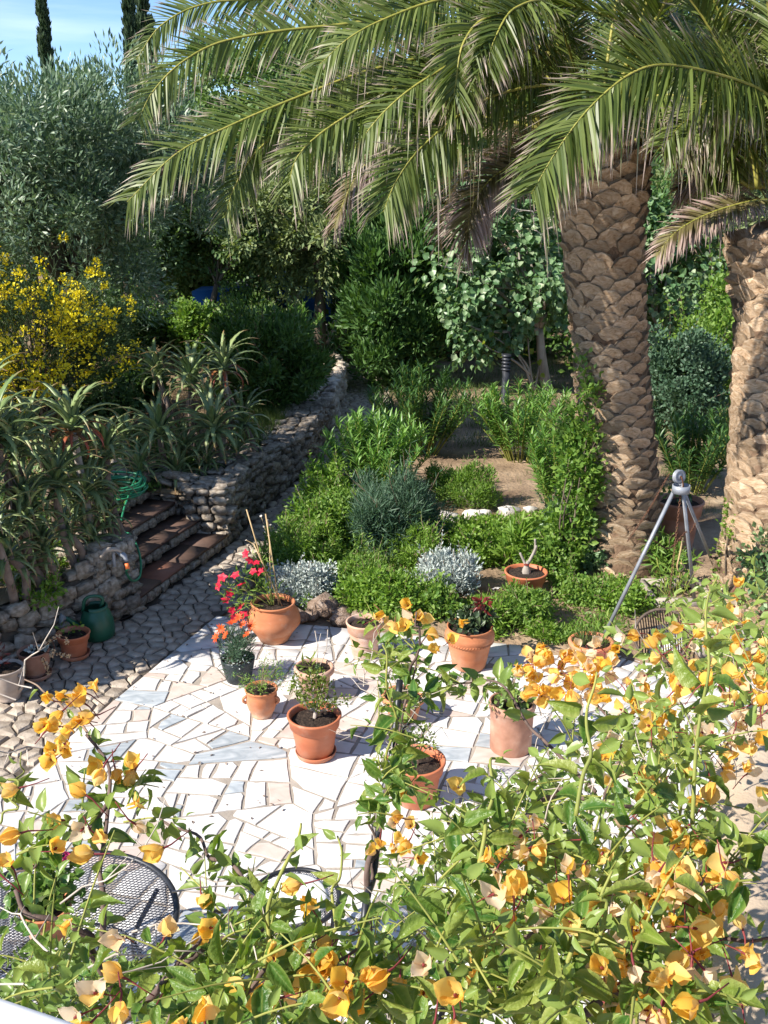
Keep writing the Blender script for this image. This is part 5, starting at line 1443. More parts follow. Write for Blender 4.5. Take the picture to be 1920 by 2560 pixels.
flowers(t, [(-.50, -.06, .58), (-.46, -.05, .66), (-.40, -.06, .50), (-.44, -.08, .44), (-.33, -.10, .70), (-.28, -.10, .30), (-.36, -.12, .28), (-.20, -.03, .82), (-.14, -.03, .80), (-.17, -.05, .72), (-.10, -.05, .72), (-.28, -.08, .60), (-.38, -.09, .34), (-.24, .0, .88), (-.30, -.05, .36)], FL_RED, rng, sc=1.25)
# B
rng = np.random.default_rng(902)
t, p = pot_at("dark plastic pot with spiky orange-red flowers left of the round-bellied pot", 597, 1700, .2)
pot_parts(t, [(.10, 0), (.105, .004), (.13, .1), (.15, .2), (.152, .22), (.14, .22), (.135, .17)], .19, .13, 'dark_plastic')
C = np.array([(math.cos(a) * r, math.sin(a) * r, z) for a, r, z in zip(rng.uniform(0, 6.3, 34), rng.uniform(0, .14, 34), rng.uniform(.16, .46, 34))])
leaves_part(t, rng, C, .055, 42, NEEDLE, .075, 'bluegreen', up=.6)
leaves_part(t, rng, np.array([(-.05, -.12, .24), (.0, -.14, .22), (.06, -.12, .25), (-.1, -.1, .3)]), .05, 14, LEAF_OVAL, .02, 'silver', 'pale_leaves')
flowers(t, [(-.03, -.02, .56), (.06, 0, .54), (-.13, 0, .50), (-.17, -.03, .43), (.02, .04, .59), (.13, .02, .52), (-.08, -.08, .47), (.10, -.06, .47)], FL_ORANGE, rng, sc=1.25, spread=.35)
# C
rng = np.random.default_rng(903)
t, p = pot_at("small terracotta jar with ear handles and a wispy grey herb", 656, 1788, .2)
pot_parts(t, prof_ear(.132, .255), .235, .118, 'terracotta')
for sx in (-1, 1):
    P = [(sx * .118, -.045, .20), (sx * .143, -.05, .182), (sx * .145, -.05, .158), (sx * .122, -.045, .138)]
    link('handle', mesh_tris('handle', *tube(catmull(P, 8), .012, 6), M['terracotta'], True), t)
tw = []; C = []
for i in range(26):
    a = rng.uniform(0, 6.3); r = rng.uniform(.05, .24); tip = np.array([math.cos(a) * r + .03, math.sin(a) * r, rng.uniform(.30, .46)])
    tw.append((catmull([(0, 0, .24), tip * [.5, .5, .85], tip], 5), [.003, .0025, .002, .002, .0015])); C += [tip, tip * [.7, .7, .92]]
stems_part(t, tw, 'twig', 'stems'); leaves_part(t, rng, np.array(C), .035, 16, LEAF_OLIVE, .028, 'herb', up=.3)
# D
rng = np.random.default_rng(904)
t, p = pot_at("thick-rimmed clay pot with a few leaves and two bare twigs", 787, 1738, .2)
pot_parts(t, prof_rim(.165, .28), .25, .145, 'terracotta_pale')
leaves_part(t, rng, np.array([(-.03, -.02, .30), (-.06, 0, .29), (0, .02, .31)]), .05, 9, LEAF_LANCE, .10, 'pot_leaf', up=.3)
leaves_part(t, rng, np.array([(.03, -.05, .27)]), .03, 9, LEAF_OVAL, .04, 'fig', 'small_leaves', up=.3)
stems_part(t, [(catmull([(.02, .03, .25), (.03, .05, .42), (.01, .06, .58)], 6), .004), (catmull([(.04, .03, .25), (.10, .05, .40), (.12, .04, .60)], 6), .004), (catmull([(.09, .045, .38), (.15, .04, .46)], 4), .0025), (catmull([(.03, .05, .42), (.06, .05, .56)], 4), .0025)], 'twig_pale', 'twigs')
# E
rng = np.random.default_rng(905)
q = G(790, 1885); saucer("terracotta saucer under the pot with the small yellow-green tree", tuple(q), .155, 'plastic_terracotta')
t, p = pot_at("terracotta pot on a saucer with a small yellow-green bushy tree", 788, 1884, .2, z=.0)
t.location.z = .012
pot_parts(t, prof_flower(.20, .335), .285, .17, 'plastic_terracotta')
tips = [(-.12, 0, .62), (-.02, .03, .66), (.08, 0, .60), (.14, -.02, .46), (.24, -.02, .47), (-.08, -.05, .50), (.03, -.05, .46), (.10, .03, .54), (-.14, .02, .54), (.0, .0, .56), (.05, .05, .64)]
stems_part(t, [(catmull([(0, 0, .27), (.01, 0, .36), (c[0] * .5, c[1] * .5, .28 + (c[2] - .28) * .5), c], 8), np.linspace(.012, .003, 8)) for c in tips], 'twig_pale', 'stem')
leaves_part(t, rng, np.array(tips + [(c[0] * .6, c[1] * .6, c[2] * .93) for c in tips]), .052, 44, LEAF_OVAL, .026, 'pot_leaf', up=.3)
# F
t, p = pot_at("pale weathered clay pot half hidden behind the leafy shoot with yellow bracts", 912, 1640, .2)
pot_parts(t, prof_flower(.165, .36), .32, .14, 'terracotta_pale')
leaves_part(t, np.random.default_rng(1), np.array([(0.02, .02, .36), (.06, .05, .38)]), .06, 12, LEAF_OVAL, .05, 'herb')
# G
rng = np.random.default_rng(907)
t, p = pot_at("terracotta pot with a rope band and a dark succulent with a red tip", 1172, 1664, .2)
pot_parts(t, prof_band(.215, .40), .36, .19, 'terracotta', 56)
V = Soup()
for i in range(52):
    a = i * 6.283 / 52; V.add(*tube([(math.cos(a) * .213, math.sin(a) * .213, .262), (math.cos(a + .13) * .216, math.sin(a + .13) * .216, .276)], .009, 5))
link('rope_band', V.mesh('rope_band', M['terracotta'], True), t)
C = np.array([(math.cos(a) * r, math.sin(a) * r, z) for a, r, z in zip(rng.uniform(0, 6.3, 26), rng.uniform(0, .19, 26), rng.uniform(.38, .50, 26))])
leaves_part(t, rng, C, .06, 16, T_ovate(.8, 3, .2, .3), .06, 'succulent', up=.4)
stems_part(t, [(catmull([(.06, 0, .36), (.08, 0, .5), (.10, 0, .60)], 5), .008)], 'twig')
leaves_part(t, rng, np.array([(.10, 0, .62)]), .05, 34, T_ovate(.4, 3, .2, .3), .085, 'dark_red', 'red_leaves', up=.2)
# H
rng = np.random.default_rng(908)
t, p = pot_at("plastic terracotta pot in the flower bed with a stubby grey succulent stem", 1312, 1500, .2)
pot_parts(t, prof_flower(.215, .33), .30, .19, 'plastic_terracotta')
stems_part(t, [(catmull([(0, -.02, .28), (.0, 0, .36), (.015, .0, .44)], 6), [.05, .052, .045, .03, .02, .014]), (catmull([(.0, 0, .38), (.07, .02, .52), (.10, .03, .60)], 6), [.02, .018, .016, .015, .014, .012]), (catmull([(.0, 0, .38), (-.04, .02, .46), (-.07, .03, .52)], 6), [.018, .016, .015, .014, .013, .011]), (catmull([(.08, .02, .5), (.09, .06, .60), (.085, .06, .66)], 6), .012)], 'bark_pale', 'stem')
V, F = lathe([(.03, 0), (.018, .012), (.004, .016)], 10); link('red_tie', mesh_tris('red_tie', V + [0, -.005, .40], F, M['dark_red'], True), t)
# I
rng = np.random.default_rng(909)
t, p = pot_at("red-brown clay bowl half hidden by the leafy shoot", 1008, 1795, .2)
pot_parts(t, prof_rim(.175, .22), .19, .15, 'terracotta'); leaves_part(t, rng, np.array([(0, 0, .24), (.05, .02, .28)]), .08, 14, LEAF_OVAL, .05, 'pot_leaf')
# J
rng = np.random.default_rng(910)
t, p = pot_at("tall straight-sided old clay pot with a leafy shrub and dry twigs", 1276, 1868, .2)
pot_parts(t, prof_cyl(.170, .41), .38, .15, 'old_clay')
C = np.array([(math.cos(a) * r, math.sin(a) * r, z) for a, r, z in zip(rng.uniform(0, 6.3, 16), rng.uniform(.05, .24, 16), rng.uniform(.42, .66, 16))])
stems_part(t, [(catmull([(0, 0, .36), c * [.4, .4, .85], c], 6), np.linspace(.007, .003, 6)) for c in C], 'twig', 'stems'); leaves_part(t, rng, C, .06, 12, LEAF_OVAL, .06, 'boug_shade', up=.1)
# K
rng = np.random.default_rng(911)
t, p = pot_at("terracotta pot with rich dark soil and small yellowish plant, nearest the balcony", 1040, 1998, .2)
pot_parts(t, prof_flower(.20, .33), .27, .17, 'plastic_terracotta')
tips = [(-.06, .02, .5), (.04, .04, .54), (.1, .0, .45), (-.02, -.03, .46), (.07, .05, .5)]
stems_part(t, [(catmull([(0, 0, .26), (.01, 0, .34), c], 6), np.linspace(.010, .003, 6)) for c in tips], 'twig', 'stem'); leaves_part(t, rng, np.array(tips), .06, 34, LEAF_OVAL, .028, 'pot_leaf')
# L
rng = np.random.default_rng(912)
t, p = pot_at("shallow clay bowl of short grassy leaves beside the densest yellow bracts", 1475, 1655, .2)
pot_parts(t, prof_rim(.20, .22), .19, .17, 'terracotta'); leaves_part(t, rng, np.array([(math.cos(a) * .1, math.sin(a) * .1, .2) for a in np.arange(0, 6, .5)]), .05, 18, NEEDLE, .09, 'grass', up=1)
# shaded row by the low wall
rng = np.random.default_rng(913)
q = G(188, 1640); saucer("reddish saucer under the shaded pot nearest the watering can", tuple(q), .135, 'plastic_terracotta')
t, p = pot_at("reddish pot in shade nearest the watering can", 188, 1640, .2); t.location.z = .012
pot_parts(t, prof_flower(.15, .23), .19, .125, 'plastic_terracotta'); leaves_part(t, rng, np.array([(-.03, 0, .25), (.06, .02, .26), (-.1, 0, .28)]), .05, 12, LEAF_OVAL, .04, 'lime')
q = G(90, 1690); saucer("dark clay saucer under the jug-shaped shaded pot", tuple(q), .14, 'old_clay')
t, p = pot_at("rounded old clay pot in shade with a pale rosette and arching seed stalks", 90, 1689, .2); t.location.z = .012
pot_parts(t, prof_ear(.135, .24), .21, .12, 'old_clay')
leaves_part(t, rng, np.array([(.0, -.02, .25), (.1, -.02, .27)]), .03, 22, LEAF_OVAL, .045, 'silver', up=.2)
tw = [catmull([(.02, 0, .22), (.14, -.05, .32), (.26, -.05, .40)], 7), catmull([(.04, 0, .22), (.2, -.06, .24), (.33, -.08, .22)], 7), catmull([(.02, -.02, .22), (.12, -.10, .20), (.16, -.12, .08)], 7), catmull([(.26, -.05, .40), (.31, -.05, .39), (.33, -.06, .34)], 5), catmull([(.2, -.05, .36), (.22, -.08, .3), (.2, -.1, .24)], 5)]
stems_part(t, [(q, .0045) for q in tw], 'rust', 'stalks')
leaves_part(t, rng, np.concatenate([q[3:] for q in tw]), .014, 16, T_diamond(.8, .3), .02, 'bract_pale', 'seed_heads')
t, p = pot_at("pale handled ceramic pot at the far left with a red-tipped plant", 22, 1745, .2)
pot_parts(t, prof_ear(.15, .30), .27, .135, 'glazed_pale'); leaves_part(t, rng, np.array([(-.03, 0, .34), (-.08, 0, .40), (-.02, .02, .42)]), .05, 16, LEAF_LANCE, .05, 'dark_red')
P = [(.135, -.06, .25), (.155, -.07, .22), (.155, -.07, .15), (.13, -.06, .11)]
link('handle', mesh_tris('handle', *tube(catmull(P, 9), .014, 6), M['glazed_pale'], True), t)
t, p = pot_at("large terracotta urn in shadow behind the pulley tripod", 1688, 1372, .2)
pot_parts(t, prof_flower(.27, .62), .56, .23, 'old_clay'); leaves_part(t, rng, np.array([(0, 0, .7), (.1, .1, .75), (-.1, 0, .72)]), .12, 20, LEAF_OVAL, .07, 'midgreen')

# small single flowers and stalks in the bed, as parts of their plants
def flower_plant(name, label, base, pts, me, seed, sc=1.0, stem='green_stem', group=None):
    rng = np.random.default_rng(seed); root = thing(name, label, 'flower', tuple(base), group=group)
    base = np.array(base)
    s = Soup()
    for q in pts:
        q = np.array(q); s.add(*tube(catmull([base, (base + q) / 2 + [0, 0, .06], q], 5), .0028, 4))
    link('stems', s.mesh('stems', M[stem], True, base), root, kind='stuff')
    flowers(root, [np.array(q) - base for q in pts], me, rng, sc=sc)
def dn(pxs, Y): return [D(u, v, Y + .01 * i) for i, (u, v) in enumerate(pxs)]
flower_plant('daisies', "white daisies on long stems behind the bluish bush", G(850, 1345), dn([(827, 1245), (857, 1237), (833, 1288), (889, 1252), (833, 1310), (768, 1262), (897, 1238)], 12.0), FL_WHITE, 1, 1.2)
flower_plant('daisies', "yellow daisies on the bush beside the path", G(860, 1415), dn([(775, 1339), (797, 1326), (825, 1342), (812, 1352), (880, 1352), (763, 1352)], 11.3), FL_YELLOW, 2, 1.2)
flower_plant('pelargonium', "dark crimson flowers behind the silvery carpet plant", G(750, 1450), dn([(698, 1375), (727, 1380), (735, 1372), (740, 1392), (645, 1383), (660, 1392), (652, 1402), (695, 1434), (656, 1432), (730, 1386), (770, 1388)], 11.0), FL_CRIM, 3, 1.3)
flower_plant('daisies', "white daisies on bare soil near the tripod foot", G(1370, 1560), dn([(1333, 1530), (1428, 1503), (1240, 1470), (1600, 1497), (1150, 1560)], 9.9)[:5], FL_WHITE, 4, 1.5)
flower_plant('magenta_flower', "single magenta flower among the white stones", G(1318, 1300), dn([(1315, 1279)], 12.9), FL_PINK, 5, 1.2)
flower_plant('dried_seed_stalks', "dry white seed stalks at the edge of the path", G(690, 1420), dn([(652, 1290), (668, 1300), (676, 1312), (660, 1316), (684, 1318), (664, 1330), (690, 1330), (615, 1350), (672, 1340), (700, 1322), (706, 1340)], 11.3), FL_WHITE, 6, .55, 'cane')

# ------------------------------------------------------------------ watering can, tap and hose
p = G(246, 1592); t = thing('watering_can', "green plastic watering can against the stone pillar", 'watering can', tuple(p), R(12))
k = .39
V, F = lathe([(.001, 0), (.13, 0), (.155, .02), (.165, .08), (.158, .17), (.135, .25), (.115, .29), (.11, .30)], 32)
link('body', mesh_tris('body', V, F, M['green_plastic'], True), t)
V, F = lathe([(.112, .295), (.115, .33), (.10, .335), (.095, .31)], 24)
keep = [f for f in F if np.mean(V[list(f), 0]) > -.06]
link('hood', mesh_tris('hood', V, keep, M['green_plastic'], True), t)
link('handle', mesh_tris('handle', *tube(catmull([(.05, 0, .31), (.07, 0, .40), (-.01, 0, .43), (-.09, 0, .40), (-.12, 0, .28)], 16), .017, 8), M['green_plastic'], True), t)
sp = link('spout', mesh_tris('spout', *tube(catmull([(-.13, -.02, .10), (-.20, -.05, .18), (-.28, -.09, .27)], 10), np.linspace(.035, .018, 10), 10), M['green_plastic'], True), t)
V, F = lathe([(.018, 0), (.05, .05), (.052, .06), (.001, .062)], 18)
q = Vector((0, 0, 1)).rotation_difference(Vector((-.75, -.45, .25)))
link('rose', mesh_tris('rose', V, F, M['grey_plastic'], True), sp, (-.275, -.088, .262), q)

pt = G(305, 1402, .86); t = thing('garden_tap', "grey outdoor tap with a lever on top of the stone pillar", 'tap', tuple(pt))
link('pipe', mesh_tris('pipe', *tube(catmull([(-.10, .1, -.10), (-.10, .1, .05), (-.06, .04, .08), (.0, 0, .06)], 10), .016, 8), M['steel'], True), t)
link('body', mesh_tris('body', *tube(catmull([(-.02, .02, .06), (.03, -.02, .06), (.05, -.035, .01)], 8), [.02, .024, .026, .026, .022, .02, .018, .018], 10), M['steel'], True), t)
link('lever', mesh_tris('lever', *tube(catmull([(.01, 0, .08), (-.04, -.02, .12), (-.13, -.05, .12), (-.17, -.07, .06)], 10), [.012, .014, .016, .02, .022, .022, .022, .02, .018, .012], 8), M['mortar'], True), t)
hs = Soup(); c = G(292, 1240, .72)
rng = np.random.default_rng(77)
pts = []
for i in range(150):
    a = i * .30; r = .30 + .03 * math.sin(a * .37) + rng.normal(0, .006)
    pts.append(c + [math.cos(a) * r * 1.05, math.sin(a) * r, .05 + .022 * (i // 21) + .015 * math.sin(a * 1.3)])
end = pts[-1]
pts += [G(300, 1310, .66), G(330, 1340, .62), G(350, 1390, .52), G(350, 1440, .36), G(330, 1452, .38), G(315, 1430, .60), pt + [.06, -.05, -.06]]
t = thing('garden_hose', "green garden hose coiled on the terrace and looped down to the tap", 'hose', tuple(c))
link('tube', mesh_tris('tube', *tube(catmull(pts, 420), .0125, 7), M['hose'], True, origin=c), t)
link('connector', mesh_tris('connector', *tube([pt + [.06, -.05, -.06], pt + [.052, -.038, -.01]], .02, 10), M['orange_plastic'], True, origin=c), t)

# ------------------------------------------------------------------ lamp bollard
p = G(1262, 1010); t = thing('lamp_bollard', "dark garden lamp bollard with louvred head behind the oleanders", 'bollard light', tuple(p))
link('post', mesh_tris('post', *lathe([(.001, 0), (.10, 0), (.10, .02), (.075, .03), (.075, .66), (.001, .66)], 20), M['lamp_metal'], True), t)
link('lamp', mesh_tris('lamp', *lathe([(.045, .66), (.045, .90)], 16), M['grey_plastic'], True), t)
for i in range(4):
    z = .67 + i * .065
    link('louvre', mesh_tris('louvre', *lathe([(.05, z + .04), (.075, z + .035), (.098, z), (.094, z - .006), (.05, z + .025)], 20), M['lamp_metal'], True), t)
link('cap', mesh_tris('cap', *lathe([(.098, .925), (.098, .95), (.07, .965), (.001, .97)], 20), M['lamp_metal'], True), t)

# ------------------------------------------------------------------ pulley tripod, well rim, wire basket
top = D(1703, 1222, 8.9); fa, fc, fb = G(1505, 1600), G(1738, 1520), G(1800, 1452)
t = thing('pulley_tripod', "grey steel tripod with a pulley wheel and hanging chains", 'tripod', (top[0], top[1], 0))
o = np.array([top[0], top[1], 0])
for f in (fa, fc, fb):
    d = norm((f - top) * [1, 1, 0])
    a = top + d * .06 - [0, 0, .02]
    Rr = tube([a, f], .019, 4)
    link('leg', mesh_tris('leg', *Rr, M['steel'], False, origin=o), t)
V, F = lathe([(.072, -.036), (.081, -.036), (.081, .036), (.072, .036), (.072, -.036)], 28)
link('collar', mesh_tris('collar', V + top - o, F, M['steel'], True), t)
V, F = lathe([(.001, -.02), (.071, -.02)], 20); link('plate', mesh_tris('plate', V + top - o, F, M['rust'], True), t)
wc = top + [-.03, .0, .115]
V, F = lathe([(.012, -.02), (.03, -.010), (.048, -.018), (.064, -.018), (.064, -.012), (.05, 0), (.064, .012), (.064, .018), (.048, .018), (.03, .010), (.012, .02)], 32)
Rq = np.array(Euler((R(82), 0, R(28))).to_matrix())
wh = link('wheel', mesh_tris('wheel', V @ Rq.T + wc - o, F, M['steel'], True), t)
link('axle', mesh_tris('axle', *tube([wc - o + Rq @ np.array([0, 0, -.032]), wc - o + Rq @ np.array([0, 0, .032])], .010, 8), M['rust'], True), wh)
link('fork', mesh_tris('fork', *tube(catmull([wc - o + Rq @ np.array([0, 0, .03]), wc - o + Rq @ np.array([.0, 0, .03]) + [.02, 0, -.06], top - o + [.02, 0, -.02]], 6), .008, 6), M['rust'], True), t)
def chain(pts, n, r=.016):
    P = catmull(pts, n); s = Soup()
    for i in range(n - 1):
        a, b = P[i], P[i + 1]; d = norm(b - a); sd = norm(np.cross(d, [.3, .8, .2] if i % 2 else [.9, -.2, .1])); L = np.linalg.norm(b - a) * .68
        m = (a + b) / 2; q = [m + d * L * math.cos(w) + sd * r * .6 * math.sin(w) for w in np.linspace(0, 6.283, 9)]
        s.add(*tube(q, r * .22, 3, False))
    return s
link('chain', chain([top - [0, 0, .05], top - [.01, 0, .75], top - [.02, .0, 1.35]], 60).mesh('chain', M['rust'], origin=o), t, kind='stuff')
la, lb_, lc = [top + (f - top) * .33 for f in (fa, fb, fc)]
link('chain', chain([la, (la + lc) / 2 - [0, 0, .12], lc], 26).mesh('chain', M['rust'], origin=o), t, kind='stuff')
link('chain', chain([lc, (lb_ + lc) / 2 - [0, 0, .05], lb_], 14).mesh('chain', M['rust'], origin=o), t, kind='stuff')
link('chain', chain([wc + [-.09, 0, .03], wc + [-.2, .15, -.35], wc + [-.33, .35, -.75]], 40, .013).mesh('chain', M['rust'], origin=o), t, kind='stuff')
hk = lc - [.03, .02, .05]
V, F = tube(catmull([hk, hk - [.02, 0, .2], hk - [.03, 0, .30], hk - [0, 0, .35], hk - [-.04, 0, .30], hk - [-.0, 0, .26]], 18), .008, 6)
link('hook', mesh_tris('hook', V, F, M['cane'], True, origin=o), t)
# square planter with pale rim under the tripod
p = G(1690, 1500); t = thing('square_planter', "sunken square planter with a broken pale rim under the tripod", 'planter', tuple(p))
for i, (cx, cy, sx, sy) in enumerate([(0, -.26, .62, .05), (-.30, 0, .05, .50), (.30, .02, .05, .46), (0, .26, .62, .05)]):
    link('rim', mesh_tris('rim', *box((cx, cy, .06), (sx, sy, .14)), M['mortar']), t)
V, F = box((0, 0, .02), (.56, .48, .04)); link('soil', mesh_tris('soil', V, F, M['potting_soil']), t)
rng = np.random.default_rng(88); C = np.array([(x, y, z) for x, y, z in zip(rng.uniform(-.2, .25, 12), rng.uniform(-.1, .3, 12), rng.uniform(.15, .5, 12))])
stems_part(t, [(catmull([(c[0] * .5, c[1] * .5, .02), c * [.8, .8, .6], c], 5), .005) for c in C], 'green_stem', 'stems'); leaves_part(t, rng, C, .09, 16, LEAF_LANCE, .11, 'herb', up=.2)
# wire basket lying on its side
p = G(1655, 1640); t = thing('wire_basket', "dark round wire basket with a white lining, tipped on its side near the tripod", 'basket', (p[0], p[1], .16), R(0))
s = Soup(); q_ = Euler((R(48), R(-10), R(-15))).to_matrix(); Q = np.array(q_)
rim = np.array([(math.cos(a) * .25, math.sin(a) * .25, .16) for a in np.linspace(0, 6.283, 33)])
link('rim', mesh_tris('rim', *tube(rim @ Q.T, .014, 6, False), M['wicker'], True), t)
for i in range(22):
    x = -.235 + i * .47 / 21; hw = math.sqrt(max(.0625 - x * x, 0))
    P = [(x, hw * math.cos(a), .16 - .26 * math.sin(a) * math.sqrt(max(0, 1 - (x / .25) ** 2))) for a in np.linspace(0, math.pi, 11)]
    link('rib', mesh_tris('rib', *tube(np.array(P) @ Q.T, .007, 4), M['wicker'], True), t)
V, F = lathe([(.001, -.10), (.12, -.085), (.17, -.05)], 28)
link('lining', mesh_tris('lining', V @ Q.T, F, M['white_paint'], True), t)
p = G(1800, 1640); t = thing('log', "grey weathered log lying beside the tipped wire basket", 'log', tuple(p))
V, F = tube(catmull([(-.25, -.05, .11), (0, 0, .12), (.3, .06, .12)], 10), .12 + .01 * np.sin(np.arange(10) * 2), 12)
link('bark', mesh_tris('bark', V + np.random.default_rng(2).normal(0, .006, V.shape), F, M['bark_pale'], False), t)

# ------------------------------------------------------------------ mesh table, chairs, geranium
TC = np.array([-1.61, 4.23]); TR, TZ = .56, .72
t = thing('mesh_table', "round black metal patio table with an expanded-mesh top", 'table', (TC[0], TC[1], 0))
s = Soup()
a = np.linspace(0, 6.283, 65); V, F = tube([(math.cos(w) * TR, math.sin(w) * TR, TZ - .012) for w in a], .017, 8, False)
link('rim', mesh_tris('rim', V, F, M['dark_metal'], True), t)
def mesh_disc(r, z, pitch, wire, ang, ratio=.55, hole=0.0):
    s = Soup(); n = int(2 * r / pitch)
    for sg in (-1, 1):
        th = math.atan(ratio) * sg; d = np.array([math.cos(th), math.sin(th)]); nn = np.array([-d[1], d[0]])
        for i in range(-n, n + 1):
            off = i * pitch * math.cos(math.atan(ratio)) * .62
            if abs(off) >= r * .985: continue
            h = math.sqrt(r * r - off * off); p0, p1 = nn * off - d * h, nn * off + d * h
            c, k = math.cos(ang), math.sin(ang); Rm = np.array([[c, -k], [k, c]])
            p0, p1 = Rm @ p0, Rm @ p1
            s.add(*tube([(*p0, z + sg * wire * .3), (*p1, z + sg * wire * .3)], wire, 4, False))
    return s
link('mesh_top', mesh_disc(TR - .01, TZ - .006, .034, .0028, .35).mesh('mesh_top', M['mesh_metal']), t, kind='stuff')
for k in range(4):
    w = .6 + k * 1.5708; d = np.array([math.cos(w), math.sin(w)])
    link('leg', mesh_tris('leg', *tube(catmull([(d[0] * .50, d[1] * .50, TZ - .03), (d[0] * .34, d[1] * .34, .40), (d[0] * .46, d[1] * .46, .0)], 12), .013, 8), M['dark_metal'], True), t)
link('brace', mesh_tris('brace', *tube([(math.cos(w) * .36, math.sin(w) * .36, .40) for w in a], .008, 6, False), M['dark_metal'], True), t)
p = np.array([TC[0] - .03, TC[1] - .12, TZ]); t = thing('potted_plant', "pink geranium in a terracotta pot standing on the mesh table", 'potted plant', tuple(p), group='potted plants')
rng = np.random.default_rng(92); pot_parts(t, prof_flower(.12, .2), .18, .1, 'terracotta')
C = np.array([(math.cos(w) * r, math.sin(w) * r, z) for w, r, z in zip(rng.uniform(0, 6.3, 18), rng.uniform(0, .17, 18), rng.uniform(.2, .36, 18))])
leaves_part(t, rng, C, .06, 12, T_ovate(1.0, 3, .2, .3), .055, 'boug_shade', up=.2, nup=.8)
hdp = np.array([.08, .05, .42])
stems_part(t, [(catmull([(0, 0, .2), (.05, .03, .3), hdp], 5), .004)], 'green_stem')
flowers(t, hdp + rdir(rng, 16) * .035, FL_PINK, rng, sc=.9, spread=.9); flowers(t, np.array([-.05, .1, .38]) + rdir(rng, 5) * .03, FL_PINK, rng, sc=.8, spread=.9)

def chair(label, loc, rz, back=True, seat_z=.46, r=.245):
    t = thing('garden_chair', label, 'chair', (loc[0], loc[1], 0), rz, group='metal garden chairs')
    link('seat_rim', mesh_tris('seat_rim', *tube([(math.cos(w) * r, math.sin(w) * r, seat_z) for w in a], .014, 8, False), M['dark_metal'], True), t)
    link('seat_mesh', mesh_disc(r - .008, seat_z, .022, .002, .2).mesh('seat_mesh', M['mesh_metal']), t, kind='stuff')
    for k in range(4):
        w = .785 + k * 1.5708; d = np.array([math.cos(w), math.sin(w)])
        link('leg', mesh_tris('leg', *tube(catmull([(d[0] * r, d[1] * r, seat_z), (d[0] * r * .95, d[1] * r * .95, .22), (d[0] * r * 1.15, d[1] * r * 1.15, 0)], 8), .010, 6), M['dark_metal'], True), t)
    if back:
        P = catmull([(-.22, .1, seat_z), (-.24, .2, .70), (-.17, .27, .86), (0, .29, .90), (.17, .27, .86), (.24, .2, .70), (.22, .1, seat_z)], 40)
        link('backrest', mesh_tris('backrest', *tube(P, .012, 8), M['steel'], True), t)
        for x in (-.1, 0, .1):
            link('back_bar', mesh_tris('back_bar', *tube([(x, .235, seat_z), (x, .285, .88)], .006, 6), M['steel'], True), t)
    return t
c2 = G(738, 2245, .46)
t = chair("round metal stool with a white patterned cushion, half hidden by leaves", (c2[0], c2[1]), .3, back=False)
m, nt, N, L_, out = nodes('cushion_print')
tcn = N.new("ShaderNodeTexCoord"); vo = N.new("ShaderNodeTexVoronoi"); vo.inputs['Scale'].default_value = 15
wv = N.new("ShaderNodeMath"); wv.operation = 'SINE'; ml = N.new("ShaderNodeMath"); ml.operation = 'MULTIPLY'; ml.inputs[1].default_value = 22
rr = ramp(N, [(0.0, (.62, .61, .60)), (.22, (.76, .75, .72)), (1, (.80, .79, .76))])
L_.new(tcn.outputs['Object'], vo.inputs['Vector']); L_.new(vo.outputs['Distance'], ml.inputs[0]); L_.new(ml.outputs[0], wv.inputs[0])
mr = N.new("ShaderNodeMapRange"); mr.inputs['From Min'].default_value = -1; L_.new(wv.outputs[0], mr.inputs['Value']); L_.new(mr.outputs[0], rr.inputs[0])
b = N.new("ShaderNodeBsdfPrincipled"); b.inputs['Roughness'].default_value = .85; L_.new(rr.outputs[0], b.inputs['Base Color']); L_.new(b.outputs[0], out.inputs[0])
M['cushion'] = m
o = link('cushion', mesh_tris('cushion', *lathe([(.001, .50), (.12, .502), (.18, .495), (.205, .48), (.205, .468), (.18, .462), (.001, .462)], 40), M['cushion'], True), None, (c2[0] - .015, c2[1] - .02, 0))
tag(o, "white round cushion with a faint grey printed pattern on the metal stool", 'cushion')
c3 = G(20, 2100, .88)
chair("metal garden chair with a shiny hoop back, cut by the left edge", (c3[0] - .05, c3[1] - .3), -.35)

# ------------------------------------------------------------------ far buildings seen through the trees
c = D(395, 572, 33); t = thing('shed', "ochre shed with a ribbed wall and tiled roof behind the trees", 'building', (c[0], 33, 1.0))
link('wall', mesh_tris('wall', *box((0, 1.5, .85), (2.6, 3, 1.9)), M['ochre']), t)
for i in range(22): link('rib', mesh_tris('rib', *box((-1.24 + i * .118, -.02, .95), (.05, .04, 1.5)), M['ochre']), t)
link('roof', mesh_tris('roof', *box((0, 1.3, 1.95), (3.1, 3.6, .18)), M['whitewash']), t)
link('base_band', mesh_tris('base_band', *box((0, -.03, .12), (2.62, .05, .2)), M['yellow']), t)
c = D(552, 735, 22.6); t = thing('pool_cover', "blue covered pool enclosure glimpsed between dark trunks", 'tarpaulin', (c[0], 22.6, .8))
V, F = box((0, 0, .5), (1.1, .6, 1.15)); link('cover', mesh_tris('cover', V + np.random.default_rng(3).normal(0, .06, V.shape), F, M['blue_tarp']), t)
c = D(755, 720, 25.5); t = thing('pool_cover', "bright blue tarpaulin panel behind the juniper's trunks", 'tarpaulin', (c[0], 25.5, .8))
V, F = box((0, 0, .6), (1.3, .4, 1.3)); link('cover', mesh_tris('cover', V + np.random.default_rng(4).normal(0, .06, V.shape), F, M['blue_tarp']), t)
c = D(905, 700, 27); t = thing('low_wall', "pale sunlit wall and step at the far end of the garden", 'wall', (c[0], 27, .5))
link('wall', mesh_tris('wall', *box((0, .3, .5), (2.2, .25, 1.2)), M['whitewash']), t); link('step', mesh_tris('step', *box((.1, -.2, .2), (2.0, .6, .5)), M['whitewash']), t)
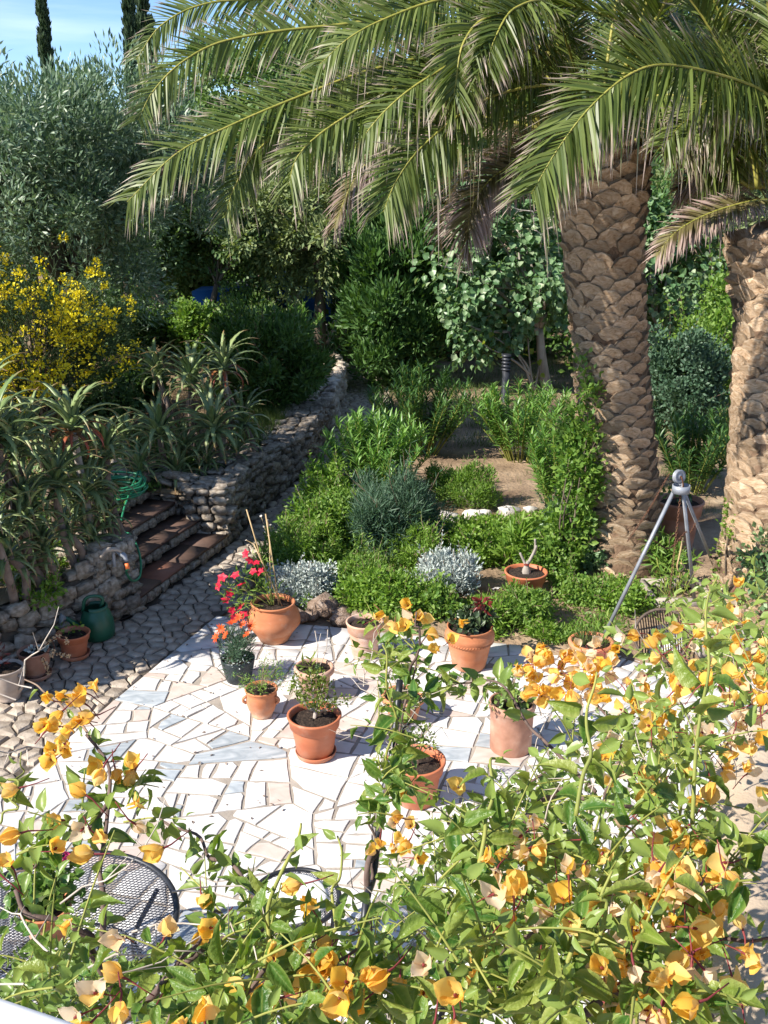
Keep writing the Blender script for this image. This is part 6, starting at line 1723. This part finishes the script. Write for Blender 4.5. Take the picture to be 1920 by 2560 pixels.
link('upper_wall', mesh_tris('upper_wall', *box((0, .8, 1.3), (2.6, .25, .9)), M['stucco']), t)
c = D(570, 785, 23.8); t = thing('low_wall', "low whitewashed wall fragment between the evergreen trunks", 'wall', (c[0], 23.8, .9))
link('wall', mesh_tris('wall', *box((0, 0, .3), (1.0, .2, .9)), M['whitewash']), t)

# ------------------------------------------------------------------ stucco wall and white balcony rail close by
t = thing('stucco_wall', "thick beige stucco wall with a rounded stepped top beside the bougainvillea", 'wall', (1.5, 3.5, 0))
def round_wall(P, top, th):
    prof = [(-th / 2, 0), (-th / 2, top - .10), (-th * .36, top - .035), (-th * .18, top - .006), (0, top), (th * .18, top - .006), (th * .36, top - .035), (th / 2, top - .10), (th / 2, 0)]
    Q = catmull([(*p, 0) for p in P], 24); Tn = norm(np.gradient(Q, axis=0)); V = []; m = len(prof)
    for i in range(24):
        nn = np.array([Tn[i][1], -Tn[i][0], 0]); V += [Q[i] + nn * x + [0, 0, z + .008 * math.sin(i * 1.3) * (z > .5)] for x, z in prof]
    F = []
    for i in range(23):
        for k in range(m - 1):
            A = i * m + k; F += [(A, A + m, A + m + 1), (A, A + m + 1, A + 1)]
    for st in (0, 23 * m):
        for k in range(1, m - 1): F.append((st, st + k, st + k + 1) if st == 0 else (st, st + k + 1, st + k))
    return np.array(V) - [1.5, 3.5, 0], F
link('wall', mesh_tris('wall', *round_wall([(1.22, 2.2), (1.32, 3.0), (1.62, 3.9), (2.0, 4.6), (2.6, 5.2)], 1.75, .36), M['stucco'], True), t)
link('lower_step', mesh_tris('lower_step', *round_wall([(.98, 2.1), (1.02, 2.5), (1.1, 2.85)], 1.45, .34), M['stucco'], True), t)
pr = [G(-160, 2502, 3.55), G(60, 2574, 3.55), G(240, 2640, 3.55)]
t = thing('balcony_rail', "white painted balcony rail crossing the bottom left corner", 'railing', tuple(pr[1]))
link('top_rail', mesh_tris('top_rail', *tube([pr[1] + (pr[0] - pr[1]) * 3, pr[1] + (pr[2] - pr[1]) * 4], .022, 14), M['white_paint'], True, origin=pr[1]), t)
# ------------------------------------------------------------------ bougainvillea in front
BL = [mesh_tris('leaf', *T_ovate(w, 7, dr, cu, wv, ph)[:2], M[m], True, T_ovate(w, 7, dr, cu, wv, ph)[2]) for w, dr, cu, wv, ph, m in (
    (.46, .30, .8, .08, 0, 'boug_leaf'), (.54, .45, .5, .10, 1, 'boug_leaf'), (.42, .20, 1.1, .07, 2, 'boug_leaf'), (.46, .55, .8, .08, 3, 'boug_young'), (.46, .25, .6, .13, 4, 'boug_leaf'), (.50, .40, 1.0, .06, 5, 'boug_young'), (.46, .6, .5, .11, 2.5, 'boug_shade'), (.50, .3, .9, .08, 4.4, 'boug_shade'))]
BLT = [T_ovate(w, 4, dr, cu) for w, dr, cu in ((.52, .22, .55), (.58, .35, .4), (.48, .15, .7), (.54, .45, .5))]
BR = [mesh_tris('bract', *T_ovate(w, 5, dr, cu, wv, ph)[:2], M[m], True) for w, dr, cu, wv, ph, m in (
    (1.0, -.5, .6, .04, 0, 'bract'), (.94, -.6, .5, .05, 1, 'bract'), (1.05, -.38, .7, .04, 2, 'bract'), (.98, -.1, .5, .06, 3, 'bract'), (.88, -.15, .4, .05, 1, 'bract_pale'), (.80, .1, .3, .06, 4, 'bract_pale'))]
V_, F_ = tube([(.012, .006, -.06), (.006, .002, -.035), (0, 0, -.012), (0, 0, .010), (0, 0, .016)], [.0012, .0012, .0018, .003, .001], 6)
STAM = mesh_tris('flower', V_, F_, M['maroon'])

class Boug:
    def __init__(s, label, loc, seed):
        s.rng = np.random.default_rng(seed); s.o = np.array(loc, float)
        s.root = thing('bougainvillea', label, 'bougainvillea', loc)
        s.leaves = []; s.tw = Soup(); s.pale = Soup(); s.n_fl = 0
    def stem(s, P, r0, r1=None, mat='woody', n=26):
        P = catmull(P, n); P = P + catmull(s.rng.normal(0, .010, (7, 3)), n) * np.minimum(1, np.linspace(0, 3, n))[:, None]
        link('stem', mesh_tris('stem', *tube(P, np.linspace(r0, r1 if r1 else r0 * .5, n), 7), M[mat], True, origin=s.o), s.root)
        return P
    def leafy(s, P, size, step=.035, start=.0, kind=0, droop=.25, taper=.5):
        d = np.concatenate([[0], np.cumsum(np.linalg.norm(np.diff(P, axis=0), axis=1))]); T = norm(np.gradient(P, axis=0)); q = start * d[-1]; a = s.rng.uniform(0, 6)
        while q < d[-1]:
            p = np.array([np.interp(q, d, P[:, k]) for k in range(3)]); t = np.array([np.interp(q, d, T[:, k]) for k in range(3)])
            u = norm(np.cross(t, [.2, .1, 1.0])); w = np.cross(t, u); a += 2.4 + s.rng.normal(0, .4)
            ax = norm((u * math.cos(a) + w * math.sin(a)) * .9 + t * .45 + s.rng.normal(0, .2, 3) - np.array([0, 0, droop]))
            nr = norm(np.array([-.35, -.25, .70]) + s.rng.normal(0, .62, 3))
            f = q / d[-1]
            s.leaves.append((p + ax * size * .12, ax, nr, size * (1 - taper * max(0, f - .55) / .45) * s.rng.uniform(.55, 1.15) * .93, kind))
            q += step * s.rng.uniform(.6, 1.4)
    def sprig(s, p, L, size, n=7, kind=0, up=.6):
        d = norm(s.rng.normal(0, 1, 3) * [1, 1, .5] + np.array([.05, .15, up])); b = norm(s.rng.normal(0, 1, 3))
        P = catmull([p, p + d * L * .5 + b * L * .08, p + d * L + b * L * .18 - np.array([0, 0, L * .12])], 6)
        s.tw.add(*tube(P, np.linspace(.0028, .0014, 6), 4, False)); s.leafy(P, size, L / n, .05, kind)
        return P[-1]
    def twig(s, p, L, d=None):                                  # bare pale zigzag twig with thorns
        q = np.array(p, float); d = norm(d if d is not None else s.rng.normal(0, 1, 3) + [0, 0, .3]); pts = [q]
        for i in range(6):
            d = norm(d + s.rng.normal(0, .35, 3)); q = q + d * L / 6; pts.append(q)
            if s.rng.random() < .6:
                e = norm(d + s.rng.normal(0, .8, 3)); s.pale.add(*tube([q, q + e * L * .22], [.0018, .0006], 3, False))
        s.pale.add(*tube(np.array(pts), np.linspace(.0026, .001, 7), 4, False))
    def flower(s, p, size=.042, pale=.3, face=None):
        size = size * .92
        rg = s.rng; d = Vector(norm((np.array([-.25, -.75, .45]) if face is None else face) + rg.normal(0, .55, 3)))
        q = Quaternion(d, rg.uniform(0, 6)) @ Vector((0, 0, 1)).rotation_difference(d)
        f = link('flower', STAM, s.root, Vector(np.asarray(p) - s.o), q, (1, 1, 1)); s.n_fl += 1
        op = rg.uniform(.7, 1.3); pl = rg.random() < pale
        for k in range(3):
            me = BR[4 + rg.integers(2)] if (pl and rg.random() < .75) else BR[rg.integers(4)]
            Q = Quaternion((0, 0, 1), k * 2.094 + rg.normal(0, .15)) @ Quaternion((1, 0, 0), op + rg.normal(0, .12))
            sc = size * rg.uniform(.88, 1.12)
            link('bract', me, f, Q @ Vector((0, .004, 0)), Q, (sc, sc, sc))
    def cluster(s, p, n, r, size=.042, pale=.3):
        for i in range(n):
            s.flower(np.asarray(p) + s.rng.normal(0, 1, 3) * r * .55, size * s.rng.uniform(.8, 1.12), pale)
    def finish(s):
        rg = s.rng
        def big(l):
            u, v, f = PX(l[0]); ok = -40 < u < 1960 and -40 < v < 2600 and f > .3
            return (-l[3] / max(f, .3)) if ok else 1
        s.leaves.sort(key=big)
        for p, ax, nr, sz, kind in s.leaves[:300]:
            Rm = frames(np.array([ax]), np.array([nr]))[0]
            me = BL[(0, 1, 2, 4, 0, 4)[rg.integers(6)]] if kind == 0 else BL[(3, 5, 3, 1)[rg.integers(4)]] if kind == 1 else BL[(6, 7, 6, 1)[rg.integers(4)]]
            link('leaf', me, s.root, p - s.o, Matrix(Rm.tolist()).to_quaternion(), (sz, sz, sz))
        rest = s.leaves[300:]; so = Soup(); so2 = Soup()
        if rest:
            P = np.array([l[0] for l in rest]); Fm = frames(np.array([l[1] for l in rest]), np.array([l[2] for l in rest])); sz = np.array([l[3] for l in rest]); kd = np.array([l[4] for l in rest])
            pick = rg.integers(0, 4, len(rest))
            for k in range(4):
                for target, sel in ((so, (pick == k) & (kd < 2)), (so2, (pick == k) & (kd == 2))):
                    if sel.any(): target.add(*inst(BLT[k], P[sel], Fm[sel], sz[sel]))
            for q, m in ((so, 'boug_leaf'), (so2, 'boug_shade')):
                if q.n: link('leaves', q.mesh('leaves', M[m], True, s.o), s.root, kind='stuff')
        if s.tw.n: link('twigs', s.tw.mesh('twigs', M['green_stem'], origin=s.o), s.root, kind='stuff')
        if s.pale.n: link('bare_twigs', s.pale.mesh('bare_twigs', M['twig_pale'], origin=s.o), s.root, kind='stuff')
def sample_poly(rng, poly, n):
    P = np.array(poly, float); a, b = P.min(0), P.max(0); out = np.empty((0, 2))
    while len(out) < n:
        q = rng.uniform(a, b, (n * 3, 2)); out = np.vstack([out, q[in_poly(q, poly)]])
    return out[:n]
def gap(q): return q[0] > 1755 and (1840 < q[1] < 2100 or 2270 < q[1] < 2430)   # where the wall shows bare
def GS(pts): return [G(u, v, z) for u, v, z in pts]

# --- the big one on the right
b1 = Boug("big bougainvillea with apricot-yellow bracts sprawling over the stucco wall", (1.35, 1.9, 0), 1001)
hub = np.array([1.25, 2.0, 1.9])
b1.stem([(1.4, 1.9, -.02), (1.38, 1.92, 1.0), hub], .035, .03)
main = [
    [(1270, 2140, 2.35), (1330, 2030, 2.5), (1385, 1985, 2.6), (1440, 1972, 2.65), (1560, 2012, 2.62), (1650, 2070, 2.5)],
    [(1400, 2600, 2.75), (1440, 2555, 2.8), (1510, 2505, 2.85), (1625, 2480, 2.85), (1712, 2500, 2.8), (1790, 2560, 2.7)],
    [(1510, 2010, 2.5), (1535, 1930, 2.6), (1560, 1880, 2.65)],
    [(1490, 1980, 2.3), (1370, 1866, 2.35), (1316, 1797, 2.4), (1262, 1722, 2.45), (1180, 1702, 2.45), (1102, 1707, 2.42)],
    [(1120, 2060, 2.0), (1230, 2000, 2.15), (1340, 1950, 2.3), (1420, 1900, 2.4)],
    [(1660, 2560, 2.6), (1700, 2450, 2.7), (1790, 2380, 2.8), (1920, 2330, 2.9)],
    [(1180, 2560, 2.7), (1230, 2450, 2.75), (1340, 2330, 2.8), (1420, 2200, 2.85)],
    [(1100, 2560, 2.6), (1130, 2420, 2.6), (1120, 2290, 2.6)],
]
rg = b1.rng
for i, pl in enumerate(main):
    P = b1.stem(GS(pl), .0125 if i in (0, 1) else .007, .006 if i in (0, 1) else .003)
    if i == 3: b1.leafy(P[10:], .085, .022, 0, 0); b1.leafy(P[14:], .075, .03, 0, 2)
    elif i > 3: b1.leafy(P, .075, .045, .2, 0)
# tall shoots with large yellow-green leaves
for pl, sz in (([(1730, 2060, 3.0), (1745, 1790, 3.15), (1768, 1560, 3.3), (1782, 1440, 3.38)], .098), ([(1440, 2040, 3.1), (1460, 1880, 3.2), (1478, 1760, 3.27), (1492, 1670, 3.32)], .09),
               ([(1190, 2200, 3.0), (1222, 2040, 3.08), (1236, 1930, 3.14), (1240, 1880, 3.17)], .075), ([(1330, 2580, 3.0), (1440, 2380, 3.1), (1490, 2280, 3.15), (1530, 2190, 3.2)], .088),
               ([(1620, 2000, 2.6), (1600, 1820, 2.75), (1590, 1700, 2.85)], .08), ([(1860, 1800, 2.5), (1840, 1600, 2.6), (1830, 1480, 2.7)], .085)):
    P = b1.stem(GS(pl), .0048, .0022, 'green_stem'); b1.leafy(P, sz, .030, .02, 1, .35, .5)
R1 = [(985, 2570), (995, 2400), (1060, 2200), (1150, 2120), (1230, 2040), (1350, 1980), (1430, 1840), (1560, 1720), (1720, 1640), (1800, 1540), (1930, 1480), (1930, 1770), (1800, 1850), (1740, 2000), (1790, 2210), (1720, 2330), (1700, 2420), (1820, 2500), (1820, 2570)]
for q in (q for q in sample_poly(rg, R1, 112) if not gap(q)):
    p = G(q[0], q[1] + 25, rg.uniform(2.55, 3.0)); tip = b1.sprig(p, rg.uniform(.14, .30), rg.uniform(.06, .088), 7, 0 if rg.random() < .8 else 1)
for q in (q for q in sample_poly(rg, R1, 190) if not gap(q)):
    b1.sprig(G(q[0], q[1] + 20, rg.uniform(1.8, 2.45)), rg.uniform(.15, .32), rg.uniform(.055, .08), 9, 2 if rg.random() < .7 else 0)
RB = [(1130, 2560), (1080, 2350), (1250, 2300), (1500, 2300), (1820, 2480), (1920, 2560)]
for q in (q for q in sample_poly(rg, RB, 26) if not gap(q)): b1.sprig(G(q[0], q[1], rg.uniform(2.9, 3.15)), rg.uniform(.12, .22), rg.uniform(.06, .08), 7, 1 if rg.random() < .5 else 0)
R4 = [(1480, 1660), (1560, 1560), (1700, 1480), (1800, 1440), (1930, 1390), (1930, 1700), (1620, 1730)]
for q in sample_poly(rg, R4, 42): b1.sprig(G(q[0], q[1], rg.uniform(1.6, 2.4)), rg.uniform(.16, .30), rg.uniform(.07, .095), 7, 0 if rg.random() < .6 else 1)
R5 = [(1120, 2330), (1080, 2180), (1130, 2080), (1360, 1980), (1500, 1920), (1500, 2150), (1250, 2330)]
for q in sample_poly(rg, R5, 90): b1.sprig(G(q[0], q[1], rg.uniform(1.5, 2.1)), rg.uniform(.14, .28), rg.uniform(.05, .07), 10, 2 if rg.random() < .5 else 0)
# leaves at the right edge, close
for u, v in [(1915, 2090), (1900, 2200), (1880, 2200), (1800, 2180), (1700, 2040), (1640, 2060)]:
    b1.sprig(G(u, v, rg.uniform(2.8, 3.1)), .2, .08, 6, 1 if rg.random() < .5 else 0)
# bracts
dense = [(1330, 1640), (1370, 1625), (1420, 1640), (1460, 1650), (1500, 1630), (1345, 1680), (1390, 1680), (1430, 1695), (1470, 1690), (1510, 1670), (1330, 1710), (1380, 1725), (1420, 1730), (1450, 1730), (1310, 1690), (1365, 1660), (1440, 1665), (1490, 1705), (1480, 1750), (1400, 1700), (1520, 1650), (1350, 1730), (1320, 1665), (1410, 1660), (1500, 1740)]
for u, v in dense: b1.cluster(G(u, v, rg.uniform(2.1, 2.3)), 3, .045, .064, .45)
P = b1.stem(GS([(1560, 1880, 2.1), (1500, 1760, 2.12), (1440, 1690, 2.12), (1340, 1690, 2.12)]), .006, .003)
scat = [(1600, 1700, 3), (1650, 1640, 2), (1690, 1730, 3), (1640, 1760, 3), (1735, 1600, 2), (1760, 1550, 2), (1830, 1480, 2), (1850, 1535, 2), (1800, 1530, 1), (1880, 1620, 2), (1740, 1690, 3), (1790, 1690, 3), (1830, 1620, 1), (1860, 1710, 3), (1900, 1780, 4), (1900, 1700, 2), (1650, 1810, 3), (1690, 1800, 2), (1850, 1800, 3), (1880, 1820, 3), (1760, 1860, 2), (1790, 1880, 3), (1840, 1900, 3), (1900, 1990, 2), (1640, 1940, 3), (1600, 1960, 2), (1550, 1870, 1), (1560, 1640, 2), (1700, 1660, 2), (1560, 1740, 2), (1580, 1790, 1)]
for u, v, n in scat: b1.cluster(G(u, v, rg.uniform(2.65, 2.95)), n + 1, .055, .046, .5)
mid = [(1660, 2080, 2), (1690, 2120, 4), (1640, 2160, 3), (1670, 2190, 4), (1720, 2230, 4), (1760, 2270, 4), (1790, 2170, 2), (1800, 2260, 3), (1730, 2330, 4), (1740, 2370, 4), (1690, 2360, 3), (1620, 2290, 2), (1600, 2250, 3), (1480, 2290, 3), (1500, 2330, 2), (1530, 2370, 3), (1580, 2330, 2), (1450, 2170, 2), (1400, 2220, 1), (1660, 2430, 3), (1690, 2470, 3), (1540, 2440, 3), (1500, 2400, 2), (1890, 2330, 2), (1640, 2540, 3), (1680, 2560, 2), (1380, 2290, 1), (1740, 2200, 3)]
for u, v, n in mid: b1.cluster(G(u, v, rg.uniform(2.85, 3.1)), n + (n > 2), .045, .043, .45)
extra = sample_poly(rg, [(1000, 2540), (1060, 2250), (1200, 2120), (1400, 1980), (1450, 1860), (1600, 1760), (1900, 1560), (1900, 1760), (1780, 1900), (1720, 2050), (1600, 2200), (1500, 2540)], 34)
for u, v in extra: b1.cluster(G(u, v, rg.uniform(2.8, 3.05)), rg.integers(1, 3), .035, .042, .5)
for u, v, n, z in [(1245, 2160, 2, 3.1), (1265, 2240, 2, 3.1), (1325, 2220, 1, 3.1), (1370, 2330, 1, 3.05), (1060, 2430, 1, 3.15), (1170, 2500, 1, 3.2), (1850, 2470, 2, 3.0), (1750, 1940, 1, 3.05), (1020, 2080, 1, 2.6), (1000, 2050, 2, 2.6), (1030, 2150, 1, 2.6), (1120, 2560, 2, 3.1), (1240, 2380, 1, 2.9)]: b1.cluster(G(u, v, z), n, .03, .046, .35)
for q in sample_poly(rg, R1, 45): b1.twig(G(q[0], q[1], rg.uniform(2.4, 2.9)), rg.uniform(.15, .3))
for q in sample_poly(rg, [(1320, 1830), (1450, 1740), (1560, 1850), (1450, 1960), (1340, 1930)], 16): b1.twig(G(q[0], q[1], rg.uniform(2.0, 2.4)), .25)
b1.finish()

# --- the one on the left and along the bottom
b2 = Boug("leafy bougainvillea with yellow bracts in front of the mesh table", (-.35, 1.15, 0), 1002); rg = b2.rng
b2.stem([(-.4, 1.1, -.02), (-.42, 1.15, 1.2), G(310, 2620, 2.4), G(292, 2480, 2.6)], .022, .012)
lefts = [
    ([(292, 2490, 2.6), (240, 2370, 2.75), (215, 2330, 2.8), (110, 2290, 2.85), (20, 2230, 2.9)], .010, .06, .08, 0, 'woody'),
    ([(250, 2400, 2.75), (268, 2250, 2.85), (272, 2130, 2.9), (268, 2000, 2.95), (262, 1900, 2.98), (222, 1830, 3.0)], .007, .080, .034, 0, 'woody'),
    ([(250, 1880, 2.98), (190, 1790, 3.0), (150, 1750, 3.0), (100, 1720, 3.02), (60, 1690, 3.03)], .004, .055, .07, 1, 'twig'),
    ([(268, 2010, 2.95), (200, 2080, 2.9), (120, 2130, 2.86), (40, 2200, 2.8)], .005, .080, .035, 0, 'woody'),
    ([(300, 2560, 2.7), (380, 2480, 2.8), (480, 2400, 2.85), (600, 2330, 2.88), (700, 2300, 2.9)], .008, .075, .04, 0, 'woody'),
    ([(690, 2320, 2.85), (620, 2230, 2.8), (550, 2170, 2.78), (500, 2110, 2.76), (440, 2070, 2.75), (370, 2030, 2.74)], .006, .080, .028, 0, 'woody'),
    ([(660, 2420, 3.0), (680, 2300, 3.06), (715, 2190, 3.12), (738, 2090, 3.17), (742, 2060, 3.19)], .0045, .062, .032, 1, 'green_stem'),
    ([(810, 2430, 2.9), (830, 2300, 2.97), (845, 2180, 3.03), (868, 2090, 3.07)], .004, .060, .03, 1, 'green_stem'),
    ([(580, 2560, 2.9), (640, 2460, 2.95), (760, 2400, 2.98), (900, 2370, 3.0)], .006, .07, .04, 0, 'woody'),
    ([(30, 2000, 3.0), (45, 1930, 3.02), (70, 1900, 3.03)], .003, .06, .05, 1, 'green_stem'),
    ([(0, 2060, 2.95), (30, 2000, 2.98), (20, 1940, 3.0)], .003, .07, .05, 1, 'green_stem'),
    ([(420, 2560, 2.8), (470, 2430, 2.9), (520, 2330, 2.95), (560, 2240, 2.98)], .005, .078, .035, 0, 'woody'),
]
for pl, r, sz, st_, kd, m_ in lefts:
    P = b2.stem(GS(pl), r, r * .45, m_); b2.leafy(P, sz, st_, .05, kd, .3)
    if kd == 0 and r < .009: b2.leafy(P, sz * .8, st_ * 1.3, .1, 2, .2)
RL = [(400, 2570), (440, 2470), (500, 2370), (560, 2300), (640, 2310), (860, 2350), (975, 2350), (975, 2570)]
for q in sample_poly(rg, RL, 46): b2.sprig(G(q[0], q[1] + 20, rg.uniform(2.7, 3.05)), rg.uniform(.14, .26), rg.uniform(.06, .085), 7, 0)
for q in sample_poly(rg, RL, 66): b2.sprig(G(q[0], q[1] + 20, rg.uniform(1.9, 2.5)), rg.uniform(.15, .3), rg.uniform(.055, .08), 9, 2)
RL2 = [(-20, 2150), (40, 2150), (90, 2260), (120, 2350), (250, 2440), (380, 2500), (400, 2570), (150, 2500), (-20, 2420)]
for q in sample_poly(rg, RL2, 9): b2.sprig(G(q[0], q[1] + 20, rg.uniform(2.6, 2.95)), rg.uniform(.13, .24), rg.uniform(.055, .075), 7, 0 if rg.random() < .7 else 2)
RL3 = [(-20, 2440), (120, 2430), (330, 2480), (420, 2570), (-20, 2570)]
for q in sample_poly(rg, RL3, 60): b2.sprig(G(q[0], q[1], rg.uniform(1.3, 2.1)), rg.uniform(.15, .3), rg.uniform(.06, .085), 9, 2)
RL4 = [(160, 1990), (330, 1960), (360, 2060), (300, 2110), (170, 2110), (60, 2180), (20, 2140)]
for q in sample_poly(rg, RL4, 9): b2.sprig(G(q[0], q[1], rg.uniform(2.8, 3.0)), rg.uniform(.08, .15), .065, 6, 0)
for u, v, n in [(160, 1730, 1), (120, 1785, 1), (145, 1780, 1), (215, 1760, 3), (225, 1790, 3), (200, 1745, 1), (105, 1820, 2), (175, 1800, 1), (155, 1825, 1), (150, 1870, 2), (130, 1895, 2), (270, 1895, 2), (265, 1935, 1), (330, 1940, 2), (210, 2010, 1), (165, 2045, 1), (230, 2060, 2), (150, 2130, 1), (245, 2135, 1), (30, 2065, 1), (5, 2150, 2), (35, 1985, 1), (410, 2115, 1), (335, 2030, 2), (185, 2340, 1), (300, 2390, 1), (500, 2210, 1)]:
    b2.cluster(G(u, v, rg.uniform(2.95, 3.08)), n, .028, .042, .12)
for u, v, n in [(480, 2280, 1), (490, 2330, 1), (400, 2335, 1), (270, 2490, 2), (310, 2460, 1), (690, 2440, 4), (680, 2480, 2), (620, 2480, 1), (770, 2390, 3), (800, 2420, 3), (840, 2400, 2), (810, 2480, 3), (870, 2490, 4), (900, 2460, 2), (760, 2260, 1), (785, 2255, 1), (230, 2555, 2), (410, 2550, 2), (380, 2560, 1), (560, 2545, 1), (860, 2555, 2), (940, 2440, 2)]:
    b2.cluster(G(u, v, rg.uniform(2.9, 3.08)), n, .034, .043, .3)
for u, v, dx in [(60, 1690, -1), (80, 1720, -1), (40, 1750, -1), (220, 2420, 1), (330, 2330, 1), (120, 2380, -1), (60, 2460, -1), (430, 2230, 1), (200, 2480, 1), (120, 1870, -1), (150, 2260, 1), (560, 2500, 1), (700, 2380, 1)]:
    b2.twig(G(u, v, 2.95), .3, np.array([dx * .8, .3, .2]))
b2.finish()

# --- the tall staked one in the middle
b3 = Boug("tall bougainvillea shoot tied to a dark stake in the middle of the patio", (0.02, 2.55, 0), 1003); rg = b3.rng
sk = GS([(905, 2440, 1.9), (935, 2180, 2.1), (956, 2003, 2.3), (980, 1887, 2.42), (1000, 1700, 2.62)])
foot = np.array([sk[0][0], sk[0][1] - .1, -.02])
t = thing('plant_stake', "dark metal plant stake holding up the tall bougainvillea shoot", 'stake', tuple(foot))
link('rod', mesh_tris('rod', *tube(catmull([foot] + sk, 30), .012, 8), M['dark_metal'], True, origin=foot), t)
b3.stem([(0.02, 2.55, -.02), (0.0, 2.6, 1.0), G(930, 2300, 2.0), G(950, 2080, 2.25)], .014, .009)
for pl, sz, st_, kd in (([(950, 2080, 2.25), (985, 1900, 2.42), (1010, 1760, 2.58), (1040, 1640, 2.72), (1070, 1580, 2.80)], .085, .024, 0), ([(960, 2040, 2.3), (970, 1920, 2.5), (985, 1800, 2.65), (970, 1690, 2.8), (960, 1600, 2.9)], .105, .034, 1), ([(1000, 1850, 2.45), (1040, 1780, 2.5), (1080, 1720, 2.55)], .075, .03, 0), ([(980, 1960, 2.4), (1020, 1900, 2.5), (1060, 1850, 2.55)], .08, .035, 1), ([(930, 2200, 2.1), (945, 2090, 2.2), (925, 2020, 2.3)], .07, .03, 0), ([(1010, 1720, 2.6), (1040, 1640, 2.75), (1050, 1580, 2.85), (1045, 1540, 2.9)], .06, .04, 0)):
    P = b3.stem(GS(pl), .0055, .0025, 'green_stem' if kd else 'woody'); b3.leafy(P, sz, st_, .03, kd, .35)
for q in sample_poly(rg, [(935, 2060), (930, 1900), (950, 1700), (930, 1600), (1000, 1560), (1080, 1600), (1100, 1720), (1060, 1830), (1030, 1950), (990, 2080)], 34): b3.sprig(G(q[0], q[1], rg.uniform(2.4, 2.7)), rg.uniform(.10, .2), rg.uniform(.06, .085), 6, (0, 0, 2, 1)[rg.integers(4)])
for q in sample_poly(rg, [(960, 2400), (960, 2250), (1090, 2150), (1110, 2250), (1020, 2400)], 14): b3.sprig(G(q[0], q[1], rg.uniform(1.2, 1.9)), rg.uniform(.15, .28), .06, 9, 2)
for u, v, n in [(935, 1545, 1), (985, 1530, 1), (1020, 1545, 2), (1035, 1545, 2), (1005, 1565, 2), (1090, 1590, 2), (1110, 1630, 1), (1140, 1560, 1), (1020, 1970, 1), (975, 2060, 1), (1000, 2090, 2), (945, 2085, 1), (955, 2110, 1), (1150, 1960, 1)]: b3.cluster(G(u, v, 2.75 if v < 1800 else 2.35), n, .035, .05, .2)
for i in range(14): b3.twig(G(1000 + rg.normal(0, 50), 1800 + rg.normal(0, 120), 2.5), .25)
b3.finish()
